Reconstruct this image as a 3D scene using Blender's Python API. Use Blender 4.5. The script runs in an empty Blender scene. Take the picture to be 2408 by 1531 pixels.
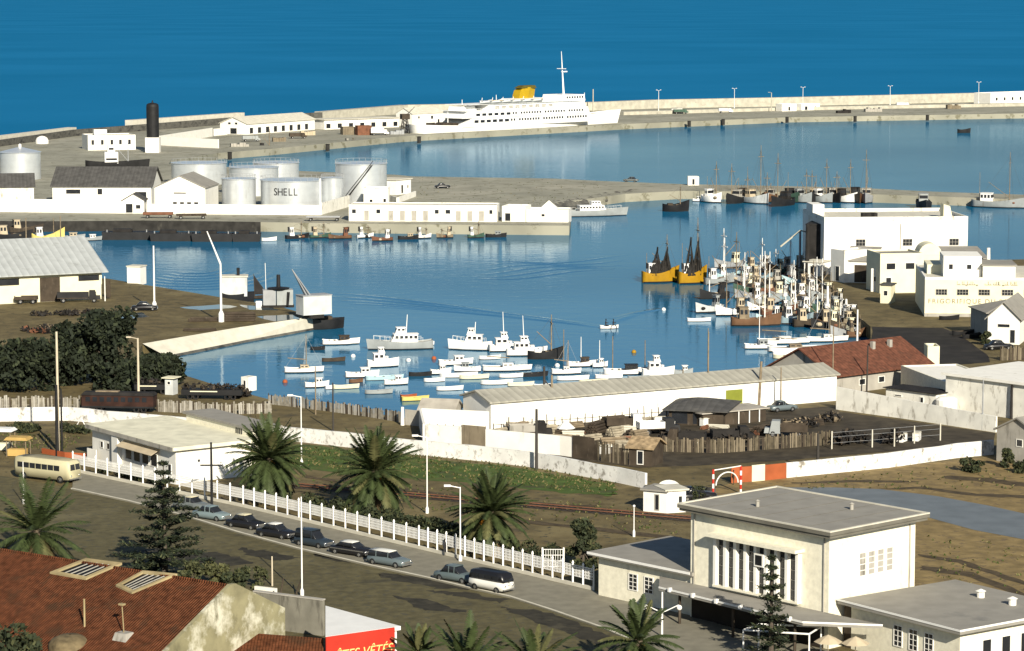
import bpy, math, random
from math import radians, sin, cos, tan, atan, atan2, pi, sqrt
from mathutils import Vector
SCN = bpy.context.scene
COL = SCN.collection
R = random.Random(7)

# ------------------------------------------------------------------ camera, sky, sun
IW, IH, FPX, CH = 2407.0, 1531.0, 6600.0, 60.0
PITCH = atan(785.0 / FPX)
WZ = -2.5                                   # water level; quays and land are at 0
cam_data = bpy.data.cameras.new('camera')
cam_data.sensor_width = 36.0
cam_data.lens = 36.0 * FPX / IW
cam_data.clip_start = 1.0
cam_data.clip_end = 200000.0
cam = bpy.data.objects.new('camera', cam_data)
COL.objects.link(cam)
cam.location = (0, 0, CH)
cam.rotation_euler = (pi / 2 - PITCH, 0, 0)
SCN.camera = cam

SUN_EL, SUN_AZ = radians(26), radians(163)  # azimuth clockwise from +Y
world = bpy.data.worlds.new('World')
SCN.world = world
world.use_nodes = True
wn = world.node_tree
sky = wn.nodes.new('ShaderNodeTexSky')
sky.sky_type = 'NISHITA'
sky.sun_disc = False
sky.sun_elevation = SUN_EL
sky.sun_rotation = SUN_AZ
sky.air_density = 1.0
sky.dust_density = 0.3
sky.ozone_density = 2.0
bgn = wn.nodes['Background']
wn.links.new(sky.outputs[0], bgn.inputs[0])
bgn.inputs[1].default_value = 0.05
sun_data = bpy.data.lights.new('sun', 'SUN')
sun_data.energy = 4.8
sun_data.angle = radians(0.5)
sun_data.color = (1.0, 0.92, 0.76)
sun = bpy.data.objects.new('sun', sun_data)
COL.objects.link(sun)
sv = Vector((sin(SUN_AZ) * cos(SUN_EL), cos(SUN_AZ) * cos(SUN_EL), sin(SUN_EL)))
sun.rotation_euler = sv.to_track_quat('Z', 'Y').to_euler()
sun.location = (100, -100, 200)
SCN.view_settings.view_transform = 'Standard'
SCN.view_settings.look = 'None'
SCN.view_settings.gamma = 1.0
SCN.view_settings.exposure = 0.62
SCN.cycles.max_bounces = 6
SCN.cycles.diffuse_bounces = 3
SCN.cycles.glossy_bounces = 3
SCN.cycles.caustics_reflective = False
SCN.cycles.caustics_refractive = False

# ------------------------------------------------------------------ where a point of the photograph lies in the place
FW = Vector((0, cos(PITCH), -sin(PITCH)))
UPV = Vector((0, sin(PITCH), cos(PITCH)))
def ray(px, py):
    return FW + Vector((1, 0, 0)) * ((px - IW / 2) / FPX) - UPV * ((py - IH / 2) / FPX)
def G(px, py, z=0.0):
    d = ray(px, py)
    t = (z - CH) / d.z
    return Vector((d.x * t, d.y * t, z))
def SC(px, py, z=0.0):
    p = G(px, py, z)
    return FPX / (p.y * cos(PITCH) + (CH - z) * sin(PITCH))
def HT(px, yb, yt, zb=0.0):
    p = G(px, yb, zb)
    d = ray(px, yt)
    return CH + d.z * p.y / d.y - zb
def frame(p0, p1, z=0.0):
    a, b = G(p0[0], p0[1], z), G(p1[0], p1[1], z)
    d = b - a
    return a, atan2(d.y, d.x), d.length

# ------------------------------------------------------------------ materials
MATS = {}
def mat(name, col, rough=0.85, var=0.14, scale=0.6, stain=None, sthr=0.62, sscale=(0.5, 0.5, 0.12), bump=0.0, bscale=6.0,
        spec=0.25, metal=0.0, col2=None, thr2=0.5, s2=0.15, fleck=None, fthr=0.62, fs=1.5, ribs=0.0):
    if name in MATS: return MATS[name]
    m = bpy.data.materials.new(name); m.use_nodes = True
    nt = m.node_tree; N = nt.nodes; K = nt.links
    b = N['Principled BSDF']
    b.inputs['Roughness'].default_value = rough
    b.inputs['Metallic'].default_value = metal
    b.inputs['Specular IOR Level'].default_value = spec
    g = N.new('ShaderNodeNewGeometry')
    n1 = N.new('ShaderNodeTexNoise'); n1.inputs['Scale'].default_value = scale; n1.inputs['Detail'].default_value = 6
    K.new(g.outputs['Position'], n1.inputs['Vector'])
    mr = N.new('ShaderNodeMapRange')
    mr.inputs[1].default_value = 0.3; mr.inputs[2].default_value = 0.7
    K.new(n1.outputs[0], mr.inputs[0])
    mx = N.new('ShaderNodeMix'); mx.data_type = 'RGBA'
    mx.inputs[6].default_value = tuple(max(0, c * (1 - var)) for c in col) + (1,)
    mx.inputs[7].default_value = tuple(min(1, c * (1 + var)) for c in col) + (1,)
    K.new(mr.outputs[0], mx.inputs[0])
    out = mx.outputs[2]
    def over(out, c, scl, thr, soft):
        mp = N.new('ShaderNodeMapping'); mp.inputs['Scale'].default_value = scl
        K.new(g.outputs['Position'], mp.inputs['Vector'])
        n = N.new('ShaderNodeTexNoise'); n.inputs['Scale'].default_value = 1.0; n.inputs['Detail'].default_value = 8
        n.inputs['Roughness'].default_value = 0.65
        K.new(mp.outputs[0], n.inputs['Vector'])
        r = N.new('ShaderNodeMapRange'); r.inputs[1].default_value = thr; r.inputs[2].default_value = thr + soft
        K.new(n.outputs[0], r.inputs[0])
        x = N.new('ShaderNodeMix'); x.data_type = 'RGBA'
        x.inputs[7].default_value = tuple(c) + (1,)
        K.new(r.outputs[0], x.inputs[0]); K.new(out, x.inputs[6])
        return x.outputs[2]
    if col2: out = over(out, col2, (s2, s2, s2), thr2, 0.12)
    if stain: out = over(out, stain, sscale, sthr, 0.15)
    if fleck: out = over(out, fleck, (fs, fs, fs), fthr, 0.06)
    if ribs:
        tc = N.new('ShaderNodeTexCoord'); w = N.new('ShaderNodeTexWave'); w.wave_type = 'BANDS'; w.bands_direction = 'X'; w.wave_profile = 'SAW'
        w.inputs['Scale'].default_value = ribs; w.inputs['Distortion'].default_value = 0.15
        K.new(tc.outputs['Object'], w.inputs['Vector'])
        r = N.new('ShaderNodeMapRange'); r.inputs[1].default_value = 0.0; r.inputs[2].default_value = 1.0; r.inputs[3].default_value = 0.80; r.inputs[4].default_value = 1.06
        K.new(w.outputs['Fac'], r.inputs[0])
        mm = N.new('ShaderNodeVectorMath'); mm.operation = 'SCALE'; K.new(out, mm.inputs[0]); K.new(r.outputs[0], mm.inputs['Scale']); out = mm.outputs[0]
    K.new(out, b.inputs['Base Color'])
    if bump:
        nb = N.new('ShaderNodeTexNoise'); nb.inputs['Scale'].default_value = bscale; nb.inputs['Detail'].default_value = 4
        K.new(g.outputs['Position'], nb.inputs['Vector'])
        bp = N.new('ShaderNodeBump'); bp.inputs['Strength'].default_value = 0.6; bp.inputs['Distance'].default_value = bump
        K.new(nb.outputs[0], bp.inputs['Height']); K.new(bp.outputs[0], b.inputs['Normal'])
    MATS[name] = m
    return m

WHITE = mat('whitewash', (0.80, 0.78, 0.72), stain=(0.42, 0.39, 0.31), sthr=0.61, var=0.05)
WHITE3 = mat('stained_whitewash', (0.80, 0.78, 0.72), col2=(0.60,0.57,0.50), thr2=0.55, s2=0.10, stain=(0.33,0.30,0.25), sthr=0.60, sscale=(0.45,0.45,0.10), var=0.05)
DEADF = mat('dead_frond', (0.13,0.09,0.045), var=0.3)
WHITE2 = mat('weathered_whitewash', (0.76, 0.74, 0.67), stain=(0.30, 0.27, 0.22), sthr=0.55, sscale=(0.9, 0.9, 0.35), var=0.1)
BLOTCH = mat('peeling_whitewash', (0.74, 0.73, 0.70), stain=(0.23, 0.21, 0.18), sthr=0.53, sscale=(1.1, 1.1, 0.9), var=0.1)
CREAM = mat('cream_render', (0.72, 0.68, 0.50), stain=(0.42, 0.38, 0.27), sthr=0.66, var=0.06)
CREAM2 = mat('cream_stucco', (0.78, 0.74, 0.60), stain=(0.5,0.46,0.36), sthr=0.64, sscale=(0.7,0.7,0.2), var=0.1, scale=2.0, bump=0.01)
GREYWALL = mat('grey_render', (0.36, 0.34, 0.30), stain=(0.12, 0.11, 0.09), sthr=0.55, sscale=(0.8, 0.8, 0.15), var=0.12)
DKPLANK = mat('dark_planks', (0.095, 0.078, 0.052), var=0.35, scale=1.5)
TANW = mat('tan_boards', (0.20, 0.165, 0.115), stain=(0.12, 0.1, 0.07), sthr=0.5, sscale=(2, 2, 0.2), var=0.15)
GRROOF = mat('grey_roof', (0.27, 0.255, 0.225), stain=(0.17, 0.165, 0.155), sthr=0.6, sscale=(0.25, 0.25, 0.25), var=0.1)
ASBEST = mat('corrugated_cement_roof', (0.40, 0.42, 0.42), stain=(0.27, 0.28, 0.27), sthr=0.55, sscale=(0.3, 0.3, 0.3), var=0.1, ribs=0.22)
DKROOF = mat('dark_roof', (0.085, 0.082, 0.078), var=0.25, stain=(0.16, 0.15, 0.13), sthr=0.62, sscale=(0.4, 0.4, 0.4), ribs=0.3)
BLACK = mat('black_paint', (0.014, 0.014, 0.015), var=0.3, rough=0.6)
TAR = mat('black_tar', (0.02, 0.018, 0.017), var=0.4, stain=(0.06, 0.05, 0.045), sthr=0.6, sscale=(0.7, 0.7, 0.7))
DKWOOD = mat('dark_wood', (0.055, 0.042, 0.03), var=0.35, stain=(0.11, 0.09, 0.07), sthr=0.58, sscale=(1.5, 1.5, 0.5))
WOOD = mat('weathered_wood', (0.21, 0.165, 0.11), var=0.3, scale=1.5)
LUMBER = mat('sawn_timber', (0.31, 0.27, 0.20), var=0.35, scale=1.3)
PANE = mat('dark_glass', (0.018, 0.02, 0.024), rough=0.25, var=0.3, spec=0.5)
STEEL = mat('grey_steel', (0.30, 0.31, 0.32), var=0.12, rough=0.5)
SILVER = mat('aluminium_paint', (0.68, 0.71, 0.73), var=0.06, rough=0.30, metal=0.55, stain=(0.36, 0.35, 0.32), sthr=0.62, sscale=(0.4, 0.4, 0.06))
WMETAL = mat('white_paint', (0.80, 0.79, 0.76), var=0.05, rough=0.5, stain=(0.55, 0.5, 0.42), sthr=0.68)
SHIPW = mat('ship_white', (0.82, 0.82, 0.80), var=0.03, rough=0.45)
OCHRE = mat('ochre_yellow_paint', (0.34, 0.185, 0.008), var=0.15, rough=0.55, stain=(0.3, 0.16, 0.02), sthr=0.6)
FUNNEL = mat('funnel_yellow', (0.40, 0.26, 0.010), var=0.08, rough=0.5)
RED = mat('red_paint', (0.48, 0.035, 0.02), var=0.12, rough=0.6)
RUST = mat('red_lead_paint', (0.33, 0.085, 0.03), var=0.15, rough=0.7)
RUST2 = mat('rusty_brown', (0.16, 0.07, 0.04), var=0.3, rough=0.8)
GREEN = mat('olive_green_paint', (0.20, 0.22, 0.03), var=0.15, rough=0.7)
GRHULL = mat('grey_hull_paint', (0.30, 0.32, 0.32), var=0.12, rough=0.6, stain=(0.18, 0.15, 0.12), sthr=0.6)
BLUEGR = mat('blue_grey_paint', (0.22, 0.30, 0.34), var=0.1, rough=0.5)
PALEBL = mat('pale_blue_paint', (0.40, 0.56, 0.60), var=0.08, rough=0.5)
BROWNH = mat('brown_varnish', (0.14, 0.075, 0.04), var=0.25, rough=0.6)
GREENH = mat('dark_green_paint', (0.045, 0.09, 0.065), var=0.2, rough=0.6)
DECK = mat('deck_planking', (0.33, 0.28, 0.20), var=0.2, scale=2.0)
CANVAS = mat('tan_canvas', (0.48, 0.40, 0.28), var=0.12)
NET = mat('black_net', (0.02, 0.018, 0.016), var=0.5, scale=3.0, bump=0.1)
STONE = mat('mole_stone', (0.42, 0.40, 0.33), var=0.18, scale=0.4, stain=(0.18, 0.17, 0.15), sthr=0.6, sscale=(0.25, 0.25, 0.5))
STONED = mat('dark_wet_stone', (0.10, 0.097, 0.085), var=0.25, stain=(0.03, 0.03, 0.03), sthr=0.5, sscale=(0.3, 0.3, 0.5))
CONC = mat('pale_concrete', (0.58, 0.55, 0.46), var=0.12, stain=(0.33, 0.31, 0.26), sthr=0.62, sscale=(0.3, 0.3, 0.3))
PILES = mat('dark_pile_wall', (0.03, 0.028, 0.025), var=0.4, stain=(0.09, 0.085, 0.07), sthr=0.6, sscale=(0.5, 0.5, 0.2))
TRUNK = mat('palm_trunk_bark', (0.11, 0.085, 0.06), var=0.3, scale=4.0)
BARK = mat('bark', (0.08, 0.065, 0.05), var=0.3, scale=4.0)
FROND = mat('palm_frond', (0.042, 0.058, 0.020), var=0.35, scale=2.0, rough=0.6)
FROND2 = mat('palm_frond_dry', (0.095, 0.095, 0.038), var=0.3, scale=2.0, rough=0.7)
LEAFD = mat('black_green_leaf', (0.016, 0.022, 0.012), var=0.4, scale=1.0, rough=0.8)
LEAF = mat('dark_leaf', (0.028, 0.036, 0.017), var=0.45, scale=1.0, rough=0.8)
LEAF2 = mat('olive_leaf', (0.062, 0.066, 0.028), var=0.4, scale=1.0, rough=0.8)
PINE = mat('pine_needles', (0.024, 0.034, 0.018), var=0.4, scale=1.5, rough=0.8)
PINE2 = mat('pale_pine_tips', (0.085, 0.095, 0.045), var=0.3, scale=1.5, rough=0.8)
DATES = mat('orange_dates', (0.50, 0.20, 0.02), var=0.2, scale=5.0)
TYRE = mat('tyre_rubber', (0.015, 0.015, 0.015), var=0.2)
CHROME = mat('chrome', (0.6, 0.6, 0.6), metal=0.9, rough=0.25, var=0.05)
SKIN = mat('skin', (0.30, 0.18, 0.12), var=0.05)
CLOTH = mat('dark_clothing', (0.03, 0.03, 0.035), var=0.2)
CAR = {}
for _n, _c in dict(black=(0.012, 0.012, 0.014), navy=(0.025, 0.035, 0.045), slate=(0.10, 0.13, 0.135), pale=(0.17, 0.22, 0.23),
                   steel=(0.115, 0.145, 0.155), white=(0.74, 0.73, 0.68), cream=(0.60, 0.55, 0.38), grey=(0.13, 0.145, 0.145)).items():
    CAR[_n] = mat('car_paint_' + _n, _c, rough=0.3, var=0.03, spec=0.5)

# ------------------------------------------------------------------ mesh building
class MB:
    def __init__(s): s.v = []; s.f = []; s.m = []
    def add(s, vs, fs, m=0):
        o = len(s.v); s.v.extend(tuple(v) for v in vs)
        for f in fs: s.f.append(tuple(i + o for i in f)); s.m.append(m)
    def box(s, x0, x1, y0, y1, z0, z1, m=0):
        s.add([(x0,y0,z0),(x1,y0,z0),(x1,y1,z0),(x0,y1,z0),(x0,y0,z1),(x1,y0,z1),(x1,y1,z1),(x0,y1,z1)],
              [(0,3,2,1),(4,5,6,7),(0,1,5,4),(1,2,6,5),(2,3,7,6),(3,0,4,7)], m)
        return s
    def taper(s, x0, x1, y0, y1, z0, z1, dx0, dx1, dy0, dy1, m=0):     # a box whose top is drawn in
        s.add([(x0,y0,z0),(x1,y0,z0),(x1,y1,z0),(x0,y1,z0),(x0+dx0,y0+dy0,z1),(x1-dx1,y0+dy0,z1),(x1-dx1,y1-dy1,z1),(x0+dx0,y1-dy1,z1)],
              [(0,3,2,1),(4,5,6,7),(0,1,5,4),(1,2,6,5),(2,3,7,6),(3,0,4,7)], m)
        return s
    def prism(s, pts, z0, z1, m=0):
        n = len(pts); a = sum(pts[i][0]*pts[(i+1)%n][1]-pts[(i+1)%n][0]*pts[i][1] for i in range(n))
        if a < 0: pts = pts[::-1]
        s.add([(p[0],p[1],z0) for p in pts]+[(p[0],p[1],z1) for p in pts],
              [tuple(range(n))[::-1], tuple(range(n,2*n))]+[(i,(i+1)%n,n+(i+1)%n,n+i) for i in range(n)], m)
        return s
    def extr(s, pts, d, m=0):              # a flat outline (3-D points) given a thickness vector
        n = len(pts); d = Vector(d)
        s.add([Vector(p) for p in pts]+[Vector(p)+d for p in pts],
              [tuple(range(n)), tuple(range(n,2*n))[::-1]]+[((i+1)%n,i,n+i,n+(i+1)%n) for i in range(n)], m)
        return s
    def tube(s, p, q, r0, r1=None, n=6, m=0):
        p, q = Vector(p), Vector(q); r1 = r0 if r1 is None else r1
        d = (q - p)
        if d.length < 1e-6: return s
        d.normalize()
        u = d.orthogonal().normalized(); w = d.cross(u)
        vs = []
        for c, r in ((p, r0), (q, r1)):
            for i in range(n):
                a = 2*pi*i/n; vs.append(c + (u*cos(a) + w*sin(a))*r)
        s.add(vs, [(i,(i+1)%n,n+(i+1)%n,n+i) for i in range(n)]+[tuple(range(n))[::-1], tuple(range(n,2*n))], m)
        return s
    def lathe(s, prof, n=24, c=(0,0,0), m=0, a0=0.0, a1=2*pi):
        full = abs(a1-a0-2*pi) < 1e-6
        k = n if full else n+1
        vs = []
        for r, z in prof:
            for i in range(k):
                a = a0+(a1-a0)*i/n; vs.append((c[0]+r*cos(a), c[1]+r*sin(a), c[2]+z))
        fs = []
        for j in range(len(prof)-1):
            for i in range(n):
                i2 = (i+1) % k
                fs.append((j*k+i, j*k+i2, (j+1)*k+i2, (j+1)*k+i))
        s.add(vs, fs, m)
        return s
    def ball(s, c, r, n=8, m=0, sq=(1,1,1)):
        prof = [(max(1e-3, r*sin(pi*i/n)), -r*cos(pi*i/n)) for i in range(n+1)]
        o = len(s.v); s.lathe(prof, n+2, (0,0,0), m)
        for i in range(o, len(s.v)):
            v = s.v[i]; s.v[i] = (v[0]*sq[0]+c[0], v[1]*sq[1]+c[1], v[2]*sq[2]+c[2])
        return s
    def loft(s, rings, m=0, close=True, caps=True):
        n = len(rings[0]); vs = [p for r in rings for p in r]; fs = []
        for j in range(len(rings)-1):
            for i in range(n if close else n-1):
                i2 = (i+1) % n
                fs.append((j*n+i, j*n+i2, (j+1)*n+i2, (j+1)*n+i))
        if caps and close:
            fs.append(tuple(range(n))[::-1]); fs.append(tuple(range((len(rings)-1)*n, len(rings)*n)))
        s.add(vs, fs, m)
        return s
    def build(s, name, mats, parent=None, smooth=False, loc=None, rot=None, fix=True):
        me = bpy.data.meshes.new(name)
        me.from_pydata(s.v, [], s.f)
        if not isinstance(mats, (list, tuple)): mats = [mats]
        for m in mats: me.materials.append(m)
        if any(s.m): me.polygons.foreach_set('material_index', s.m)
        if smooth: me.polygons.foreach_set('use_smooth', [True]*len(me.polygons))
        me.update()
        o = bpy.data.objects.new(name, me)
        COL.objects.link(o)
        if parent: o.parent = parent
        if loc is not None: o.location = loc
        if rot is not None: o.rotation_euler = (0, 0, rot)
        return o

def tag(o, label=None, cat=None, group=None, kind=None):
    if label: o['label'] = label
    if cat: o['category'] = cat
    if group: o['group'] = group
    if kind: o['kind'] = kind
    return o
def thing(name, label, cat, loc=(0,0,0), rot=0.0, group=None):
    o = bpy.data.objects.new(name, None)
    o.empty_display_size = 0.5
    COL.objects.link(o)
    o.location = loc; o.rotation_euler = (0, 0, rot)
    return tag(o, label, cat, group)
def inst(src, parent, loc=(0,0,0), rot=None):
    c = src.copy(); COL.objects.link(c); c.parent = parent; c.location = loc
    if rot is not None: c.rotation_euler = rot
    return c
def structure(mb, name, m): return tag(mb.build(name, m), kind='structure')
def text(body, size, m, parent, loc, rot=(pi/2, 0, 0), name='lettering', ext=0.03, shear=0.0, spacing=1.0, align='LEFT', sx=1.0):
    c = bpy.data.curves.new(name, 'FONT')
    c.body = body; c.size = size; c.extrude = ext; c.shear = shear; c.space_character = spacing; c.align_x = align
    c.materials.append(m)
    t = bpy.data.objects.new(name, c); COL.objects.link(t)
    me = bpy.data.meshes.new_from_object(t.evaluated_get(bpy.context.evaluated_depsgraph_get()))
    bpy.data.objects.remove(t); bpy.data.curves.remove(c)
    if not me.materials: me.materials.append(m)
    o = bpy.data.objects.new(name, me); COL.objects.link(o)
    o.parent = parent; o.location = loc; o.rotation_euler = rot; o.scale = (sx, 1, 1)
    return o

# ------------------------------------------------------------------ water, land, paving
def water(name, c1, c2, gloss, rough, w1, w2, bdist):
    m = bpy.data.materials.new(name); m.use_nodes = True
    nt = m.node_tree; N = nt.nodes; K = nt.links
    N.remove(N['Principled BSDF'])
    g = N.new('ShaderNodeNewGeometry')
    n0 = N.new('ShaderNodeTexNoise'); n0.inputs['Scale'].default_value = 0.0035; n0.inputs['Detail'].default_value = 7
    K.new(g.outputs['Position'], n0.inputs['Vector'])
    mr = N.new('ShaderNodeMapRange'); mr.inputs[1].default_value = 0.38; mr.inputs[2].default_value = 0.64
    K.new(n0.outputs[0], mr.inputs[0])
    mx = N.new('ShaderNodeMix'); mx.data_type = 'RGBA'
    mx.inputs[6].default_value = c1 + (1,); mx.inputs[7].default_value = c2 + (1,)
    K.new(mr.outputs[0], mx.inputs[0])
    df = N.new('ShaderNodeBsdfDiffuse'); K.new(mx.outputs[2], df.inputs[0])
    gl = N.new('ShaderNodeBsdfGlossy'); gl.inputs['Roughness'].default_value = rough
    gl.inputs[0].default_value = (0.74, 0.89, 1.0, 1)
    hs = []
    for sc_, wt in ((w1, 1.0), (w2, 0.35)):
        mp = N.new('ShaderNodeMapping'); mp.inputs['Scale'].default_value = (sc_, sc_ * 1.6, sc_)
        K.new(g.outputs['Position'], mp.inputs['Vector'])
        n = N.new('ShaderNodeTexNoise'); n.inputs['Scale'].default_value = 1.0; n.inputs['Detail'].default_value = 3
        K.new(mp.outputs[0], n.inputs['Vector'])
        mu = N.new('ShaderNodeMath'); mu.operation = 'MULTIPLY'; mu.inputs[1].default_value = wt
        K.new(n.outputs[0], mu.inputs[0]); hs.append(mu.outputs[0])
    ad = N.new('ShaderNodeMath'); K.new(hs[0], ad.inputs[0]); K.new(hs[1], ad.inputs[1])
    bp = N.new('ShaderNodeBump'); bp.inputs['Strength'].default_value = 1.0; bp.inputs['Distance'].default_value = bdist
    K.new(ad.outputs[0], bp.inputs['Height'])
    K.new(bp.outputs[0], gl.inputs['Normal']); K.new(bp.outputs[0], df.inputs['Normal'])
    ms = N.new('ShaderNodeMixShader')
    mg = N.new('ShaderNodeMapRange'); mg.inputs[1].default_value = 0.3; mg.inputs[2].default_value = 0.7
    mg.inputs[3].default_value = gloss * 0.75; mg.inputs[4].default_value = gloss * 1.2
    K.new(n0.outputs[0], mg.inputs[0]); K.new(mg.outputs[0], ms.inputs[0])
    K.new(df.outputs[0], ms.inputs[1]); K.new(gl.outputs[0], ms.inputs[2])
    K.new(ms.outputs[0], N['Material Output'].inputs[0])
    if bdist > 0.2: nt.links.remove(df.inputs['Normal'].links[0])
    return m, bp
SEA, _ = water('open_sea', (0.003, 0.136, 0.30), (0.003, 0.152, 0.335), 0.05, 0.35, 0.09, 0.4, 0.5)
HARB, _ = water('harbour_water_surface', (0.004, 0.092, 0.195), (0.010, 0.128, 0.245), 0.36, 0.06, 0.22, 0.9, 0.055)
def gp(pts, z=0.0): return [tuple(G(x, y, z))[:2] for x, y in pts]
mb = MB(); mb.add([(-37000,-240,WZ),(37000,-240,WZ),(37000,69000,WZ),(-37000,69000,WZ)], [(0,1,2,3)])
structure(mb, 'sea', SEA)
mb = MB(); mb.add([tuple(G(x,y,WZ+0.02)) for x,y in ((-500,600),(300,1100),(2900,1100),(3000,262),(2407,252),(1850,262),(1400,275),(700,300),(400,380))],
                  [(0,1,2,3,4,5,6,7,8)])
structure(mb, 'harbour_water', HARB)

GROUND = mat('bare_ground', (0.126, 0.098, 0.044), var=0.35, scale=0.35, col2=(0.185, 0.148, 0.070), thr2=0.52, s2=0.07,
             stain=(0.055, 0.046, 0.033), sthr=0.60, sscale=(0.09, 0.16, 0.1), bump=0.08, bscale=1.6, fleck=(0.06,0.052,0.032), fthr=0.57, fs=0.9)
ASPH = mat('old_asphalt', (0.100, 0.086, 0.042), var=0.28, scale=0.9, col2=(0.140, 0.122, 0.064), thr2=0.54, s2=0.09,
           stain=(0.035, 0.034, 0.026), sthr=0.58, sscale=(0.085, 0.20, 0.1), fleck=(0.075,0.07,0.048), fthr=0.56, fs=1.3, bump=0.03, bscale=2.5)
PAVE = mat('pavement_slabs', (0.215, 0.20, 0.155), var=0.14, scale=0.8, stain=(0.16, 0.15, 0.12), sthr=0.62, sscale=(0.3, 0.3, 0.3))
MOLEG = mat('mole_ground', (0.29, 0.28, 0.22), var=0.2, scale=0.06, col2=(0.36, 0.34, 0.27), thr2=0.52, s2=0.025,
            stain=(0.15, 0.142, 0.10), sthr=0.58, sscale=(0.03, 0.06, 0.1), fleck=(0.17,0.16,0.11), fthr=0.56, fs=0.25)
SAND = mat('sandy_yard', (0.225, 0.163, 0.070), var=0.3, scale=0.5, col2=(0.15, 0.108, 0.05), thr2=0.58, s2=0.08,
           stain=(0.10, 0.075, 0.04), sthr=0.6, sscale=(0.05, 0.22, 0.1), fleck=(0.15,0.11,0.06), fthr=0.55, fs=0.8)
YARD = mat('scrap_yard_soil', (0.052, 0.042, 0.028), var=0.4, scale=0.5, col2=(0.095, 0.078, 0.052), thr2=0.56, s2=0.2)
ROADB = mat('wet_tarmac', (0.145, 0.165, 0.18), var=0.12, scale=0.4, rough=0.6)
GRASSM = mat('rough_grass', (0.060, 0.096, 0.018), var=0.35, scale=0.5, col2=(0.105, 0.105, 0.030), thr2=0.53, s2=0.22, stain=(0.055, 0.045, 0.025), sthr=0.55, sscale=(0.08, 0.3, 0.1))
DARKSLIP = mat('near_black_slipway', (0.022, 0.019, 0.016), var=0.5, scale=0.3, stain=(0.05, 0.042, 0.034), sthr=0.62, sscale=(0.15, 0.15, 0.1))
PUD = mat('puddle', (0.05, 0.08, 0.10), rough=0.08, var=0.1, spec=0.6)

mb = MB()
land = [(-500,640),(120,650),(252,655),(330,668),(440,686),(560,706),(640,716),(738,744),(560,770),(335,808),(322,835),(370,860),(420,878),(490,900),(560,920),
        (640,941),(700,953),(800,963),(880,972),(960,984),(1090,984),(1120,986),(1142,984),(1500,950),(1850,915),(1990,850),(2035,826),(2047,806),(2046,768),
        (2010,737),(1975,692),(1930,656),(1873,621),(1872,600),(2285,590),(2300,612),(2600,606),(3100,600),(3300,2000),(-900,2000)]
mb.prism(gp(land), -7, 0)
structure(mb, 'ground', [GROUND])
mb = MB()
molepts = [(-600,516),(100,521),(330,519),(520,521),(830,526),(1000,528),(1338,531),(1342,506),(1288,491),(1300,479),(1470,456),(1600,449),(1900,452),(2200,462),
           (2407,470),(2900,484),(2900,470),(2407,458),(2200,451),(2000,441),(1600,433),(1400,425),(1300,420),(970,415),(930,411),(700,402),(560,394),(396,386),(402,378),
           (513,360),(640,350),(772,337),(938,321),(1000,317),(1466,292),(1857,276),(2403,267),(2900,258),(2900,232),(2407,237),(1850,249),(1550,254),(1400,259),
           (960,266),(750,281),(575,289),(180,319),(0,344),(-600,420)]
mb.prism(gp(molepts), -8, 0)
structure(mb, 'harbour_mole', MOLEG)
def proj(P):
    d = Vector(P)-Vector((0,0,CH)); w = d.dot(FW)
    return (IW/2+FPX*d.x/w, IH/2-FPX*d.dot(UPV)/w)
def sheet(name, pts, m, z, th=0.0, thing_kind='structure'):
    mb = MB()
    if th: mb.prism(gp(pts, z + th), z, z + th)
    else: mb.add([tuple(G(x, y, z)) for x, y in pts], [tuple(range(len(pts)))[::-1]])
    return tag(mb.build(name, m), kind=thing_kind)
def ragged(pts, amp, n=5, seed=1):
    r = random.Random(seed); out = []
    for i, p in enumerate(pts):
        q = pts[(i + 1) % len(pts)]
        for k in range(n):
            t = k / n
            out.append((p[0]+(q[0]-p[0])*t + r.uniform(-amp, amp)*2, p[1]+(q[1]-p[1])*t + r.uniform(-amp, amp)*0.5))
    return out
KERB = [(-200,1085),(60,1128),(170,1150),(300,1178),(430,1212),(560,1252),(700,1290),(870,1330),(1000,1358),(1100,1382),(1200,1404),(1300,1436),(1420,1478),(1500,1512),(1580,1560)]
FENCE = [(172,1108),(572,1192),(985,1290),(1395,1388)]
sheet('street', [(-400,1060)] + KERB + [(1700,1620),(1800,2000),(-900,2000)], ASPH, 0.02)
sheet('pavement', KERB[2:] + [(1660,1640),(2300,1640),(2080,1560),(1700,1470),(1560,1425),(1420,1398)] + FENCE[::-1], PAVE, 0.005, 0.13)
mb = MB(); kg = [G(x, y, 0) for x, y in KERB[2:-1]]
for i in range(len(kg)-1):
    d = (kg[i+1]-kg[i]).normalized(); n = Vector((-d.y,d.x,0))*-0.22; up = Vector((0,0,0.17))
    mb.add([kg[i],kg[i+1],kg[i+1]+n,kg[i]+n,kg[i]+up,kg[i+1]+up,kg[i+1]+n+up,kg[i]+n+up], [(4,7,6,5),(0,1,5,4),(1,2,6,5),(2,3,7,6),(3,0,4,7)])
structure(mb, 'kerb', CONC)
sheet('lawn', ragged([(560,1036),(720,1046),(916,1068),(1155,1093),(1264,1107),(1440,1140),(1452,1162),(1420,1166),(1300,1156),(1150,1140),(950,1124),(760,1108),(600,1085)], 4, 6, 3), GRASSM, 0.02)
sheet('sandy_yard', [(1625,1165),(1720,1136),(1850,1122),(2090,1099),(2320,1074),(2900,1100),(2900,1500),(2160,1480),(1900,1400),(1625,1220)], SAND, 0.02)
sheet('harbour_road', [(1840,1146),(1960,1146),(2070,1150),(2200,1166),(2320,1188),(2420,1210),(2700,1290),(2700,1372),(2407,1268),(2290,1246),(2165,1212),(2040,1186),(1920,1166)], ROADB, 0.04)
sheet('scrap_yard', [(1150,1045),(1160,1004),(1500,985),(1960,955),(1975,968),(2340,1018),(2335,1040),(1854,1082),(1640,1095),(1500,1100),(1345,1080)], YARD, 0.015)
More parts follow.
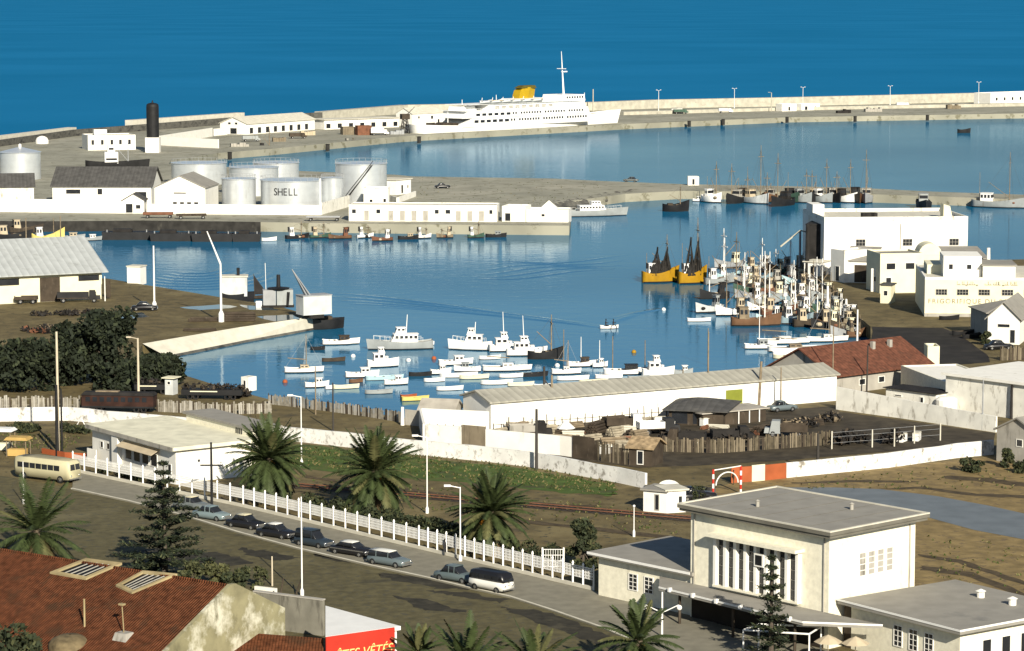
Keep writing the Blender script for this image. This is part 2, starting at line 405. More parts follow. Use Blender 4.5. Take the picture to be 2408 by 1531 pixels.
sheet('slipway', ragged([(2049,768),(2218,771),(2262,792),(2320,832),(2326,852),(2190,862),(2170,838),(2130,812),(2050,806)], 1.5, 3, 5), DARKSLIP, 0.02)  # flat sheet in one near-black tone over the whole slipway
for i, pts in enumerate(([(560,716),(640,722),(655,730),(590,728)], [(425,722),(520,716),(560,722),(470,730)], [(260,742),(330,735),(350,744),(290,752)], [(600,744),(690,740),(705,750),(640,756)])):
    sheet('puddle', ragged(pts, 2, 4, 20+i), PUD, 0.02)

SHADESMEAR = mat('shade_and_smear', (0.036, 0.032, 0.022), var=0.4, scale=0.8, col2=(0.07,0.062,0.04), thr2=0.55, s2=0.35)
for i, pts in enumerate(([(885,1346),(960,1352),(1040,1368),(1110,1372),(1105,1386),(1040,1384),(960,1370),(890,1356)], [(1000,1388),(1090,1392),(1200,1410),(1180,1418),(1080,1404)], [(560,1288),(640,1296),(700,1312),(660,1320),(580,1306)],
        [(720,1300),(800,1306),(850,1318),(790,1322)], [(1180,1425),(1300,1440),(1400,1482),(1500,1520),(1440,1526),(1320,1482),(1200,1440)], [(270,1300),(400,1286),(520,1300),(610,1322),(520,1334),(380,1330)], [(930,1400),(1010,1412),(1100,1440),(1000,1436)])):
    sheet('street_shade_smear', ragged(pts, 5, 7, 60+i), SHADESMEAR, 0.028)  # dark sheets: painted car, tree and building shadows together with oily smears
RUT = mat('damp_wheel_rut', (0.075, 0.055, 0.030), var=0.4, scale=0.9)
for i, pts in enumerate(([(2160,1302),(2260,1316),(2420,1372),(2420,1380),(2250,1324),(2160,1308)], [(2165,1330),(2290,1346),(2420,1398),(2420,1410),(2280,1358),(2165,1340)], [(1860,1134),(2020,1128),(2160,1132),(2160,1135),(2020,1133),(1860,1138)],
        [(2060,1150),(2170,1144),(2300,1160),(2420,1165),(2420,1172),(2290,1166),(2170,1150)], [(2220,1118),(2330,1124),(2420,1136),(2420,1146),(2320,1134),(2220,1124)], [(720,1118),(900,1140),(1150,1176),(1400,1188),(1400,1192),(1150,1182),(900,1147),(720,1123)],
        [(1180,1216),(1330,1232),(1600,1262),(1600,1270),(1330,1240),(1180,1224)])):
    sheet('wheel_ruts', ragged(pts, 2.5, 6, 80+i), RUT, 0.034)
# dry weeds and grass tufts on the open ground
rr = random.Random(4); mb = MB()
zones = [((560,1040),(1450,1100),(1450,1165),(600,1085),1500), ((640,1110),(1500,1190),(1600,1260),(800,1180),350), ((1850,1128),(2420,1085),(2420,1150),(1900,1150),130), ((2180,1260),(2420,1280),(2420,1440),(2190,1350),90), ((-20,1020),(210,1024),(150,1060),(-20,1050),250), ((970,415),(1470,425),(1290,485),(980,470),160)]
for a_, b_, c_, d_, n in zones:
    for _ in range(n):
        u, v = rr.random(), rr.random(); x = (a_[0]*(1-u)+b_[0]*u)*(1-v)+(d_[0]*(1-u)+c_[0]*u)*v; y = (a_[1]*(1-u)+b_[1]*u)*(1-v)+(d_[1]*(1-u)+c_[1]*u)*v
        p = G(x, y, 0.02)
        for k in range(3):
            t = rr.uniform(0,pi); q = Vector((cos(t),sin(t),0))*rr.uniform(0.05,0.16); h = Vector((rr.gauss(0,0.12),rr.gauss(0,0.12),rr.uniform(0.06,0.26)))
            mb.add([p-q, p+q, p+q*0.3+h, p-q*0.3+h], [(0,1,2,3)], 0 if rr.random() < 0.6 else 1)
tag(mb.build('weeds', [mat('green_weed', (0.05,0.072,0.018), var=0.3), mat('dry_weed', (0.16,0.135,0.06), var=0.3)]), kind='stuff')
# ------------------------------------------------------------------ builders: buildings, walls, poles
def window_mesh(w, h, fr, bars=(0, 0)):
    b = 0.09
    mb = MB()
    mb.box(-w/2, w/2, -0.07, 0.0, -h/2, -h/2+b); mb.box(-w/2, w/2, -0.07, 0.0, h/2-b, h/2)
    mb.box(-w/2, -w/2+b, -0.068, 0.0, -h/2+b, h/2-b); mb.box(w/2-b, w/2, -0.068, 0.0, -h/2+b, h/2-b)
    for i in range(bars[0]):
        x = -w/2 + w*(i+1)/(bars[0]+1); mb.box(x-0.03, x+0.03, -0.06, 0, -h/2+b, h/2-b)
    for i in range(bars[1]):
        z = -h/2 + h*(i+1)/(bars[1]+1); mb.box(-w/2+b, w/2-b, -0.055, 0, z-0.03, z+0.03)
    mb.box(-w/2+b, w/2-b, -0.03, 0.0, -h/2+b, h/2-b, 1)
    return mb
FACE = {'f': lambda u, L, D: ((u*L, 0.0), 0.0), 'r': lambda u, L, D: ((L, u*D), pi/2), 'l': lambda u, L, D: ((0.0, u*D), -pi/2), 'b': lambda u, L, D: ((u*L, D), pi)}
def add_opening(root, L, D, face, u, z, w, h, kind='window', fr=None, pane=None, bars=(0, 0), off=0.004):
    (x, y), a = FACE[face](u, L, D)
    o = window_mesh(w, h, fr or WHITE, bars).build(kind, [fr or WHITE, pane or PANE], root)
    nx, ny = sin(a), -cos(a)
    o.location = (x + nx*off, y + ny*off, z); o.rotation_euler = (0, 0, a)
    return o
def slab_roof(mb, p, q, e, f, th, m=0):     # p,q along eave, e,f along ridge -> a sloped slab of thickness th
    up = Vector((0, 0, th)); P = [Vector(x) for x in (p, q, f, e)]
    mb.add([x for x in P] + [x + up for x in P], [(0,3,2,1),(4,5,6,7),(0,1,5,4),(1,2,6,5),(2,3,7,6),(3,0,4,7)], m)
def bld(name, label, p0, p1, D, h, wall=None, roof='flat', rm=None, rise=2.5, over=0.35, ops=(), group=None, cat='building', par=0.5, th=0.22,
        fr=None, rmat2=None, z0=0.0, root=None, axis='x', bar=(0, 0)):
    wall = wall or WHITE; rm = rm or GRROOF
    a, ang, L = frame(p0, p1, z0)
    r = root or thing(name, label, cat, a, ang, group)
    if root is None: r.location = (a.x, a.y, z0)
    w = MB().box(0, L, 0, D, -0.3, h)
    ro = MB()
    if roof == 'gable':
        if axis == 'x':
            for x0, x1 in ((0, 0.3), (L-0.3, L)):
                w.extr([(x0,0,h),(x0,D,h),(x0,D/2,h+rise)], (x1-x0,0,0))
            k = rise/(D/2)
            slab_roof(ro, (-over,-over,h-over*k), (L+over,-over,h-over*k), (-over,D/2,h+rise), (L+over,D/2,h+rise), th)
            slab_roof(ro, (L+over,D+over,h-over*k), (-over,D+over,h-over*k), (L+over,D/2,h+rise), (-over,D/2,h+rise), th)
        else:
            for y0, y1 in ((0, 0.3), (D-0.3, D)):
                w.extr([(0,y0,h),(L/2,y0,h+rise),(L,y0,h)], (0,y1-y0,0))
            k = rise/(L/2)
            slab_roof(ro, (-over,D+over,h-over*k), (-over,-over,h-over*k), (L/2,D+over,h+rise), (L/2,-over,h+rise), th)
            slab_roof(ro, (L+over,-over,h-over*k), (L+over,D+over,h-over*k), (L/2,-over,h+rise), (L/2,D+over,h+rise), th)
    elif roof == 'hip':
        e = min(D/2, L/2-0.5)*0.95
        A = [(-over,-over,h),(L+over,-over,h),(L+over,D+over,h),(-over,D+over,h)]
        B = [(e,D/2,h+rise),(L-e,D/2,h+rise)]
        ro.add(A+B, [(0,1,5,4),(2,3,4,5),(1,2,5),(3,0,4),(3,2,1,0)])
        ro.box(-over, L+over, -over, D+over, h-0.15, h-0.004)
    elif roof == 'shed':                       # single slope falling to the front
        for x0, x1 in ((0, 0.3), (L-0.3, L)):
            w.extr([(x0,0,h),(x0,D,h),(x0,D,h+rise)], (x1-x0,0,0))
        w.box(0.3, L-0.3, D-0.3, D, h, h+rise)
        k = rise/D
        slab_roof(ro, (-over,-over,h-over*k), (L+over,-over,h-over*k), (-over,D+over,h+rise+over*k), (L+over,D+over,h+rise+over*k), th)
    elif roof == 'slab':
        ro.box(-over, L+over, -over, D+over, h, h+th)
    else:                                       # flat roof inside a parapet
        t = 0.25
        w.box(0, L, 0, t, h+0.004, h+par); w.box(0, L, D-t, D, h+0.004, h+par)
        w.box(0, t, t, D-t, h+0.004, h+par); w.box(L-t, L, t, D-t, h+0.004, h+par)
        ro.box(t+0.01, L-t-0.01, t+0.01, D-t-0.01, h+0.003, h+0.12)
    w.build('wall', wall, r)
    ro.build('roof', rm, r)
    for o in ops:
        face, u, z, ww, hh = o[:5]; kind = o[5] if len(o) > 5 else 'window'
        pane = o[6] if len(o) > 6 else None
        add_opening(r, L, D, face, u, z, ww, hh, kind, fr, pane, bar if kind == 'window' else (0, 0))
    return r, L
def wall_line(name, label, pts, h, th=0.3, m=None, cap=None, cat='wall', group=None, jag=0.0, hs=None):
    g = [G(x, y) for x, y in pts]
    o = g[0]; mb = MB(); rr = random.Random(len(pts)*7+int(h*10))
    for i in range(len(g)-1):
        a, b = g[i]-o, g[i+1]-o
        d = (b-a); L = d.length; d.normalize(); n = Vector((-d.y, d.x, 0))*th
        h0 = hs[i] if hs else h; h1 = hs[i+1] if hs else h
        k = max(1, int(L/3.0)) if jag else 1
        zs = [h0+(h1-h0)*j/k + (rr.uniform(-jag, jag) if jag and 0 < j < k else 0) for j in range(k+1)]
        for j in range(k):
            p, q = a+d*(L*j/k), a+d*(L*(j+1)/k)
            za, zb = Vector((0,0,zs[j])), Vector((0,0,zs[j+1])); dn = Vector((0,0,-0.3))
            mb.add([p+dn,q+dn,q+n+dn,p+n+dn,p+za,q+zb,q+n+zb,p+n+za], [(0,3,2,1),(4,5,6,7),(0,1,5,4),(1,2,6,5),(2,3,7,6),(3,0,4,7)])
    ob = mb.build(name, m or WHITE)
    ob.location = o
    return tag(ob, label, cat, group)
def plank_fence(name, label, pts, h, m, cat='fence', bw=0.28, seed=1, gap=0.06):
    g = [G(x, y) for x, y in pts]; o = g[0]; rr = random.Random(seed); mb = MB()
    for i in range(len(g)-1):
        a, b = g[i]-o, g[i+1]-o; L = (b-a).length; d = (b-a).normalized(); n = Vector((-d.y,d.x,0)); k = int(L/bw)
        for j in range(k):
            if rr.random() < 0.05: continue
            p = a+d*(j*bw); q = p+d*(bw*(1-gap-0.25*rr.random())); hh = h*rr.uniform(0.8,1.1); tl = d*rr.gauss(0,0.04); up = Vector((0,0,hh)); dn = Vector((0,0,-0.2)); t = n*0.04; mi = rr.choice((0,0,1,2))
            mb.add([p+dn,q+dn,q+t+dn,p+t+dn,p+up+tl,q+up+tl,q+t+up+tl,p+t+up+tl], [(0,3,2,1),(4,5,6,7),(0,1,5,4),(1,2,6,5),(2,3,7,6),(3,0,4,7)], mi)
        for z in (0.35, 0.8): mb.tube(a+n*0.08+Vector((0,0,h*z)), b+n*0.08+Vector((0,0,h*z)), 0.05, 0.05, 4)
        for j in range(int(L/3)+1): c = a+d*(j*3.0)+n*0.15; mb.tube(c, c+Vector((0,0,h*1.05)), 0.09, 0.08, 5, 1)
    ob = mb.build(name, [m, DKWOOD, TANW if m is DKPLANK else GREYWALL]); ob.location = o; return tag(ob, label, cat)
def pole(px, yb, yt, r, m, label, name='pole', cat='pole', group=None, lamp=None, base=None, zb=0.0, arms=(), lean=0.0):
    p = G(px, yb, zb); h = HT(px, yb, yt, zb)
    t = thing(name, label, cat, p, 0, group)
    MB().tube((0,0,-0.3), (lean,0,h), r, r*0.7, 8).build('shaft', m, t)
    if base: MB().lathe([(r*2.2,0),(r*2.2,base*0.7),(r*1.2,base)], 8).build('base', m, t)
    if lamp == 'arm':
        MB().tube((lean,0,h-0.1),(lean-1.2,0,h+0.15),0.06).build('arm', m, t)
        MB().box(lean-1.7,lean-1.0,-0.16,0.16,h+0.05,h+0.25).build('lamp_head', m, t)
    elif lamp == 'twin':
        for s in (-1, 1):
            MB().tube((lean,0,h-0.1),(lean+s*0.8,0,h+0.2),0.06).build('arm', m, t)
            MB().box(lean+s*0.95-0.3,lean+s*0.95+0.3,-0.15,0.15,h+0.15,h+0.35).build('lamp_head', m, t)
    elif lamp == 'top':
        MB().ball((lean,0,h+0.1), r*2.2, 6).build('lamp_head', m, t)
    for z, w in arms:
        MB().box(-w/2,w/2,-0.1,0.1,h*z-0.08,h*z+0.08).build('crossarm', m, t)
        for k in (-0.45, -0.2, 0.2, 0.45): MB().lathe([(0.06,0),(0.08,0.12),(0.03,0.22)],6,(k*w,0,h*z+0.08)).build('insulator', WMETAL, t)
    return t, h

# ------------------------------------------------------------------ boats
def hull(mb, L, B, F, canoe=False, n=12, drop=0.35, sheer=0.6, m=(0, 1, 2), boot=0.22):
    rings = []; deck = []
    for i in range(n+1):
        t = i/n; x = -L/2 + L*t
        f = 1.0
        if t > 0.45: f = max(0.0, 1-((t-0.45)/0.55)**2.1)
        if t < 0.35: f = (1-0.75*((0.35-t)/0.35)**2.2) if canoe else (1-0.22*((0.35-t)/0.35)**1.5)
        if canoe and i == 0: f = 0.04
        w = max(B/2*f, 0.02)
        z = F*(1+sheer*max(0,(t-0.3)/0.7)**2 + 0.25*(max(0,0.35-t)/0.35)**2)
        rk = 0.06*L*max(0,(t-0.75)/0.25)**2
        zb = boot
        k = 0.65 if t > 0.8 else 1.0
        rings.append([(x+rk,-w,z),(x+rk*0.6,-w*0.93*k-0.0,zb),(x,-w*0.7*k,-0.3),(x,0,-0.6),(x,w*0.7*k,-0.3),(x+rk*0.6,w*0.93*k,zb),(x+rk,w,z)])
        deck.append((x+rk*0.8, max(w-0.09,0.01), z))
    N = 7
    vs = [p for r in rings for p in r]; fs = []; ms = []
    for j in range(n):
        for i in range(N-1):
            fs.append((j*N+i,(j+1)*N+i,(j+1)*N+i+1,j*N+i+1)); ms.append(m[0] if i in (0, N-2) else m[1])
    fs.append(tuple(range(N))); ms.append(m[0])
    o = len(mb.v); mb.v.extend(vs)
    for f, k in zip(fs, ms): mb.f.append(tuple(q+o for q in f)); mb.m.append(k)
    # inside faces of the bulwark and the gunwale cap
    for s in (-1, 1):
        vv = []
        for (x, w, z), r in zip(deck, rings):
            vv += [(r[0][0], s*abs(r[0][1]), z), (x, s*w, z+0.02), (x, s*w, z-drop)]
        ff = []
        for j in range(n):
            for i in range(2):
                q = (j*3+i, j*3+i+1, (j+1)*3+i+1, (j+1)*3+i); ff.append(q if s > 0 else q[::-1])
        mb.add(vv, ff, m[2])
    return deck, drop
def deck_mesh(deck, drop):
    mb = MB(); n = len(deck)
    vs = []
    for x, w, z in deck: vs += [(x,-w,z-drop),(x,w,z-drop)]
    mb.add(vs, [(2*j,2*j+2,2*j+3,2*j+1) for j in range(n-1)])
    return mb
def zat(deck, x):
    for a, b in zip(deck, deck[1:]):
        if a[0] <= x <= b[0]:
            k = (x-a[0])/(b[0]-a[0]+1e-9); return a[2]+(b[2]-a[2])*k, a[1]+(b[1]-a[1])*k
    return deck[0][2], deck[0][1]
def cabin(root, x0, x1, w, z0, z1, m, rm, name='wheelhouse', winrow=True, over=0.15, rake=0.12, wname='window'):
    h = z1-z0
    c = MB().taper(x0, x1, -w/2, w/2, z0, z1, 0.03, rake*h+0.03, 0.04, 0.04).build(name, m, root)
    MB().box(x0-over, x1+over-rake*h, -w/2-over*0.6, w/2+over*0.6, z1, z1+0.08).build('cabin_roof', rm, root)
    if winrow:
        za, zb = z0+h*0.52, z0+h*0.84; n = max(2, int((x1-x0)/0.9))
        for s in (-1, 1):
            for i in range(n):
                xa = x0+(x1-x0-rake*h)*(i+0.18)/n; xb = x0+(x1-x0-rake*h)*(i+0.82)/n
                MB().box(xa, xb, s*(w/2-0.05), s*(w/2+0.012), za, zb).build(wname, PANE, c)
        xr = x1-rake*h*0.68
        mb = MB(); mb.box(xr-0.1, xr+0.06, -w/2+0.15, w/2-0.15, za, zb); mb.build(wname, PANE, c)
    return c
def boat(kind, px, y, lpx, head, label, hm=None, sm=None, mast=None, group=None, L=None, cat='boat', B=None, F=None, boom=True, zoff=0.0, bm=None, mastx=None, net=False, name=None, dm=None, mm=None):
    """px, y: middle of the boat at the waterline in the photograph; lpx: its apparent length there; head: degrees, 0 = bow to the right, -90 = bow to us; mast: height of the mast head in the photograph"""
    p = G(px, y, WZ); s = SC(px, y, WZ)
    a = radians(head); app = abs(cos(a)) + 0.30*abs(sin(a))
    if L is None: L = lpx/s/app
    hm = hm or WMETAL; bm = bm or TAR; sm = sm or WMETAL; dm = dm or DECK; mm = mm or WOOD
    r = thing(name or {'row': 'rowing_boat', 'launch': 'motor_launch', 'cruiser': 'cabin_cruiser', 'yacht': 'motor_yacht', 'sail': 'sailing_boat', 'trawl': 'fishing_boat', 'dhow': 'fishing_boat'}[kind],
              label, cat, p, a, group)
    mh = (HT(px, y, mast, WZ) if mast else 0)
    rr = random.Random(int(px*7+y*13))
    if kind == 'row':
        B = B or max(1.2, L*0.30); F = F or 0.45+0.02*L
        mb = MB(); d, dr = hull(mb, L, B, F, canoe=rr.random() < 0.5, drop=F*0.75, sheer=0.5, boot=0.1)
        mb.build('hull', [hm, bm, hm], r, True); deck_mesh(d, dr).build('bottom_boards', dm, r)
        for t in (-0.22, 0.02, 0.24):
            z, w = zat(d, t*L); MB().box(t*L-0.14, t*L+0.14, -w, w, z-0.16, z-0.10).build('seat', DECK, r)
        if mast: MB().tube((L*0.15,0,0),(L*0.15,0,mh),0.07,0.04).build('mast', WOOD, r)
    elif kind == 'launch':
        B = B or L*0.32; F = F or 0.65+0.02*L
        mb = MB(); d, dr = hull(mb, L, B, F, drop=0.3, sheer=0.55, boot=0.18)
        mb.build('hull', [hm, bm, hm], r, True); deck_mesh(d, dr).build('deck', dm, r)
        z, w = zat(d, 0.0)
        cabin(r, -L*0.02, L*0.26, B*0.68, z-0.3, z+0.75, sm, sm, 'cabin')
        for t in (-0.3, -0.15): MB().box(t*L-0.16, t*L+0.16, -w*0.9, w*0.9, z-0.22, z-0.05).build('seat', DECK, r)
        if mast: MB().tube((-L*0.02,0,z),(-L*0.02,0,mh),0.08,0.05).build('mast', WMETAL, r)
    elif kind == 'sail':
        B = B or L*0.30; F = F or 0.75
        mb = MB(); d, dr = hull(mb, L, B, F, drop=0.12, sheer=0.4, boot=0.2)
        mb.build('hull', [hm, bm, hm], r, True); deck_mesh(d, dr).build('deck', dm, r)
        z, w = zat(d, 0.0)
        cabin(r, -L*0.08, L*0.18, B*0.55, z-0.12, z+0.45, sm, sm, 'cabin', over=0.03, rake=0.5)
        MB().tube((L*0.08,0,z),(L*0.08,0,mh),0.09,0.06,8).build('mast', mm, r)
        MB().tube((L*0.07,0,z+1.4),(-L*0.42,0,z+1.7),0.09,0.08).build('boom', mm, r)
        st = MB()
        for q in ((L*0.5,0,z+0.3),(-L*0.48,0,z+0.1),(0,w,z),(0,-w,z)): st.tube(q,(L*0.08,0,mh*0.96),0.018,0.018,4)
        st.build('rigging', STEEL, r)
    elif kind == 'cruiser':
        B = B or L*0.32; F = F or 1.05
        mb = MB(); d, dr = hull(mb, L, B, F, drop=0.2, sheer=0.55, boot=0.2)
        mb.build('hull', [hm, bm, hm], r, True); deck_mesh(d, dr).build('deck', dm, r)
        z, w = zat(d, 0.0)
        cabin(r, -L*0.30, L*0.14, B*0.72, z-0.2, z+1.25, sm, sm, 'cabin', rake=0.35)
        cabin(r, L*0.12, L*0.30, B*0.5, z-0.15, z+0.65, sm, sm, 'forward_cabin', winrow=False, rake=0.9)
        cabin(r, -L*0.14, L*0.08, B*0.56, z+1.34, z+2.25, sm, sm, 'flying_bridge', rake=0.35)
        if mast: MB().tube((-L*0.05,0,z+1.3),(-L*0.08,0,mh),0.09,0.05).build('mast', WMETAL, r)
    elif kind == 'yacht':
        B = B or L*0.25; F = F or 1.3
        mb = MB(); d, dr = hull(mb, L, B, F, drop=0.25, sheer=0.5, boot=0.22)
        mb.build('hull', [hm, bm, hm], r, True); deck_mesh(d, dr).build('deck', dm, r)
        z, w = zat(d, 0.0)
        cabin(r, -L*0.26, L*0.18, B*0.7, z-0.25, z+1.35, sm, sm, 'deckhouse', rake=0.45)
        cabin(r, -L*0.06, L*0.10, B*0.5, z+1.44, z+2.5, sm, sm, 'wheelhouse', rake=0.3)
        if mast:
            MB().tube((-L*0.08,0,z+1.4),(-L*0.10,0,mh),0.10,0.06).build('mast', WMETAL, r)
        rl = MB()
        for i in range(2, len(d)-1):
            for sg in (-1, 1): rl.tube((d[i][0],sg*d[i][1],d[i][2]),(d[i][0],sg*d[i][1],d[i][2]+0.7),0.025,0.025,4)
        for i in range(2, len(d)-2):
            for sg in (-1, 1): rl.tube((d[i][0],sg*d[i][1],d[i][2]+0.7),(d[i+1][0],sg*d[i+1][1],d[i+1][2]+0.7),0.025,0.025,4)
        rl.build('railing', WMETAL, r)
    else:                                       # fishing boat: high bow, wheelhouse aft, mast and boom
        B = B or min(L*0.30, 6.5); F = F or 0.9+0.05*L
        mb = MB(); d, dr = hull(mb, L, B, F, canoe=(kind == 'dhow'), drop=0.55, sheer=0.85, boot=0.3)
        mb.build('hull', [hm, bm, hm], r, True); deck_mesh(d, dr).build('deck', dm, r)
        z, w = zat(d, -L*0.2)
        hw = 2.0+0.02*L
        if kind == 'trawl':
            cabin(r, -L*0.34, -L*0.12, B*0.58, z-0.55, z+hw, sm, sm, 'wheelhouse')
            MB().lathe([(0.32,0),(0.32,1.1),(0.38,1.2)],8,(-L*0.36,0,z+hw*0.5)).build('funnel', BLACK, r)
        else:
            MB().box(-L*0.3, -L*0.1, -B*0.22, B*0.22, z-0.55, z+0.5).build('hatch', sm, r)
        MB().box(L*0.02, L*0.16, -B*0.2, B*0.2, z-0.55, z+0.15).build('hatch', WOOD, r)
        mx = L*0.2 if mastx is None else mastx*L
        if mast:
            MB().tube((mx,0,z-0.5),(mx,0,mh),0.14,0.07,8).build('mast', mm, r)
            st = MB()
            for q in ((L*0.5,0,z+0.9),(-L*0.3,0,z+hw),(mx-0.6,w,z),(mx-0.6,-w,z),(mx+0.6,w,z),(mx+0.6,-w,z)): st.tube(q,(mx,0,mh*0.93),0.018,0.018,4)
            st.build('rigging', DKWOOD, r)
            MB().box(mx-0.07,mx+0.07,-1.1,1.1,mh*0.8,mh*0.8+0.14).build('crosstree', mm, r)
            if boom: MB().tube((mx,0,z+1.2),(-L*0.22,0.4,min(mh*0.62,z+5.5)),0.09,0.06).build('boom', WOOD, r)
            if mh > 7 and kind == 'trawl': MB().tube((-L*0.38,0,z),(-L*0.38,0,mh*0.62),0.08,0.05).build('mizzen_mast', WOOD, r)
        if net:
            mb = MB()
            for k in range(14):
                x = -L*0.28+L*0.5*rr.random(); yy = B*0.3*(rr.random()-0.5); hh = 1.5+rr.random()*3.0*(1-abs(x)/L)
                mb.lathe([(0.9,0),(0.7,hh*0.5),(0.12,hh)],7,(x,yy,z-0.4))
            mb.build('net_heap', NET, r, True)
            for sx in (-0.12, 0.16):
                g = MB()
                for sy in (-1, 1): g.tube((sx*L,sy*w*0.8,z),(sx*L+0.4,sy*0.3,z+min(mh*0.55,8.5)),0.12,0.09)
                for kk in range(5): g.tube((sx*L+0.3,0,z+min(mh*0.5,7.5)),(sx*L+(kk-2)*0.6,(kk%3-1)*0.8,z+0.6),0.07,0.2)
                g.build('hoisted_net', NET, r)
        # clutter on deck
        if kind == 'trawl' and not net:
            for k in range(4):
                x = L*(-0.08+0.4*rr.random()); yy = (rr.random()-0.5)*B*0.5
                MB().ball((x,yy,z-0.25),0.4+0.25*rr.random(),6,0,(1,1,0.7)).build('net_heap', [NET,RUST2,CANVAS,TANW][k], r)
    return r

# ------------------------------------------------------------------ vehicles
def car_profile(mb, body, L, W, m=0):
    """body: list of (x, z_low, z_high, half width factor)"""
    rings = []
    for x, zl, zh, k in body:
        w = W/2*k
        rings.append([(x,-w*0.92,zl),(x,-w,zl+(zh-zl)*0.45),(x,-w*0.93,zh-0.06),(x,-w*0.6,zh),(x,w*0.6,zh),(x,w*0.93,zh-0.06),(x,w,zl+(zh-zl)*0.45),(x,w*0.92,zl)])
    mb.loft(rings, m)
def wheel(root, x, y, r=0.33):
    wv = MB(); wv.lathe([(r*0.62,-0.1),(r,-0.09),(r,0.09),(r*0.62,0.1)],14)
    o = wv.build('wheel', TYRE, root); o.location = (x, y, r); o.rotation_euler = (pi/2, 0, 0)
    c = MB(); c.lathe([(0.001,0.06),(r*0.45,0.07),(r*0.64,0.02),(r*0.64,-0.02),(r*0.45,-0.07),(0.001,-0.06)],12)
    c.build('hub_cap', CHROME, o)
def car(kind, px, y, rot, label, m, m2=None, L=4.3, W=1.68, H=1.5):
    p = G(px, y, 0.02); r = thing({'van': 'camper_van', 'wagon': 'estate_car', 'truck': 'flatbed_truck'}.get(kind, 'parked_car'), label, 'van' if kind == 'van' else 'car', p, radians(rot))
    m2 = m2 or m
    r.scale = (1.1,1.1,1.1)
    a, b = -L/2, L/2
    if kind == 'van':
        mb = MB(); car_profile(mb, [(a,0.45,1.0,0.9),(a+0.08,0.35,1.12,0.97),(a+1,0.3,1.12,1),(b-1,0.3,1.12,1),(b-0.15,0.33,1.12,0.98),(b,0.4,1.02,0.88)], L, W); mb.build('body', m, r, True)
        mb = MB(); car_profile(mb, [(a+0.06,1.06,1.45,0.9),(a+0.25,1.06,1.9,0.92),(a+0.8,1.06,1.96,0.93),(b-0.9,1.06,1.96,0.93),(b-0.35,1.06,1.88,0.91),(b-0.06,1.06,1.4,0.88)], L, W*1.02); mb.build('upper_body', m2, r, True)
        for s in (-1, 1):
            for i in range(4):
                MB().box(a+0.45+i*0.85, a+1.15+i*0.85, s*(W*0.5-0.09), s*(W*0.5+0.004), 1.25, 1.62).build('window', PANE, r)
        for s in (-1, 1):
            MB().extr([(b-0.02,s*0.06,1.2),(b-0.02,s*0.62,1.2),(b-0.30,s*0.58,1.66),(b-0.30,s*0.06,1.66)], (0.05,0,0)).build('windscreen', PANE, r)
            MB().lathe([(0.001,0.05),(0.11,0.03),(0.12,-0.03)],10,(0,0,0)).build('headlight', CHROME, r, True, (b+0.0,s*0.52,0.78)).rotation_euler = (0, pi/2, 0)
        MB().lathe([(0.13,0),(0.17,0.0),(0.17,0.03),(0.13,0.03)],14).build('badge', CHROME, r, False, (b-0.01,0,0.92)).rotation_euler = (0, pi/2, 0)
        MB().box(b-0.02,b+0.14,-W/2+0.05,W/2-0.05,0.38,0.5).build('bumper', CHROME, r)
        MB().box(a-0.12,a+0.04,-W/2+0.05,W/2-0.05,0.38,0.5).build('bumper', CHROME, r)
    else:
        wg = kind == 'wagon'
        fl = 0.86 if kind == 'low' else 0.95
        mb = MB(); car_profile(mb, [(a,0.4,0.7,0.86),(a+0.12,0.3,0.85,0.95),(a+1.1,0.24,0.9,1),(0,0.24,fl,1),(b-1.1,0.24,0.93,1),(b-0.2,0.28,0.82,0.95),(b,0.38,0.68,0.86)], L, W); mb.build('body', m, r, True)
        xr = a+0.1 if wg else a+0.75
        mb = MB(); car_profile(mb, [(xr,0.86,0.95,0.82),(xr+(0.15 if wg else 0.55),0.86,H-0.04,0.78),(xr+1.0,0.86,H,0.8),(b-1.95,0.86,H-0.02,0.8),(b-1.25,0.86,0.95,0.84)], L, W); mb.build('cabin', PANE, r, True)
        mb = MB(); car_profile(mb, [(xr+(0.12 if wg else 0.5),H-0.09,H-0.03,0.74),(xr+1.0,H-0.09,H+0.025,0.77),(b-1.9,H-0.09,H,0.77),(b-1.8,H-0.1,H-0.05,0.74)], L, W); mb.build('car_roof', m2, r, True)
        for x in (xr+1.05, b-1.85):
            for s in (-1, 1): MB().tube((x,s*W*0.415,0.88),(x,s*W*0.385,H-0.05),0.05,0.05,4).build('door_pillar', m, r)
        for s in (-1, 1):
            MB().lathe([(0.001,0.05),(0.1,0.03),(0.11,-0.04)],10).build('headlight', CHROME, r, True, (b-0.03,s*0.58,0.62)).rotation_euler = (0, pi/2, 0)
            if kind == 'low': MB().box(a+0.2,b-0.2,s*(W/2-0.02),s*(W/2+0.02),0.62,0.72).build('side_trim', CHROME, r)
        MB().box(b-0.02,b+0.1,-W/2+0.08,W/2-0.08,0.34,0.46).build('bumper', CHROME, r)
        MB().box(b-0.03,b+0.03,-0.42,0.42,0.5,0.68).build('grille', CHROME, r)
        MB().box(a-0.1,a+0.02,-W/2+0.08,W/2-0.08,0.34,0.46).build('bumper', CHROME, r)
    for x in (a+0.8, b-0.8):
        for s in (-1, 1): wheel(r, x, s*(W/2-0.09))
    return r
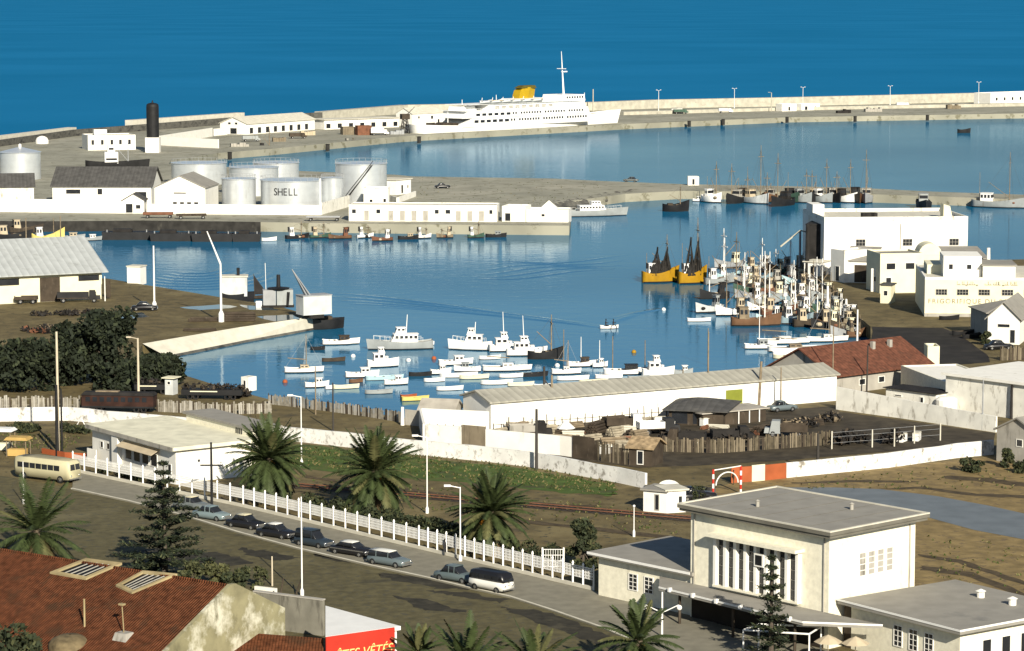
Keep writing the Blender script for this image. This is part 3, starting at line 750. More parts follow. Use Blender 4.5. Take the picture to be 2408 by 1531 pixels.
def truck(px, y, rot, label, m, m2, L=6.5, W=2.1, boxh=1.0, zz=0.0, cab=True, name='flatbed_truck', cat='truck', group=None):
    p = G(px, y, zz); r = thing(name, label, cat, p, radians(rot), group)
    a, b = -L/2, L/2
    MB().box(a, b-(1.9 if cab else 0), -W/2, W/2, 0.85, 1.0).build('flatbed', DKWOOD, r)
    mb = MB(); e = b-(2.0 if cab else 0.05)
    mb.box(a,a+0.08,-W/2,W/2,1.0,1.0+boxh); mb.box(e-0.08,e,-W/2,W/2,1.0,1.0+boxh); mb.box(a+0.08,e-0.08,-W/2,-W/2+0.06,1.0,1.0+boxh*0.95); mb.box(a+0.08,e-0.08,W/2-0.06,W/2,1.0,1.0+boxh*0.95)
    mb.build('side_boards', m, r)
    if cab:
        MB().taper(b-1.9,b-0.4,-W/2+0.05,W/2-0.05,0.6,2.3,0.05,0.35,0.08,0.08).build('cab', m2, r)
        MB().box(b-0.62,b-0.56,-W/2+0.25,W/2-0.25,1.55,2.0).build('windscreen', PANE, r)
        MB().taper(b-0.5,b+0.3,-W/2+0.3,W/2-0.3,0.6,1.3,0.0,0.1,0.1,0.1).build('bonnet', m2, r)
    for x in (a+1.2, b-0.9):
        for s in (-1, 1): wheel(r, x, s*(W/2-0.15), 0.45)
    return r

# ------------------------------------------------------------------ trees
def leaves(mb, centres, n, size, rr, m=0, flat=0.0, shell=0.35):
    for _ in range(n):
        (cx, cy, cz), (rx, ry, rz) = rr.choice(centres)
        while True:
            x, y, z = rr.uniform(-1,1), rr.uniform(-1,1), rr.uniform(-1,1); q = x*x+y*y+z*z
            if shell < q < 1: break
        c = Vector((cx+x*rx, cy+y*ry, cz+z*rz))
        u = Vector((rr.gauss(0,1), rr.gauss(0,1), rr.gauss(0,1)*(1-flat))).normalized()
        w = u.cross(Vector((rr.gauss(0,1), rr.gauss(0,1), rr.gauss(0,1)))).normalized()
        s = size*rr.uniform(0.6,1.3); mb.add([c-u*s-w*s*0.5, c+u*s-w*s*0.5, c+u*s+w*s*0.5, c-u*s+w*s*0.5], [(0,1,2,3)], m if rr.random() < 0.75 else 1-m)
def tree(px, yb, yt, wpx, label, n=2600, mats=None, name='leafy_tree', cat='tree', group=None, size=0.24, clumps=16, low=0.25, seed=1, zb=0.0, leansz=0):
    rr = random.Random(seed)
    p = G(px, yb, zb); s = SC(px, yb, zb); H = HT(px, yb, yt, zb); W = wpx/s/2
    t = thing(name, label, cat, p, 0, group)
    cs = []
    for i in range(clumps):
        a = rr.uniform(0, 2*pi); k = sqrt(rr.random())*0.72; z = H*(low+ (1-low)*rr.random()*0.85)
        k *= sqrt(max(0.1, 1-((z/H-0.45)/0.62)**2))
        rad = W*rr.uniform(0.28,0.46)
        cs.append(((cos(a)*W*k, sin(a)*W*k, min(z, H-rad*0.7)), (rad, rad, rad*0.75)))
    tr = MB(); tr.tube((0,0,-0.3),(0,0,H*0.55),0.035*H,0.018*H,8)
    for c, _ in cs: tr.tube((0,0,H*rr.uniform(0.2,0.5)),c,0.012*H,0.004*H,5)
    tr.build('trunk', BARK, t)
    mb = MB(); leaves(mb, cs, n, size, rr, 0)
    mb.build('crown', mats or [LEAF, LEAF2], t)
    return t
def palm(px, yb, yc, wpx, label, seed=1, dates=True, nf=120, zb=0.0, name='date_palm', droop=1.0, group=None, h=None, wm=None):
    """px,yb: foot of the trunk; yc: heart of the crown; wpx: width of the crown"""
    rr = random.Random(seed*31+5); droop *= rr.uniform(0.85,1.2); nf = int(nf*rr.uniform(0.82,1.08))
    p = G(px, yb, zb); s = SC(px, yb, zb); H = h or HT(px, yb, yc, zb); Lf = (wm or wpx/s)/2*1.42
    t = thing(name, label, 'palm tree', p, 0, group)
    tr = MB(); k = max(3, int(H/0.35))
    prof = [(0.55,-0.3)]
    for i in range(k): prof += [(0.40+0.10*(i%2)+0.12*max(0,1-i*0.25), H*i/k)]
    prof += [(0.55,H-0.2),(0.45,H+0.2),(0.05,H+0.5)]
    tr.lathe(prof, 12); tr.build('trunk', TRUNK, t)
    mb = MB()
    for i in range(nf):
        el = radians(-48 + 130*(i/nf)**0.9 + rr.uniform(-8,8)); az = i*2.39996+rr.uniform(-0.25,0.25)
        L = Lf*rr.uniform(0.85,1.12); seg = 9
        d = Vector((cos(az)*cos(el), sin(az)*cos(el), sin(el))); pt = Vector((0,0,H)); pts = [pt.copy()]
        for j in range(seg):
            d.z -= droop*0.115*(1.2-sin(el)*0.55); d.normalize(); pt = pt + d*(L/seg); pts.append(pt.copy())
        mm = 2 if (i < nf*0.10 and rr.random() < 0.7) else (1 if rr.random() < 0.13 else 0)
        side = Vector((-sin(az), cos(az), 0))
        for j in range(seg):
            a, b = pts[j], pts[j+1]; up = (b-a).cross(side).normalized()
            mb.add([a-side*0.035, b-side*0.02, b+side*0.02, a+side*0.035], [(0,1,2,3)], mm)
            if j == 0: continue
            for q in range(4):
                e = a+(b-a)*(q/4); wl = Lf*0.155*(sin(pi*min(1,(j+q/4)/seg*0.93+0.06))**0.6)
                for sg in (-1, 1):
                    tip = e + (side*sg*0.75 + (b-a).normalized()*0.65 - Vector((0,0,0.22+0.25*rr.random())))*wl
                    wd = (b-a).normalized()*0.10
                    mb.add([e-wd, e+wd, tip+wd*0.25, tip-wd*0.25], [(0,1,2,3)], mm)
    mb.build('crown', [FROND, FROND2, DEADF], t)
    if dates:
        for k in range(4):
            az = k*1.57+0.5+rr.uniform(-0.3,0.3); c = MB(); bx, by = cos(az)*Lf*0.25, sin(az)*Lf*0.25
            for q in range(12): c.ball((bx+rr.gauss(0,0.13),by+rr.gauss(0,0.13),H-0.35-rr.random()*0.7),0.11,4)
            c.tube((0,0,H+0.1),(bx,by,H-0.2),0.05,0.03,5)
            c.build('date_cluster', DATES, t)
    return t
def norfolk(px, yb, yt, wpx, label, seed=1, zb=0.0, tiers=11, mats=None, group=None, dens=1.0):
    rr = random.Random(seed)
    p = G(px, yb, zb); s = SC(px, yb, zb); H = HT(px, yb, yt, zb); W = wpx/s/2
    t = thing('norfolk_pine', label, 'pine tree', p, 0, group)
    MB().tube((0,0,-0.3),(0,0,H*0.99),0.025*H+0.05,0.03,8).build('trunk', BARK, t)
    mb = MB(); br = MB()
    for k in range(tiers):
        f = k/(tiers-1); z = H*(0.10+0.87*f**0.92); L = W*(1.0-0.90*f**1.15)*rr.uniform(0.9,1.08)
        nb = 7 if f < 0.8 else 5
        for i in range(nb):
            az = 2*pi*i/nb + k*0.7 + rr.uniform(-0.15,0.15)
            Lb = L*rr.uniform(0.62,1.12); zj = rr.uniform(-0.03,0.03)*H*(1-f)
            if rr.random() < 0.08: continue
            e = Vector((cos(az)*Lb, sin(az)*Lb, z + zj + Lb*rr.uniform(0.0,0.2))); o = Vector((0,0,z+zj))
            br.tube(o, e, 0.05, 0.02, 4)
            n = int((10+30*L)*dens)
            for q in range(n):
                u = rr.random()**0.7; c = o+(e-o)*u + Vector((rr.gauss(0,0.12+0.1*L*u*0.6), rr.gauss(0,0.12+0.1*L*u*0.6), 0.06+rr.gauss(0,0.09)))
                a2 = rr.uniform(0, 2*pi); d = Vector((cos(a2), sin(a2), rr.uniform(0.1,0.5)))*0.26; w2 = Vector((-sin(a2), cos(a2), 0))*0.10
                mb.add([c-d-w2, c+d-w2*0.4, c+d+w2*0.4, c-d+w2], [(0,1,2,3)], 1 if rr.random() < 0.2 else 0)
    br.build('branches', BARK, t)
    mb.build('crown', mats or [PINE, PINE2], t)
    return t
def hedge(name, label, pts, h, th, n, mats, seed=1, size=0.2, cat='hedge', group=None):
    rr = random.Random(seed); g = [G(x, y) for x, y in pts]; o = g[0]; mb = MB()
    seg = [(g[i]-o, g[i+1]-o) for i in range(len(g)-1)]
    tot = sum((b-a).length for a, b in seg)
    for a, b in seg:
        L = (b-a).length; k = int(n*L/tot); cs = []
        for j in range(max(2, int(L/1.0))):
            c = a+(b-a)*rr.random(); hh = h*rr.uniform(0.7,1.1)
            cs.append(((c.x+rr.gauss(0,th*0.15), c.y+rr.gauss(0,th*0.15), hh*0.5), (1.0, th*0.5, hh*0.5)))
        leaves(mb, cs, k, size, rr, 0, shell=0.1)
    ob = mb.build(name, mats); ob.location = o
    return tag(ob, label, cat, group)
# ================================================================== far mole
wall_line('sea_wall', 'long stone parapet along the right and middle outer edge of the far breakwater', [(760,281),(960,267),(1400,260),(1550,255),(1850,250),(2407,238),(2900,233)], 4,
          th=5.0, m=STONE, hs=[3.6,4.2,4.2,4.4,4.6,5.0,5.0])
wall_line('sea_wall', 'dark weathered parapet along the left outer edge of the far breakwater', [(-600,421),(0,345),(180,320),(575,290),(758,281.5)], 3,
          th=2.0, m=STONED, hs=[2.4,2.4,2.6,3.0,3.4])
wall_line('parapet_walkway', 'pale raised walkway slab on the sea wall behind the black tower', [(312,308),(575,288.5)], 4.6, th=4, m=CONC, cat='walkway')
wall_line('parapet_walkway', 'short pale walkway slab at the left end of the sea wall', [(-60,349),(180,318.5)], 3.4, th=4, m=CONC, cat='walkway')
wall_line('retaining_wall', 'lower terrace wall on the right half of the far breakwater', [(1466,271),(1857,260),(2407,250),(2800,243)], 1.6, th=6, m=STONE)
def jetty_lamp(px, yb, yt, label): pole(px, yb, yt, 0.14, WMETAL, label, 'street_lamp', 'street lamp', 'lamp posts along the far breakwater', lamp='twin', base=2.2)
for px, yb, yt, w in ((1548,268,213,'nearest to the bow of the ferry'), (1726,262,209,'just right of the white harbour boat'), (1887,258,206,'beside the whitewashed breakwater shed'),
                      (2092,254,203,'in the middle of the right half'), (2300,248,194,'closest to the long white house')):
    jetty_lamp(px, yb, yt, 'white twin headed lamp post on the far breakwater, ' + w)
pole(1813, 262, 218, 0.25, STONE, 'stubby signal post on the far breakwater with a small box on top', 'signal_post', 'post', lamp='arm')
pole(1394, 262, 210, 0.35, STONE, 'grey post standing behind the bow of the ferry', 'mooring_post', 'post')

W3 = [('f', u, 3.0, 1.2, 2.0) for u in (0.1, 0.3, 0.5, 0.68, 0.87)]
r, L = bld('harbour_office', 'white flat roofed house with five arched openings left of the black tower', (207,354), (319,352), 13, 5.3, WHITE, 'flat', CONC, ops=W3 + [('r',0.5,2.5,1.2,1.8,'door')], par=0.4)
MB().box(L*0.18, L*0.45, 5, 8, 5.7, 7.6).build('roof_hut', WHITE, r)
p = G(358, 359); s = SC(358, 359)
r = thing('harbour_tower', 'black cylindrical tower with rounded top on a white block', 'tower', p)
MB().box(-2.6, 2.6, -0.2, 5.2, -0.3, 5.6).build('base', WHITE, r)
hb = HT(358, 359, 243); MB().lathe([(2.35,5.6),(2.35,hb-1.4),(2.2,hb-0.5),(1.5,hb-0.1),(0.4,hb+0.1),(0.15,hb+1.0),(0.01,hb+1.1)], 28, (0,2.5,0)).build('shaft', BLACK, r)
add_opening(r, 5, 5, 'f', 0.0, 2.2, 0.7, 3.6, 'door', WHITE, GREYWALL)
add_opening(r, 5, 5, 'f', 0.32, 3.6, 0.7, 1.2, 'window', WHITE)
wall_line('yard_wall', 'white wall running back from the black tower towards the sheds', [(376,341),(500,321)], 3.6, 0.4, WHITE)
wall_line('yard_wall', 'white wall running forward right of the black tower', [(376,342),(513,349)], 3.5, 0.4, WHITE)
wall_line('yard_wall', 'short white wall joining the arched shed on the far quay', [(504,320),(534,317)], 3.0, 0.4, WHITE)
bld('quay_shed', 'long white shed with pale pitched roof and gabled end on the far quay', (581,317), (740,305), 14, 4.6, WHITE, 'gable', CONC, rise=2.6, over=0.5,
    ops=[('l',0.4,4.6,1.5,1.0),('l',0.65,4.6,1.5,1.0),('l',0.5,1.4,3.5,2.6,'door')] + [('f', 0.06+0.116*i, 1.6, 2.6, 2.6, 'door') for i in range(8)])
bld('quay_shed', 'lower white shed with pale flat roof behind the brown crates', (763,305), (938,299), 12, 4.2, WHITE, 'slab', CONC, over=0.8, ops=[('f', 0.05+0.15*i, 1.5, 2.4, 2.2, 'door') for i in range(7)])
bld('quay_house', 'small white gabled house behind the stern of the ferry', (969,297), (1046,293), 10, 5.5, WHITE, 'gable', CONC, rise=2.4, ops=[('f',0.2,3.8,1.2,1.2),('f',0.6,3.6,1.6,1.6),('f',0.8,1.4,1.4,2.6,'door')])
bld('long_house', 'long white house at the right end of the far breakwater', (2328,246), (2470,241), 12, 5.5, WHITE, 'flat', CONC, ops=[('f',0.1+0.13*i,2.8,1.6,1.8) for i in range(7)])
bld('breakwater_shed', 'whitewashed shed below the breakwater parapet, left of its lamp post', (1838,262), (1872,261), 5, 3.2, WHITE, 'flat', CONC, ops=[('f',0.5,1.2,1.4,2,'door')])
bld('breakwater_shed', 'wider whitewashed shed with a dark doorway right of the breakwater lamp', (1884,260), (1927,258.5), 5, 2.8, WHITE, 'flat', CONC, ops=[('f',0.25,1.1,2,2,'door'),('f',0.75,1.5,1,1)])
bld('breakwater_hut', 'tiny white hut on the breakwater close to the first lamp post', (1591,266), (1604,265), 3, 2.4, WHITE, 'slab', CONC, ops=[('f',0.5,1.0,0.8,1.8,'door')])
def crate(px, y, w, h, d, m, label):
    a = G(px, y); r = thing('cargo_container', label, 'container', a, radians(20))
    MB().box(-w/2,w/2,0,d,0,h).build('body', m, r)
    mb = MB()
    for i in range(7): mb.box(-w/2+w*i/6-0.05*(i > 0)-0.03, -w/2+w*i/6+0.07, -0.08, 0, 0.1, h-0.1)
    mb.build('ribs', m, r); MB().box(-w/2-0.05,w/2+0.05,-0.1,d+0.05,h,h+0.12).build('lid', m, r)
crate(820, 317, 5.2, 3.2, 4, TANW, 'tan freight box on the far quay, left of the brown one')
crate(857, 318, 6.0, 3.9, 4, RUST2, 'brown freight box on the far quay beside a white lorry')
truck(892, 318, 15, 'white lorry parked beside the brown freight box on the far quay', WMETAL, WMETAL, L=7.5, boxh=2.0)
p = G(952, 314); r = thing('dockside_crane', 'dark lattice dockside crane standing left of the ferry stern', 'crane', p, radians(20)); h = HT(952,314,258)
mb = MB()
for sx in (-1.6, 1.6):
    for sy in (-1.6, 1.6): mb.tube((sx,sy,0),(sx*0.5,sy*0.5,h*0.62),0.22,0.18)
for k in range(4):
    z0, z1 = h*0.15*k, h*0.15*(k+1); f0, f1 = 1-0.5*z0/(h*0.62), 1-0.5*z1/(h*0.62)
    for sy in (-1.6,1.6): mb.tube((-1.6*f0,sy*f0,z0),(1.6*f1,sy*f1,z1),0.1); mb.tube((1.6*f0,sy*f0,z0),(-1.6*f1,sy*f1,z1),0.1)
mb.build('tower', TAR, r); MB().box(-1.8,1.8,-1.5,1.5,h*0.60,h*0.82).build('cab', DKWOOD, r); MB().tube((0.5,0,h*0.75),(5,2,h*1.1),0.2,0.1).build('jib', TAR, r)
for i, (px, y) in enumerate(((770,342),(540,361),(985,324),(1620,287),(1700,283),(1850,278),(2010,276),(2180,273))):
    p = G(px, y); o = MB().lathe([(0.8,-2.2),(0.8,0.3),(1.0,0.5),(0.01,0.6)],8).build('fender_pile', PILES); o.location = p
    tag(o, 'dark mooring pile on the far quay edge, ' + ('below the brown freight box','left of the moored dark fishing boat','at the stern of the ferry','just right of the ferry bow','left of the white harbour boat','below the whitewashed sheds','third from the right edge','nearest the right edge')[i], 'pile', 'mooring piles')
p = G(99, 338); o = MB().lathe([(2.6,0),(2.6,1.3),(2.1,2.3),(1.1,2.9),(0.01,3.1)],16).build('domed_cistern', WHITE, smooth=True); o.location = p; tag(o, 'small round white cistern far left on bare ground', 'cistern')

# ------------------------------------------------------------------ the white ferry
a, ang, L = frame((1004,329), (1463,304), WZ)
L = L*1.0; Bm = 15.0
nrm = Vector((-sin(ang), cos(ang), 0)); cpt = a + Vector((cos(ang), sin(ang), 0))*(L/2) + nrm*(Bm/2)
ship = thing('passenger_ferry', 'white passenger ferry with yellow funnel moored at the far breakwater', 'ship', cpt, ang)
s0 = SC(1200, 315, WZ)
k = 1.0/s0                                             # metres per photograph pixel there
mb = MB(); d, dr = hull(mb, L, Bm, 5.0, n=22, drop=0.5, sheer=0.75, boot=0.9, m=(0,1,0))
mb.build('hull', [SHIPW, TAR, SHIPW], ship, True); deck_mesh(d, dr).build('deck', DECK, ship)
MB().box(-L*0.36,L*0.33,-Bm/2-0.06,Bm/2*0.9,1.9,2.35).build('rubbing_strake', TAR, ship)
def tier(x0, x1, w, z0, z1, name='superstructure', rake=0.6, rk0=0.4, m=SHIPW):
    return MB().taper(x0,x1,-w/2,w/2,z0,z1,rk0*(z1-z0),rake*(z1-z0),0.02,0.02).build(name, m, ship)
t1 = tier(-L*0.33, L*0.335, Bm*0.985, 4.4, 8.2, rk0=1.6, rake=0.3)
t2 = tier(-L*0.31, L*0.325, Bm*0.96, 8.2, 11.2, rk0=0.3, rake=0.5)
t3 = tier(-L*0.20, L*0.31, Bm*0.86, 11.2, 13.8, rk0=0.3, rake=0.4)
t4 = tier(L*0.19, L*0.305, Bm*0.9, 13.8, 16.6, 'bridge', rake=0.25)
tier(-L*0.05, L*0.14, Bm*0.5, 13.8, 15.6, 'engine_casing')
tier(-L*0.31, -L*0.23, Bm*0.5, 11.2, 13.2, 'aft_house')
for tt, z0, z1, xs, stp, wd in ((t1, 6.3, 7.3, (-0.27,0.31), 1.75, 1.0), (t2, 9.2, 10.1, (-0.26,0.29), 1.75, 0.95)):
    x = xs[0]*L; i = 0
    while x < xs[1]*L:
        i += 1
        lng = x < (xs[0]+0.17)*L
        ww = wd*2.6 if lng else wd
        if i % 9 != 0:
            yy = -(Bm*(0.985 if tt is t1 else 0.96))/2
            MB().box(x, x+ww, yy-0.03, yy+0.1, z0-(0.2 if lng else 0), z1).build('window', PANE, tt)
        x += (stp*2.2 if lng else stp)
for i in range(9):
    x = -L*0.16+i*L*0.034; MB().box(x, x+L*0.022, -Bm*0.43-0.04, -Bm*0.43+0.1, 11.7, 13.0).build('window', GREYWALL, t3)
for i in range(7):
    x = L*0.205+i*L*0.0135; MB().box(x, x+0.9, -Bm*0.45-0.03, -Bm*0.45+0.1, 15.0, 15.9).build('window', PANE, t4)
for i, z in enumerate((8.2, 11.2, 13.8)):
    MB().box(-L*(0.335-0.02*i), L*(0.305-0.012*i), -Bm*(0.5-0.02*i)-0.25, Bm*(0.5-0.02*i)+0.25, z, z+0.18).build('deck_edge', SHIPW, ship)
fx = L*0.045
mb = MB(); 
rr_ = []
for z, xa, xb, w in ((14.0,-6.0,4.6,2.2),(17.0,-5.6,4.9,2.1),(19.0,-4.8,5.4,2.0),(20.4,-2.6,5.6,1.7)):
    rr_.append([(fx+xa,-w,z),(fx+(xa+xb)/2,-w*1.25,z),(fx+xb,-w*0.6,z),(fx+xb,w*0.6,z),(fx+(xa+xb)/2,w*1.25,z),(fx+xa,w,z)])
mb.loft(rr_); fo = mb.build('funnel', FUNNEL, ship)
MB().taper(fx-4.9,fx+5.5,-2.1,2.1,20.0,21.2,2.6,0.4,0.5,0.5).build('funnel_cap', mat('dark_olive_paint', (0.09,0.075,0.012)), fo)
mh = HT(1322, 311, 122, WZ); mx = L*0.25
MB().tube((mx,0,13.8),(mx-1.8,0,mh),0.55,0.12,8).build('mast', SHIPW, ship)
MB().box(mx-1.9,mx-1.5,-2.6,2.6,mh*0.78,mh*0.78+0.3).build('crosstree', SHIPW, ship); MB().box(mx-1.2,mx+1.6,-0.6,0.6,mh*0.74,mh*0.74+0.5).build('radar', SHIPW, ship)
MB().tube((L*0.36,0,6),(L*0.36,0,17),0.3,0.12).build('foremast', SHIPW, ship)
for i in range(6):
    x = -L*0.21+i*L*0.052
    lb = MB(); hull(lb, 7.0, 2.2, 0.8, canoe=True, n=8, drop=0.1)
    o = lb.build('lifeboat', [SHIPW, GRHULL, SHIPW], ship, True); o.location = (x, -Bm*0.46, 14.6)
    MB().box(x-3.2,x+3.2,-Bm*0.46-0.9,-Bm*0.46+0.9,15.25,15.6).build('lifeboat_cover', CANVAS if i % 2 else STEEL, ship)
    MB().tube((x-2,-Bm*0.40,13.8),(x-2,-Bm*0.45,16.8),0.14).build('davit', SHIPW, ship)
for x, h in ((-L*0.40,9),(-L*0.27,16),(-L*0.10,17.5),(-L*0.34,11)): MB().tube((x,0,5),(x,0,h),0.28,0.12).build('derrick_post', SHIPW, ship)
MB().box(-L*0.41,-L*0.335,-Bm*0.38,Bm*0.3,4.6,6.4).build('aft_recess', DKWOOD, ship)
rl = MB()
for i in range(28):
    x = -L*0.30+i*L*0.0205; rl.tube((x,-Bm*0.48,11.2),(x,-Bm*0.48,12.3),0.06,0.06,4)
rl.tube((-L*0.30,-Bm*0.48,12.3),(L*0.26,-Bm*0.48,12.3),0.06,0.06,4); rl.tube((-L*0.30,-Bm*0.48,11.8),(L*0.26,-Bm*0.48,11.8),0.05,0.05,4)
rl.build('railing', SHIPW, ship)

# ------------------------------------------------------------------ boats beside the far mole
boat('trawl', 626, 357, 40, 20, 'dark fishing boat with one mast moored at the far quay left of the crates', BLACK, TAR, mast=298)
boat('trawl', 824, 345, 32, 20, 'dark fishing boat moored under the brown freight box', BLACK, GREYWALL, mast=322)
boat('launch', 1645, 287, 36, 12, 'white launch tied to the far breakwater near the ferry bow', WMETAL, WMETAL)
boat('launch', 1759, 281, 64, 10, 'larger white harbour boat tied to the far breakwater between two lamp posts', WMETAL, WMETAL)
boat('row', 2265, 313, 31, 5, 'lone black lighter floating in the open basin at the right', BLACK, bm=BLACK, F=1.5, name='lighter', cat='barge')
# coaster hauled out left
p = G(273, 399); s = SC(273, 399); a_ = radians(12); Lc = 139/s/cos(a_)
r = thing('cargo_coaster', 'black hulled coaster with white wheelhouse lying below the arched house', 'ship', p, a_)
mb = MB(); d, dr = hull(mb, Lc, Lc*0.2, 2.6, drop=0.5, sheer=0.35, boot=0.2); mb.build('hull', [BLACK, BLACK, BLACK], r, True); deck_mesh(d, dr).build('deck', DKWOOD, r)
c = MB().box(-Lc*0.19,Lc*0.03,-2,2,2.2,6.0).build('wheelhouse', WMETAL, r); MB().box(-Lc*0.14,-Lc*0.02,-1.6,1.6,6.0,8.2).build('bridge', WMETAL, r)
MB().box(-Lc*0.17,Lc*0.01,-2.06,-1.9,3.3,4.0).build('window', PANE, c); MB().box(-Lc*0.12,-Lc*0.04,-1.65,-1.5,6.8,7.5).build('window', PANE, c)
MB().tube((Lc*0.2,0,2),(Lc*0.2,0,9),0.2,0.1).build('mast', STEEL, r); MB().tube((Lc*0.19,0,3),(Lc*0.03,0,7),0.12,0.1).build('boom', STEEL, r)

# ================================================================== tank farm on the middle mole
def tank(px, yb, yt, rpx, label, cone=0.0, m=SILVER, stair=False, rail=True):
    s = SC(px, yb); rad = rpx/s; p = G(px, yb) + Vector((0, rad, 0)); h = HT(px, yb, yt)
    r = thing('oil_tank', label, 'storage tank', p, 0, 'oil storage tanks')
    sh = MB().lathe([(rad,-0.3),(rad,h)], 48).build('shell', m, r, True)
    rg = MB()
    for i in range(1, 4): rg.lathe([(rad+0.002,h*i/4-0.05),(rad+0.04,h*i/4-0.05),(rad+0.04,h*i/4+0.05),(rad+0.002,h*i/4+0.05)], 48)
    rg.build('seam_rings', m, r)
    MB().lathe([(rad+0.25,h),(rad+0.25,h+0.15),(0.3,h+0.15+cone),(0.01,h+0.3+cone)], 48).build('tank_roof', m, r)
    if cone > 0.5: MB().lathe([(0.5,h+cone),(0.5,h+cone+0.9),(0.05,h+cone+1.2)],10).build('vent', WMETAL, r)
    if rail:
        mb = MB(); n = 26
        for i in range(n):
            a = 2*pi*i/n; b = 2*pi*(i+1)/n; q = (cos(a)*rad, sin(a)*rad); q2 = (cos(b)*rad, sin(b)*rad)
            mb.tube((q[0],q[1],h+0.1),(q[0],q[1],h+1.1),0.05,0.05,4); mb.tube((q[0],q[1],h+1.1),(q2[0],q2[1],h+1.1),0.05,0.05,4)
        mb.build('railing', STEEL, r)
    if stair:
        mb = MB(); n = 26
        for i in range(n):
            a = radians(235 + 62*i/n); b = radians(235 + 62*(i+1)/n); z0, z1 = h*i/n, h*(i+1)/n
            for k_, (ra, dz) in enumerate(((rad+0.15,0.1),(rad+0.9,0.1),(rad+0.9,1.1))):
                mb.tube((cos(a)*ra,sin(a)*ra,z0+dz),(cos(b)*ra,sin(b)*ra,z1+dz),0.11,0.11,4)
            mb.tube((cos(a)*rad,sin(a)*rad,z0),(cos(a)*(rad+0.95),sin(a)*(rad+0.95),z0),0.12,0.12,4)
        mb.build('stairs', TAR, r)
    return r, rad, h
tank(40, 424, 361, 48, 'isolated silver oil tank with conical roof at the far left', 1.6, rail=False)
tank(461, 436, 387, 65, 'pale grey oil tank rising behind the gabled depot house', 0.5)
tank(645, 452, 386, 54, 'rearmost grey oil tank with its rim level with the water behind', 0.3)
tank(592, 462, 397, 58, 'wide grey oil tank just behind the two front tanks', 0.3)
tank(846, 478, 388, 61, 'largest oil tank of the depot with an outside stairway', 0.4, stair=True)
tank(780, 488, 420, 26, 'slim oil tank between the lettered tank and the largest one', 0.2)
tank(558, 490, 423, 40, 'front left oil tank beside the gabled depot house', 0.2)
shell_t, rad, h = tank(681, 492, 428, 74, 'front oil tank with black SHELL lettering', 0.2)
sz = 2.9
for i, ch in enumerate('SHELL'):
    a = radians(270 - 9 + (i-1.9)*9.3)
    o = text(ch, sz, BLACK, shell_t, (cos(a)*(rad+0.05), sin(a)*(rad+0.05), h*0.50), (pi/2, 0, a+pi/2), 'letter', 0.04, align='CENTER', sx=0.85)
pole(753, 505, 420, 0.32, WMETAL, 'thick white pipe standing at the corner of the depot wall', 'vent_pipe', 'pipe')
wall_line('depot_wall', 'white boundary wall along the front of the oil depot', [(345,503),(755,506)], 2.7, 0.35, WHITE)
wall_line('depot_wall', 'higher white boundary wall left of the oil depot entrance', [(-300,495),(-30,498),(130,500),(290,502)], 3.6, 0.35, WHITE)
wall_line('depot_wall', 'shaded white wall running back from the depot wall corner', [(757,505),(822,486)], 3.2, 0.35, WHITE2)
bld('depot_hall', 'long white depot hall with dark pitched roof behind the boundary wall', (124,484), (356,484), 22, 5.6, WHITE, 'gable', DKROOF, rise=4.6, over=0.6,
    ops=[('f',0.21,4.0,4.2,1.4),('f',0.48,4.0,1.5,1.8),('f',0.9,2.0,3.0,4.0,'door')])
bld('depot_annex', 'small white porch with dark roof between the hall and the gabled house', (289,502), (339,502), 6, 3.6, WHITE, 'gable', DKROOF, rise=1.7, axis='y', ops=[('f',0.3,1.4,2.0,2.6,'door'),('f',0.72,1.8,1.4,1.2)])
bld('depot_house', 'white depot house with gable facing the harbour and four small windows', (364,502), (483,503), 17, 7.0, WHITE, 'gable', GRROOF, rise=3.2, axis='y', over=0.25,
    ops=[('f',0.40+0.14*i,2.6,1.3,1.3) for i in range(4)] + [('f',0.2,1.3,1.2,2.4,'door'),('f',0.5,5.6,3.6,0.5)])
bld('depot_store', 'dark roofed store with open gable at the far left of the depot', (-60,478), (80,476), 14, 4.6, WHITE2, 'gable', DKROOF, rise=3.2, over=0.5, ops=[('r',0.5,2.6,2.4,2.2,'door')])
bld('quay_offices', 'long low white range with a row of doors on the middle mole', (820,520), (1168,522), 9, 4.0, WHITE, 'flat', CONC, par=0.35,
    ops=[('f',0.035,2.6,1.2,1.2),('f',0.12,1.5,1.4,2.8,'door',GREYWALL),('f',0.20,2.6,1.2,1.2)] + [('f',0.285+0.078*i,1.5,1.5,2.8,'door',GREYWALL) for i in range(4)] +
        [('f',0.595,2.6,1.2,1.2),('f',0.67,2.6,1.4,1.2)] + [('f',0.74+0.078*i,1.5,1.5,2.8,'door',GREYWALL) for i in range(3)] + [('f',0.96,2.6,1.0,1.2)])
bld('upper_block', 'white block standing behind the left end of the low white range', (855,486), (913,486), 8, 4.6, WHITE, 'flat', CONC, ops=[('f',0.3,1.6,1,1),('f',0.85,1.6,0.9,1.4)])
bld('quay_annex', 'white shed adjoining the right end of the low white range', (1180,521), (1235,522), 7, 3.6, WHITE, 'flat', CONC, ops=[('f',0.25,1.2,1.6,2.2,'door')])
r, L = bld('quay_annex', 'white shed with a small pyramid roof at the tip of the middle mole', (1237,522), (1336,523), 8, 2.8, WHITE, 'flat', CONC, ops=[('f',0.4,1.8,1,0.8)])
MB().taper(L*0.28,L*0.72,2,6,3.2,5.4,L*0.215,L*0.215,1.95,1.95).build('pyramid_roof', WHITE, r)
bld('watch_hut', 'white flat roofed hut on the grassy mole behind the oil tanks', (931,459), (966,455), 7, 4.4, WHITE, 'slab', CONC, over=0.4, ops=[('f',0.4,1.6,1.2,2.6,'door'),('f',0.78,2.2,0.8,1)])
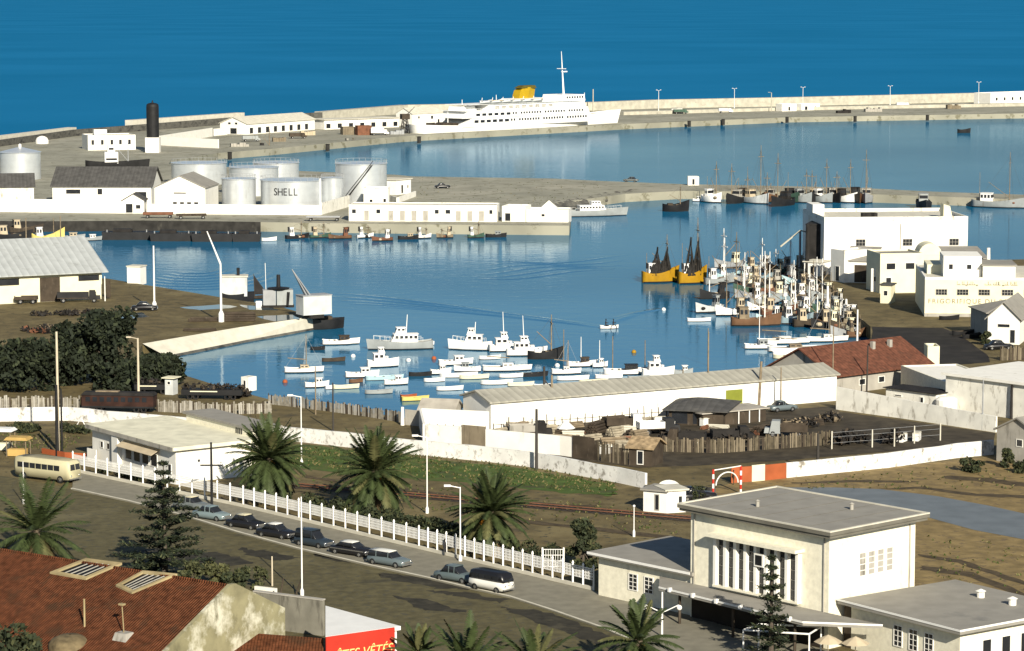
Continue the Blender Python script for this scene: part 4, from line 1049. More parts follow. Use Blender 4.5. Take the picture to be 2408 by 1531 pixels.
wall_line('yard_wall', 'low white curved wall in front of the watch hut', [(918,473),(935,478),(978,462)], 1.6, 0.4, WHITE)
car('sedan', 1040, 443, 10, 'dark car parked on the grassy middle mole', CAR['black'])
car('sedan', 1483, 428, 160, 'small dark car on the narrow part of the middle mole', CAR['grey'])
bld('mole_hut', 'small white hut on the narrow part of the middle mole', (1617,436), (1643,436), 3.5, 2.5, WHITE, 'flat', CONC, par=0.2, ops=[('f',0.5,1.1,0.9,1.9,'door')])
mb = MB(); rr = random.Random(5)
for px, y in [(1300+rr.random()*190, 0) for _ in range(90)]:
    yy = 484-(px-1290)*0.155+rr.random()*7; p = G(px, yy, -1.2); mb.ball(p, 1.0+rr.random()*0.9, 4, 0, (1.2,1,0.8))
tag(mb.build('rock_armour', STONED), kind='structure')
mb = MB(); rr = random.Random(6)
for _ in range(150):
    px = 1490+rr.random()*900; yy = 449+max(0,(px-1900))*0.04+rr.random()*5; p = G(px, yy, -1.5); mb.ball(p, 0.9+rr.random()*0.7, 4, 0, (1.3,1,0.9))
tag(mb.build('rock_armour', STONED), kind='structure')
wall_line('quay_facing', 'dark timber pile wall along the left half of the middle mole', [(-400,517.6),(100,523),(330,521),(520,523),(612,524.5)], -0.05, 0.25, PILES)
o = bpy.data.objects['quay_facing']; me = o.data
for v in me.vertices:
    if v.co.z < -0.2: v.co.z = -4.0
    else: v.co.z = 0.25
truck(450, 515, 8, 'dark flat wagon in front of the depot wall, right of the other', DKWOOD, DKWOOD, L=8, boxh=0.4, cab=False, name='flat_wagon', cat='wagon')
truck(372, 513, 3, 'dark flat wagon in front of the depot wall near the white porch', RUST2, DKWOOD, L=8, boxh=0.6, cab=False, name='flat_wagon', cat='wagon')
truck(760, 520, 0, 'low grey trailer on the middle mole below the thick white pipe', STEEL, STEEL, L=9, boxh=0.3, cab=False, name='trailer', cat='trailer')
boat('yacht', 1397, 508, 155, 14, 'grey white harbour ferry moored at the tip of the middle mole', GRHULL, WMETAL, F=1.6, name='harbour_ferry')

# boats along the middle mole quay
Q = [('row',632,567,33,20,'small pale open boat left of the boats under the oil depot',WMETAL,WMETAL,None),
     ('trawl',698,561,52,24,'white topped fishing boat under the SHELL tank',BLACK,WMETAL,520), ('trawl',752,560,46,20,'dark fishing boat right of the white topped one',GREENH,CANVAS,522),
     ('trawl',800,562,50,200,'dark brown fishing boat under the depot wall corner',BROWNH,RUST2,None), ('trawl',858,560,38,30,'stubby white fishing boat under the left end of the white range',WMETAL,WMETAL,530),
     ('trawl',899,567,46,200,'reddish brown fishing boat with a small white wheelhouse',RUST2,WMETAL,None), ('launch',959,563,44,10,'dark low launch under the middle of the white range',BLACK,CANVAS,None),
     ('trawl',995,561,34,20,'white fishing boat right of the dark low launch',WMETAL,WMETAL,534), ('trawl',1046,560,36,195,'tan fishing boat under the right part of the white range',WOOD,CANVAS,536),
     ('trawl',1118,560,36,15,'small fishing boat with white wheelhouse near the mole tip',GREENH,WMETAL,520), ('launch',1165,558,44,5,'dark open launch nearest the mole tip',BLACK,GRHULL,None),
     ('launch',165,562,60,10,'grey boat right of the yellow one among the boats by the hangar',GRHULL,CANVAS,None), ('launch',212,566,48,15,'pale boat with a white cabin behind the hangar ridge',GRHULL,WMETAL,None),
     ('trawl',30,563,80,8,'dark fishing boat at the left edge behind the hangar roof',BLACK,CANVAS,None), ('trawl',60,548,70,5,'low dark boat with pale deck load at the upper left quay',DKWOOD,CANVAS,None)]
for kd, px, y, l, hd, lb, hm, sm, ms in Q: boat(kd, px, y, l*1.1, hd, lb, hm, sm, mast=ms, F=0.75 if l < 55 else None)
r = boat('trawl', 112, 580, 75, 8, 'boat with a tall white wheelhouse and yellow bow rising behind the hangar roof', mat('pale_yellow_paint',(0.62,0.52,0.16)), WMETAL, mast=512, F=2.6, boom=False)
for px, yt in ((62,513),(143,508)): pole(px, 585, yt, 0.16, WOOD, 'thin pale mast standing behind the hangar roof, ' + ('left' if px < 100 else 'right') + ' of the yellow bow', 'mooring_pole', 'pole')
# boats along the narrow mole
N = [('launch',1640,473,22,-20,'tiny white launch, leftmost of the boats under the narrow mole',WMETAL,WMETAL,None), ('trawl',1676,475,40,-50,'small white fishing boat second from left under the narrow mole',WMETAL,WMETAL,379),
     ('trawl',1725,477,44,-120,'dark fishing boat left of the tall masted boat',BLACK,GREYWALL,384), ('trawl',1777,477,58,-52,'pale grey fishing boat with the tallest mast under the narrow mole',mat('pale_grey_hull',(0.5,0.52,0.52)),CANVAS,341),
     ('trawl',1836,483,60,-125,'biggest black fishing boat right beside the tall masted boat',BLACK,TAR,359), ('trawl',1888,475,40,-55,'grey fishing boat with grey wheelhouse, right of the biggest black one',GRHULL,GRHULL,398),
     ('trawl',1934,475,44,-50,'grey fishing boat with white wheelhouse in the middle of the row under the narrow mole',GRHULL,WMETAL,373), ('trawl',1989,475,48,-48,'white fishing boat with two masts and a dark funnel',WMETAL,TAR,374),
     ('trawl',2036,475,36,-100,'grey fishing boat with brownish mast at the right of the row',STEEL,GREYWALL,351), ('row',2072,471,18,-10,'tiny white dinghy at the right end of the row',WMETAL,WMETAL,None),
     ('trawl',1752,474,34,-70,'black boat squeezed in left of the tallest mast',BLACK,DKWOOD,410), ('trawl',1806,474,34,-110,'dark brown boat squeezed in right of the tallest mast',BROWNH,GREYWALL,405), ('trawl',1862,474,32,-70,'dark green boat between the biggest black boat and the grey one',GREENH,TAR,None),
     ('trawl',1911,474,32,-110,'black boat with tan wheelhouse between the two grey boats',BLACK,CANVAS,400), ('trawl',1962,474,32,-80,'black boat left of the white two masted one',BLACK,GREYWALL,402), ('trawl',2013,474,30,-90,'dark brown boat right of the white two masted one',BROWNH,TAR,None),
     ('trawl',2172,490,48,-95,'black stubby tug with a pale wheelhouse, alone under the narrow mole',BLACK,GRHULL,None), ('trawl',2348,487,112,-28,'large grey trawler with two masts at the far right',GRHULL,WMETAL,357),
     ('dhow',1587,496,54,5,'dark boat with a single mast lying off the narrow mole',BLACK,DKWOOD,434)]
for kd, px, y, l, hd, lb, hm, sm, ms in N: boat(kd, px, y+1, l*1.15, hd, lb, hm, sm, mast=ms, F=(1.8 if l > 29 else None), B=(4.6 if 29 < l < 100 else None))

# ================================================================== left quay
a, ang, L = frame((-400,736), (240,703))
r = thing('quay_hangar', 'cream hangar with large pale grey roof on the left quay', 'warehouse', a, ang)
D, h, rise = 26.5, 5.7, 5.4
w = MB().box(0,L,0,D,-0.3,h)
for x0, x1 in ((0,0.3),(L-0.3,L)): w.extr([(x0,0,h),(x0,D,h),(x0,D/2,h+rise)], (x1-x0,0,0))
w.build('wall', CREAM, r)
ro = MB(); kk = rise/(D/2)
slab_roof(ro, (-1,-1.2,h-1.2*kk+0.1),(L+1,-1.2,h-1.2*kk+0.1),(-1,D/2,h+rise+0.1),(L+1,D/2,h+rise+0.1),0.2)
slab_roof(ro, (L+1,D+1.2,h-1.2*kk+0.1),(-1,D+1.2,h-1.2*kk+0.1),(L+1,D/2,h+rise+0.1),(-1,D/2,h+rise+0.1),0.2)
ro.build('roof', ASBEST, r)
def up(px): return (G(px, 718).x - a.x)/cos(ang)/L
for x0, x1, z, hh, kd in ((-60,38,4.2,1.3,'window'),(168,214,4.3,1.1,'window'),(83,127,2.4,4.7,'door'),(230,239,1.9,3.4,'door')):
    u0, u1 = up(x0), up(x1); add_opening(r, L, D, 'f', (u0+u1)/2, z, (u1-u0)*L, hh, kd, DKWOOD, DKWOOD if kd == 'door' else PANE)
pole(247, 708, 650, 0.13, WMETAL, 'thin white post at the right corner of the hangar', 'post', 'post')
pole(363, 728, 578, 0.2, WMETAL, 'tall white lamp post on the quay right of the hangar', 'lamp_post', 'lamp post', base=1.6)
t, h = pole(520, 757, 621, 0.24, WMETAL, 'tall white post with a jib leaning left, on the quay by the dredger', 'derrick_post', 'derrick', base=2.0)
MB().tube((0,0,h),(-2.4,0,h+6.0),0.2,0.1).build('jib', WMETAL, t)
pole(138, 1062, 780, 0.2, mat('pale_wood',(0.55,0.48,0.36)), 'tall pale mast rising from the black pole left of the customs house', 'flag_mast', 'mast')
pole(326, 938, 795, 0.2, mat('pale_wood',(0.55,0.48,0.36)), 'tall pale post in front of the dark trees', 'lamp_post', 'lamp post', lamp='arm', base=0.8)
truck(62, 714, 5, 'dark cart with pale load before the hangar wall', DKWOOD, DKWOOD, L=4.5, boxh=0.5, cab=False, name='hand_cart', cat='cart')
truck(184, 711, 6, 'black lorry parked before the right half of the hangar', BLACK, BLACK, L=8.0, boxh=1.0)
car('sedan', 340, 730, 5, 'black open car standing at the foot of the quay lamp post', CAR['black'], L=4.4)
bld('quay_kiosk', 'white box shaped kiosk at the water edge right of the hangar', (299,666), (330,667), 3, 3.4, WHITE, 'slab', CONC, over=0.15, ops=[('l',0.5,1.4,0.8,1.8,'door')])
boat('row', 305, 672, 54, 4, 'dark boat lying below the white kiosk', BLACK)
hedge('scrap_heap', 'long low heap of dark scrap on the quay before the hangar', [(40,744),(235,740)], 1.0, 2.0, 420, [TAR, DKWOOD], 3, 0.35, 'heap')
hedge('scrap_heap', 'shorter dark heap of scrap below the long one', [(90,772),(190,776)], 0.9, 1.6, 260, [TAR, WOOD], 4, 0.35, 'heap')
hedge('scrap_heap', 'small dark heap of scrap behind the mass of trees', [(60,780),(110,785)], 1.0, 1.5, 150, [TAR, RUST2], 5, 0.35, 'heap')
def logs(name, label, px, y, L, n, rot, m, r0=0.16, cat='timber pile', w=None, zz=0.0):
    p = G(px, y, zz); mb = MB(); rr = random.Random(int(px+y)); k = 0; w = w or max(3, int(sqrt(n)*1.5)); z = r0; row = 0
    while k < n and w - row > 0:
        for i in range(w-row):
            yy = (i-(w-row)/2)*r0*2.05; l = L*rr.uniform(0.85,1.0); mb.tube((-l/2,yy,z),(l/2,yy+rr.uniform(-.1,.1),z),r0,r0*0.9,6); k += 1
        row += 1; z += r0*1.75
    o = mb.build(name, m); o.location = p; o.rotation_euler = (0,0,radians(rot)); return tag(o, label, cat)
logs('timber_pile', 'brown stack of timber beside the derrick post on the pier', 560, 754, 6.5, 22, 5, DKWOOD, 0.22)
logs('timber_pile', 'thin dark poles lying left of the derrick post', 480, 756, 6, 6, 8, DKWOOD, 0.15)
logs('timber_pile', 'dark planks lying on the pier above the pale slope', 470, 778, 6, 5, 4, DKWOOD, 0.14)
# revetment of the pier
mb = MB(); top = [(738,744),(560,770),(335,808)]; bot = [(738,786),(580,818),(420,853)]
mb2 = MB(); mid = [(0.55*t_[0]+0.45*b_[0], 0.55*t_[1]+0.45*b_[1]) for t_, b_ in zip(top, bot)]
T_ = [G(x,y,0.03) for x,y in top]; B_ = [G(x,y,WZ-0.8) for x,y in bot]; M_ = [t_*0.36+b_*0.64 for t_, b_ in zip(T_, B_)]
mb.add(T_+M_, [(0,3,4,1),(1,4,5,2)]); tag(mb.build('pier_slope', CONC), kind='structure')
mb2.add(M_+B_, [(0,3,4,1),(1,4,5,2)]); tag(mb2.build('pier_slope', STONED), kind='structure')

# dredger and cranes at the pier
p = G(556, 716, WZ); s = SC(556, 716, WZ); r = thing('dredger', 'dredger with a tall pale square house on a black hull', 'boat', p, radians(4))
mb = MB(); d, dr = hull(mb, 76/s, 5, 2.2, drop=0.3, sheer=0.2); mb.build('hull', [BLACK,BLACK,BLACK], r, True); deck_mesh(d, dr).build('deck', TAR, r)
MB().box(-3.0,2.2,-1.8,1.8,1.8,5.7).build('deckhouse', mat('pale_grey_paint',(0.52,0.54,0.53),stain=(0.35,0.34,0.31),sthr=0.6), r)
MB().box(-3.2,2.4,-2.0,2.0,5.7,5.9).build('deckhouse_roof', CONC, r); MB().tube((0.4,0,5.8),(0.4,0,7.4),0.3,0.35).build('funnel', BLACK, r)
p = G(607, 703, WZ); r = thing('sailing_boat', 'small boat with a dark triangular sail beside the dredger', 'boat', p, radians(10))
mb = MB(); d, dr = hull(mb, 4.5, 1.5, 0.6); mb.build('hull', [DKWOOD,TAR,DKWOOD], r, True); deck_mesh(d, dr).build('deck', DKWOOD, r)
MB().tube((-0.7,0,0),(-0.9,0,5.2),0.07,0.05).build('mast', DKWOOD, r); MB().extr([(-0.75,0,0.9),(2.0,0.3,0.9),(-0.9,0,5.0)], (0,0.05,0)).build('sail', TAR, r)
p = G(655, 722); r = thing('steam_crane', 'grey steam crane with a tall black chimney on the pier', 'crane', p, radians(8))
MB().box(-3.0,-0.6,-1.4,1.4,0.5,3.4).build('cab', STEEL, r); MB().box(-0.4,2.7,-1.4,1.4,0.5,3.4).build('cab', GRHULL, r)
MB().lathe([(1.9,3.4),(2.2,3.7),(0.6,3.9)],16,(0,0,0)).build('turntable', BLACK, r); MB().tube((0,0,3.6),(0,0,HT(655,722,646)),0.42,0.36,10).build('chimney', BLACK, r)
MB().tube((-2.4,0,3.4),(-2.5,0,8.5),0.06).build('mast', WMETAL, r); MB().box(-3.2,2.9,-1.2,1.2,0,0.5).build('undercarriage', TAR, r)
MB().tube((1.6,-1.5,0.4),(1.8,-1.5,3.0),0.25,0.3).build('boiler', BLACK, r)
p = G(738, 747); r = thing('pier_crane', 'pale boxy crane house with a jib leaning left at the pier head', 'crane', p, radians(30))
MB().box(-2.9,2.9,-1.6,1.6,0.7,4.2).build('cab', mat('pale_grey_paint',(0.5,0.5,0.5)), r); MB().box(-3.0,3.0,-1.7,1.7,4.2,4.35).build('cab_roof', STEEL, r)
MB().box(-1.4,1.4,-1.4,1.4,0,0.7).build('undercarriage', TAR, r)
jb = MB(); e = Vector((-4.4,0,9.2)); b0 = Vector((-1.6,0,4.2))
for yy in (-0.45,0.45): jb.tube(b0+Vector((0,yy,0)), e, 0.13, 0.08); jb.tube(b0+Vector((0.7,yy,0)), e, 0.13, 0.08)
jb.build('jib', STEEL, r)
p = G(766, 773, WZ); r = thing('barge', 'black barge moored at the pier head', 'barge', p, radians(20))
mb = MB(); d, dr = hull(mb, 6.5, 3.2, 1.8, sheer=0.15, drop=0.3); mb.build('hull', [BLACK,BLACK,BLACK], r, True); deck_mesh(d, dr).build('deck', TAR, r); MB().box(-1.4,1.0,-1,1,1.5,2.4).build('hatch', DKWOOD, r)
crt = G(612, 722); r = thing('equipment_box', 'white crate on the pier left of the steam crane', 'crate', crt, radians(12)); MB().box(-0.9,0.9,-0.6,0.6,0,0.9).build('body', WMETAL, r); MB().taper(-1,1,-0.7,0.7,0.9,1.15,0.2,0.2,0.2,0.2).build('lid', WMETAL, r)

# added black floats imitating the quay's dark reflection, left half of the middle mole
for i, (px, y, l, lb) in enumerate(((300,563,110,'long black float added as dark quay reflection, leftmost under the depot wall'),(405,566,95,'black float added as dark quay reflection under the gabled depot house'),(500,567,90,'black float added as dark quay reflection under the front left oil tank'),(580,567,60,'short black float added as dark quay reflection beside the small pale open boat'))):
    p = G(px, y, WZ); s = SC(px, y, WZ); r = thing('reflection_float', lb, 'barge', p, radians(2), 'added reflection floats'); Lp = l/s
    MB().taper(-Lp/2,Lp/2,-2.2,2.2,-0.6,2.0,-0.4,-0.4,0,0).build('hull', BLACK, r); MB().box(-Lp*0.3,Lp*0.1,-1.4,1.4,2.0,2.7).build('hatch', TAR, r)
    for k in (-0.42,0.42): MB().lathe([(0.15,2.0),(0.15,2.5),(0.25,2.6)],8,(Lp*k,-1.8,0)).build('bollard', STEEL, r)
# traffic and cargo on the far mole
for px, y, rot, m, lb in ((2122,252,8,WMETAL,'white lorry on the right part of the far breakwater'),(1600,268,8,GREENH,'dark lorry on the far breakwater near the first lamp post'),(1705,266,8,WMETAL,'pale lorry on the far breakwater near the second lamp post'),(700,326,14,DKWOOD,'dark lorry on the far quay before the arched shed'),(590,333,14,GRHULL,'grey lorry on the far quay left of the moored dark boat')):
    truck(px, y, rot, lb, m, m, L=7, boxh=1.3)
rr = random.Random(91)
for i, (px, y, m, w, h, lb) in enumerate(((1250,272,CANVAS,6,2.5,'tan canvas covered cargo behind the ferry'),(2050,263,GREYWALL,8,2.2,'grey cargo stack on the right part of the far breakwater'),(2240,256,TANW,7,2.4,'tan cargo stack near the long white house'),(1980,266,TAR,6,2.0,'dark cargo stack on the far breakwater right of the sheds'),
      (655,333,TANW,5,1.8,'tan cargo heap before the gabled white shed'),(720,318,CANVAS,5,1.8,'pale cargo heap at the right end of the gabled white shed'),(560,345,GREYWALL,6,1.6,'grey cargo heap on the left part of the far quay'),(930,316,STEEL,5,2.0,'grey cargo stack left of the dockside crane'))):
    r = thing('cargo_stack', lb, 'cargo', G(px, y), radians(15)); q = -w/2
    while q < w/2:
        k = rr.uniform(0.8,1.6); MB().box(q,q+k-0.06,-1.2,1.2,0,h*rr.uniform(0.55,1)).build('bale', m, r); q += k
# ================================================================== marina
YEL = mat('ochre_canvas', (0.45,0.3,0.1))
MAR = [('launch',800,810,77,10,'white launch with dark canopy nearest the pier head',WMETAL,DKWOOD,None), ('row',746,823,30,5,'small black boat beside the white launch at the pier',BLACK,BLACK,None),
 ('row',783,850,49,12,'plain dark rowing boat alone below the pier launch',DKWOOD,BLACK,None), ('sail',713,876,80,8,'white sailing boat with a mast and boom, leftmost in the marina',WMETAL,CANVAS,786),
 ('launch',744,911,50,12,'white cabin boat near the beach fence',WMETAL,WMETAL,None), ('row',813,914,54,14,'long cream open boat near the beach',CREAM,WOOD,None), ('row',775,915,20,20,'tiny white dinghy tied to the cream open boat',WMETAL,WMETAL,None),
 ('row',889,926,58,10,'grey white dinghy nearest the beach in the middle',GRHULL,WMETAL,None), ('launch',850,887,70,12,'sleek white motor boat left of the cruiser',WMETAL,WMETAL,None),
 ('row',902,893,80,14,'long pale blue boat below the cruiser',PALEBL,WMETAL,None), ('cruiser',899,863,66,14,'white two deck cabin cruiser in the left marina',WMETAL,WMETAL,818),
 ('yacht',943,821,136,-170,'large grey motor yacht with white deckhouse',GRHULL,WMETAL,740), ('row',1003,812,30,10,'white tender at the stern of the grey motor yacht',WMETAL,WMETAL,None),
 ('yacht',1108,823,92,172,'white motor yacht with dark cabin windows and slender mast',WMETAL,WMETAL,757), ('cruiser',1188,826,70,10,'white boat with tall twin masts, left of a pair lying together',WMETAL,WMETAL,733),
 ('cruiser',1236,836,84,8,'white boat with small windows right beside the twin masted one',WMETAL,WMETAL,742), ('dhow',1280,844,74,8,'black and white curved fishing boat with a thin mast',BLACK,WMETAL,740),
 ('launch',1070,858,72,12,'white boat with a square cabin in the middle of the marina',WMETAL,WMETAL,None), ('row',987,884,47,5,'dark dinghy with pale seat left of the white pair',BLACK,BLACK,None),
 ('launch',1035,880,44,14,'short white boat with dark outboard next to the dark dinghy',WMETAL,WMETAL,None), ('row',1076,887,78,8,'long white open boat behind the cream edged one',WMETAL,WMETAL,None),
 ('row',1113,891,62,10,'white open boat with a cream rail in the marina centre',CREAM,WMETAL,None), ('sail',1190,872,100,6,'low white sloop hull with folded cover',WMETAL,WMETAL,None),
 ('row',1250,885,66,12,'black curved rowing boat near the warehouse roof',BLACK,BLACK,None), ('row',1166,904,66,6,'slim white rowing boat near the warehouse gable',WMETAL,WMETAL,None),
 ('row',1223,908,54,6,'cream rowing boat close to the warehouse roof edge',CREAM,CREAM,None), ('row',1056,918,56,10,'white skiff in front of the warehouse gable',WMETAL,WMETAL,None),
 ('row',975,942,58,16,'pale yellow rowing boat drawn up at the slip',mat('pale_yellow_paint',(0.62,0.52,0.16)),WMETAL,None), ('row',960,937,34,14,'reddish rowing boat behind the pale yellow one',RUST,RUST,None),
 ('row',1116,930,44,8,'white skiff with a red cover beside the warehouse gable',WMETAL,RED,None), ('launch',1367,862,64,8,'white boat with a dark canopy on the right of the marina',WMETAL,DKWOOD,792),
 ('launch',1410,864,32,12,'short white launch between the canopy boat and the dark decked one',WMETAL,WMETAL,800), ('launch',1472,880,95,4,'white boat with a long dark deck above the warehouse roof',WMETAL,BLACK,None),
 ('row',1345,894,68,10,'slim white rowing boat above the middle of the warehouse roof',WMETAL,WMETAL,None), ('row',1393,902,60,6,'cream skiff partly hidden by the warehouse roof',CREAM,WMETAL,None),
 ('cruiser',1546,884,68,12,'white cabin boat with an antenna above the warehouse roof',WMETAL,WMETAL,846), ('launch',1605,881,40,6,'small pale launch at the right end of the marina',GRHULL,WMETAL,None),
 ('row',1150,845,46,10,'small white tender between the motor yacht and the sloop hull',WMETAL,WMETAL,None), ('launch',1100,874,54,186,'white half decked launch just above the long white open boat',WMETAL,GRHULL,None), ('row',1200,888,50,8,'white skiff under the low sloop hull',WMETAL,WOOD,None),
 ('sail',1330,880,60,6,'small white sloop left of the canopy boat',WMETAL,WMETAL,800), ('row',1430,890,56,6,'white open boat under the dark decked boat',WMETAL,WMETAL,None), ('row',1500,893,44,8,'grey dinghy above the warehouse ridge, right of the white open boat',GRHULL,WOOD,None), ('launch',930,905,50,12,'white launch below the long pale blue boat',WMETAL,WMETAL,None),
 ('row',1020,898,44,10,'white dinghy under the short outboard boat',WMETAL,WMETAL,None), ('row',836,900,30,14,'brown dinghy between the cream boat and the pale blue one',BROWNH,WOOD,None), ('row',1276,912,40,8,'white skiff right beside the warehouse roof poles',WMETAL,WMETAL,None), ('row',1642,756,48,4,'low white rowing boat below the fishing fleet',WMETAL,WMETAL,None)]
for kd, px, y, l, hd, lb, hm, sm, ms in MAR: boat(kd, px, y, l*1.13, hd, lb, hm, sm, mast=ms)
for px, yb, yt, w in ((1325,850,775,'left'),(1440,872,790,'middle'),(1516,880,800,'right')):
    pole(px, yb, yt, 0.09, WOOD, 'thin bare mooring mast in the right marina, %s one of three' % w, 'mooring_pole', 'pole', zb=WZ)
for px, yt, yb, w in ((1664,772,860,'below the white rowing boat'), (742,862,975,'in front of the white cabin boat by the beach')):
    pole(px, yb, yt, 0.10, WOOD, 'thin pale pole ' + w, 'mooring_pole', 'pole', zb=WZ if px > 1000 else 0)

# rowing boat with two people
def person(loc, rot, label, parent_z=0.0, sit=True, cloth=CLOTH, scale=1.0, pose=0):
    me = bpy.data.meshes.new('person')
    if sit: P = [((0,0,.45),.16),((0,0,.75),.15),((0.02,0,1.0),.17),((0.04,0,1.14),.07),((0.06,0,1.22),.09),((0.07,0,1.36),.10),((.02,.2,.98),.07),((.25,.24,.8),.05),((.48,.18,.85),.04),((.02,-.2,.98),.07),((.25,-.24,.8),.05),((.48,-.18,.85),.04),
        ((.05,.11,.42),.11),((.45,.13,.45),.085),((.55,.13,.05),.055),((.68,.13,.02),.05),((.05,-.11,.42),.11),((.45,-.13,.45),.085),((.55,-.13,.05),.055),((.68,-.13,.02),.05)]
    else: P = [((0,0,.95),.15),((0,0,1.15),.14),((0,0,1.38),.17),((0,0,1.5),.065),((0.02,0,1.58),.09),((0.02,0,1.70),.095),((0,.21,1.36),.07),((.03,.26,1.08),.05),((.1,.25,.84),.04),((0,-.21,1.36),.07),((.03,-.26,1.08),.05),((.1,-.25,.84),.04),
        ((0,.1,.88),.11),((.05,.11,.48),.075),((0,.12,.08),.05),((.14,.12,.04),.045),((0,-.1,.88),.11),((-.05,-.11,.48),.075),((-.08,-.12,.08),.05),((.06,-.12,.04),.045)]
    E = [(0,1),(1,2),(2,3),(3,4),(4,5),(2,6),(6,7),(7,8),(2,9),(9,10),(10,11),(0,12),(12,13),(13,14),(14,15),(0,16),(16,17),(17,18),(18,19)]
    me.from_pydata([p for p, _ in P], E, [])
    o = bpy.data.objects.new('person', me); COL.objects.link(o); me.materials.append(cloth)
    md = o.modifiers.new('Skin', 'SKIN'); sk = me.skin_vertices[0].data
    for i, (_, r) in enumerate(P): sk[i].radius = (r, r)
    sk[0].use_root = True
    o.modifiers.new('Sub', 'SUBSURF').render_levels = 1
    o.location = loc; o.rotation_euler = (0,0,rot); o.scale = (scale,)*3
    MB().ball((0.06 if sit else 0.0,0,1.41 if sit else 1.76),0.105,6,0,(1,1,0.8)).build('hair', BLACK, o)
    return tag(o, label, 'person')
rb = boat('row', 1431, 773, 42, 4, 'white rowing boat with two people trailing a long wake', WMETAL)
for dx, lb in ((-0.6,'person in dark clothes sitting aft in the rowing boat'), (0.8,'person in dark clothes sitting forward in the rowing boat')):
    person(rb.location + Vector((dx,0,0.15)), 0, lb, scale=1.15)
mb = MB()
for sgn in (-1, 1): mb.tube((0.5,sgn*0.5,0.75),(0.2,sgn*2.6,0.15),0.04,0.06)
mb.build('oars', WOOD, rb)

# ================================================================== fishing fleet on the right
r = boat('trawl', 1551, 664, 88, 12, 'ochre yellow trawler hung with black nets, left of the pair', OCHRE, WMETAL, mast=552, net=True, bm=BLACK, F=2.0)
r = boat('trawl', 1627, 667, 70, 18, 'ochre yellow trawler hung with black nets, right of the pair', OCHRE, WMETAL, mast=512, net=True, bm=BLACK, F=2.2)
FL = [('trawl',1690,668,62,30,'grey hulled trawler with white wheelhouse just right of the ochre pair',GRHULL,WMETAL,560), ('trawl',1742,664,56,-150,'trawler with a white windowed wheelhouse behind the grey one',STEEL,WMETAL,545),
 ('trawl',1680,703,58,200,'black trawler with white rails at the edge of the fleet',BLACK,TAR,640), ('trawl',1668,735,58,-150,'pale grey bow facing the open water at the fleet edge',MATS['pale_grey_hull'],GRHULL,None),
 ('trawl',1722,742,66,-160,'tan decked boat behind the pale grey bow',WMETAL,CANVAS,640), ('trawl',1775,766,92,4,'dark brown boat with a tan rail at the front of the fleet',BROWNH,WOOD,600),
 ('trawl',1795,716,60,15,'trawler with bright white wheelhouse and tall leaning white mast',GRHULL,WMETAL,592), ('trawl',1760,690,60,-160,'greenish trawler behind the tall white mast',GREENH,CANVAS,622),
 ('trawl',1830,742,70,10,'brown trawler with rusty nets amid the fleet',RUST2,CANVAS,655), ('trawl',1810,672,58,200,'dark trawler below the black roof edge of the white cold store',BLACK,GREYWALL,590),
 ('trawl',1850,702,66,8,'grey trawler with cream wheelhouse in the thick of the fleet',STEEL,CREAM,612), ('trawl',1875,740,70,196,'white wheelhouse boat with a leaning boom in the fleet centre',GREENH,WMETAL,630),
 ('trawl',1905,768,70,14,'dark boat with a pale awning in the fleet, behind the white hulls',DKWOOD,CANVAS,668), ('trawl',1835,640,54,-160,'rusty trawler at the back of the fleet by the quay corner',RUST2,GRHULL,585),
 ('trawl',1780,640,52,20,'pale trawler at the back of the fleet behind the tall mast',GRHULL,CANVAS,560), ('trawl',1900,705,60,15,'black trawler lying along the quay in front of the white buildings',BLACK,WMETAL,640),
 ('trawl',1945,738,60,200,'green trawler close to the quay steps',GREENH,GRHULL,650), ('trawl',1960,770,66,10,'brown boat close to the quay behind the long white hulls',BROWNH,CANVAS,690),
 ('trawl',1920,676,44,200,'small dark boat tucked against the quay wall',DKWOOD,CANVAS,625), ('trawl',1990,757,50,190,'small grey boat moored beside the dark slipway',STEEL,WMETAL,690)]
for kd, px, y, l, hd, lb, hm, sm, ms in FL: boat(kd, px, y, l*1.25, hd, lb, hm, sm, mast=ms, mm=(WMETAL if ('white mast' in lb or int(px) % 5 == 0) else WOOD))
FR = [('launch',1786,820,74,4,'white boat with a dark awning, leftmost of the long white hulls',WMETAL,GRHULL,700), ('sail',1840,808,122,6,'long white hull lying behind the awning boat',WMETAL,WMETAL,None),
 ('sail',1865,826,122,4,'second long white hull lying just above the red roofed house',WMETAL,WOOD,None), ('row',1866,843,100,4,'cream and tan open boat against the red roof gable',CREAM,WOOD,None),
 ('sail',1943,803,98,8,'long white hull on the right next to the slipway',WMETAL,WMETAL,680), ('trawl',2012,794,48,14,'brown boat with upturned bow beside the slipway',BROWNH,WOOD,740), ('row',1930,822,70,6,'tan open boat just behind the red roof ridge',WOOD,WOOD,None),
 ('row',1850,835,70,5,'white skiff squeezed between the long hulls and the gable',WMETAL,WMETAL,None)]
for kd, px, y, l, hd, lb, hm, sm, ms in FR: boat(kd, px, y, l, hd, lb, hm, sm, mast=ms)
pole(2014, 862, 728, 0.18, WMETAL, 'white mast beside the slipway rising over the red roof', 'flag_mast', 'mast')

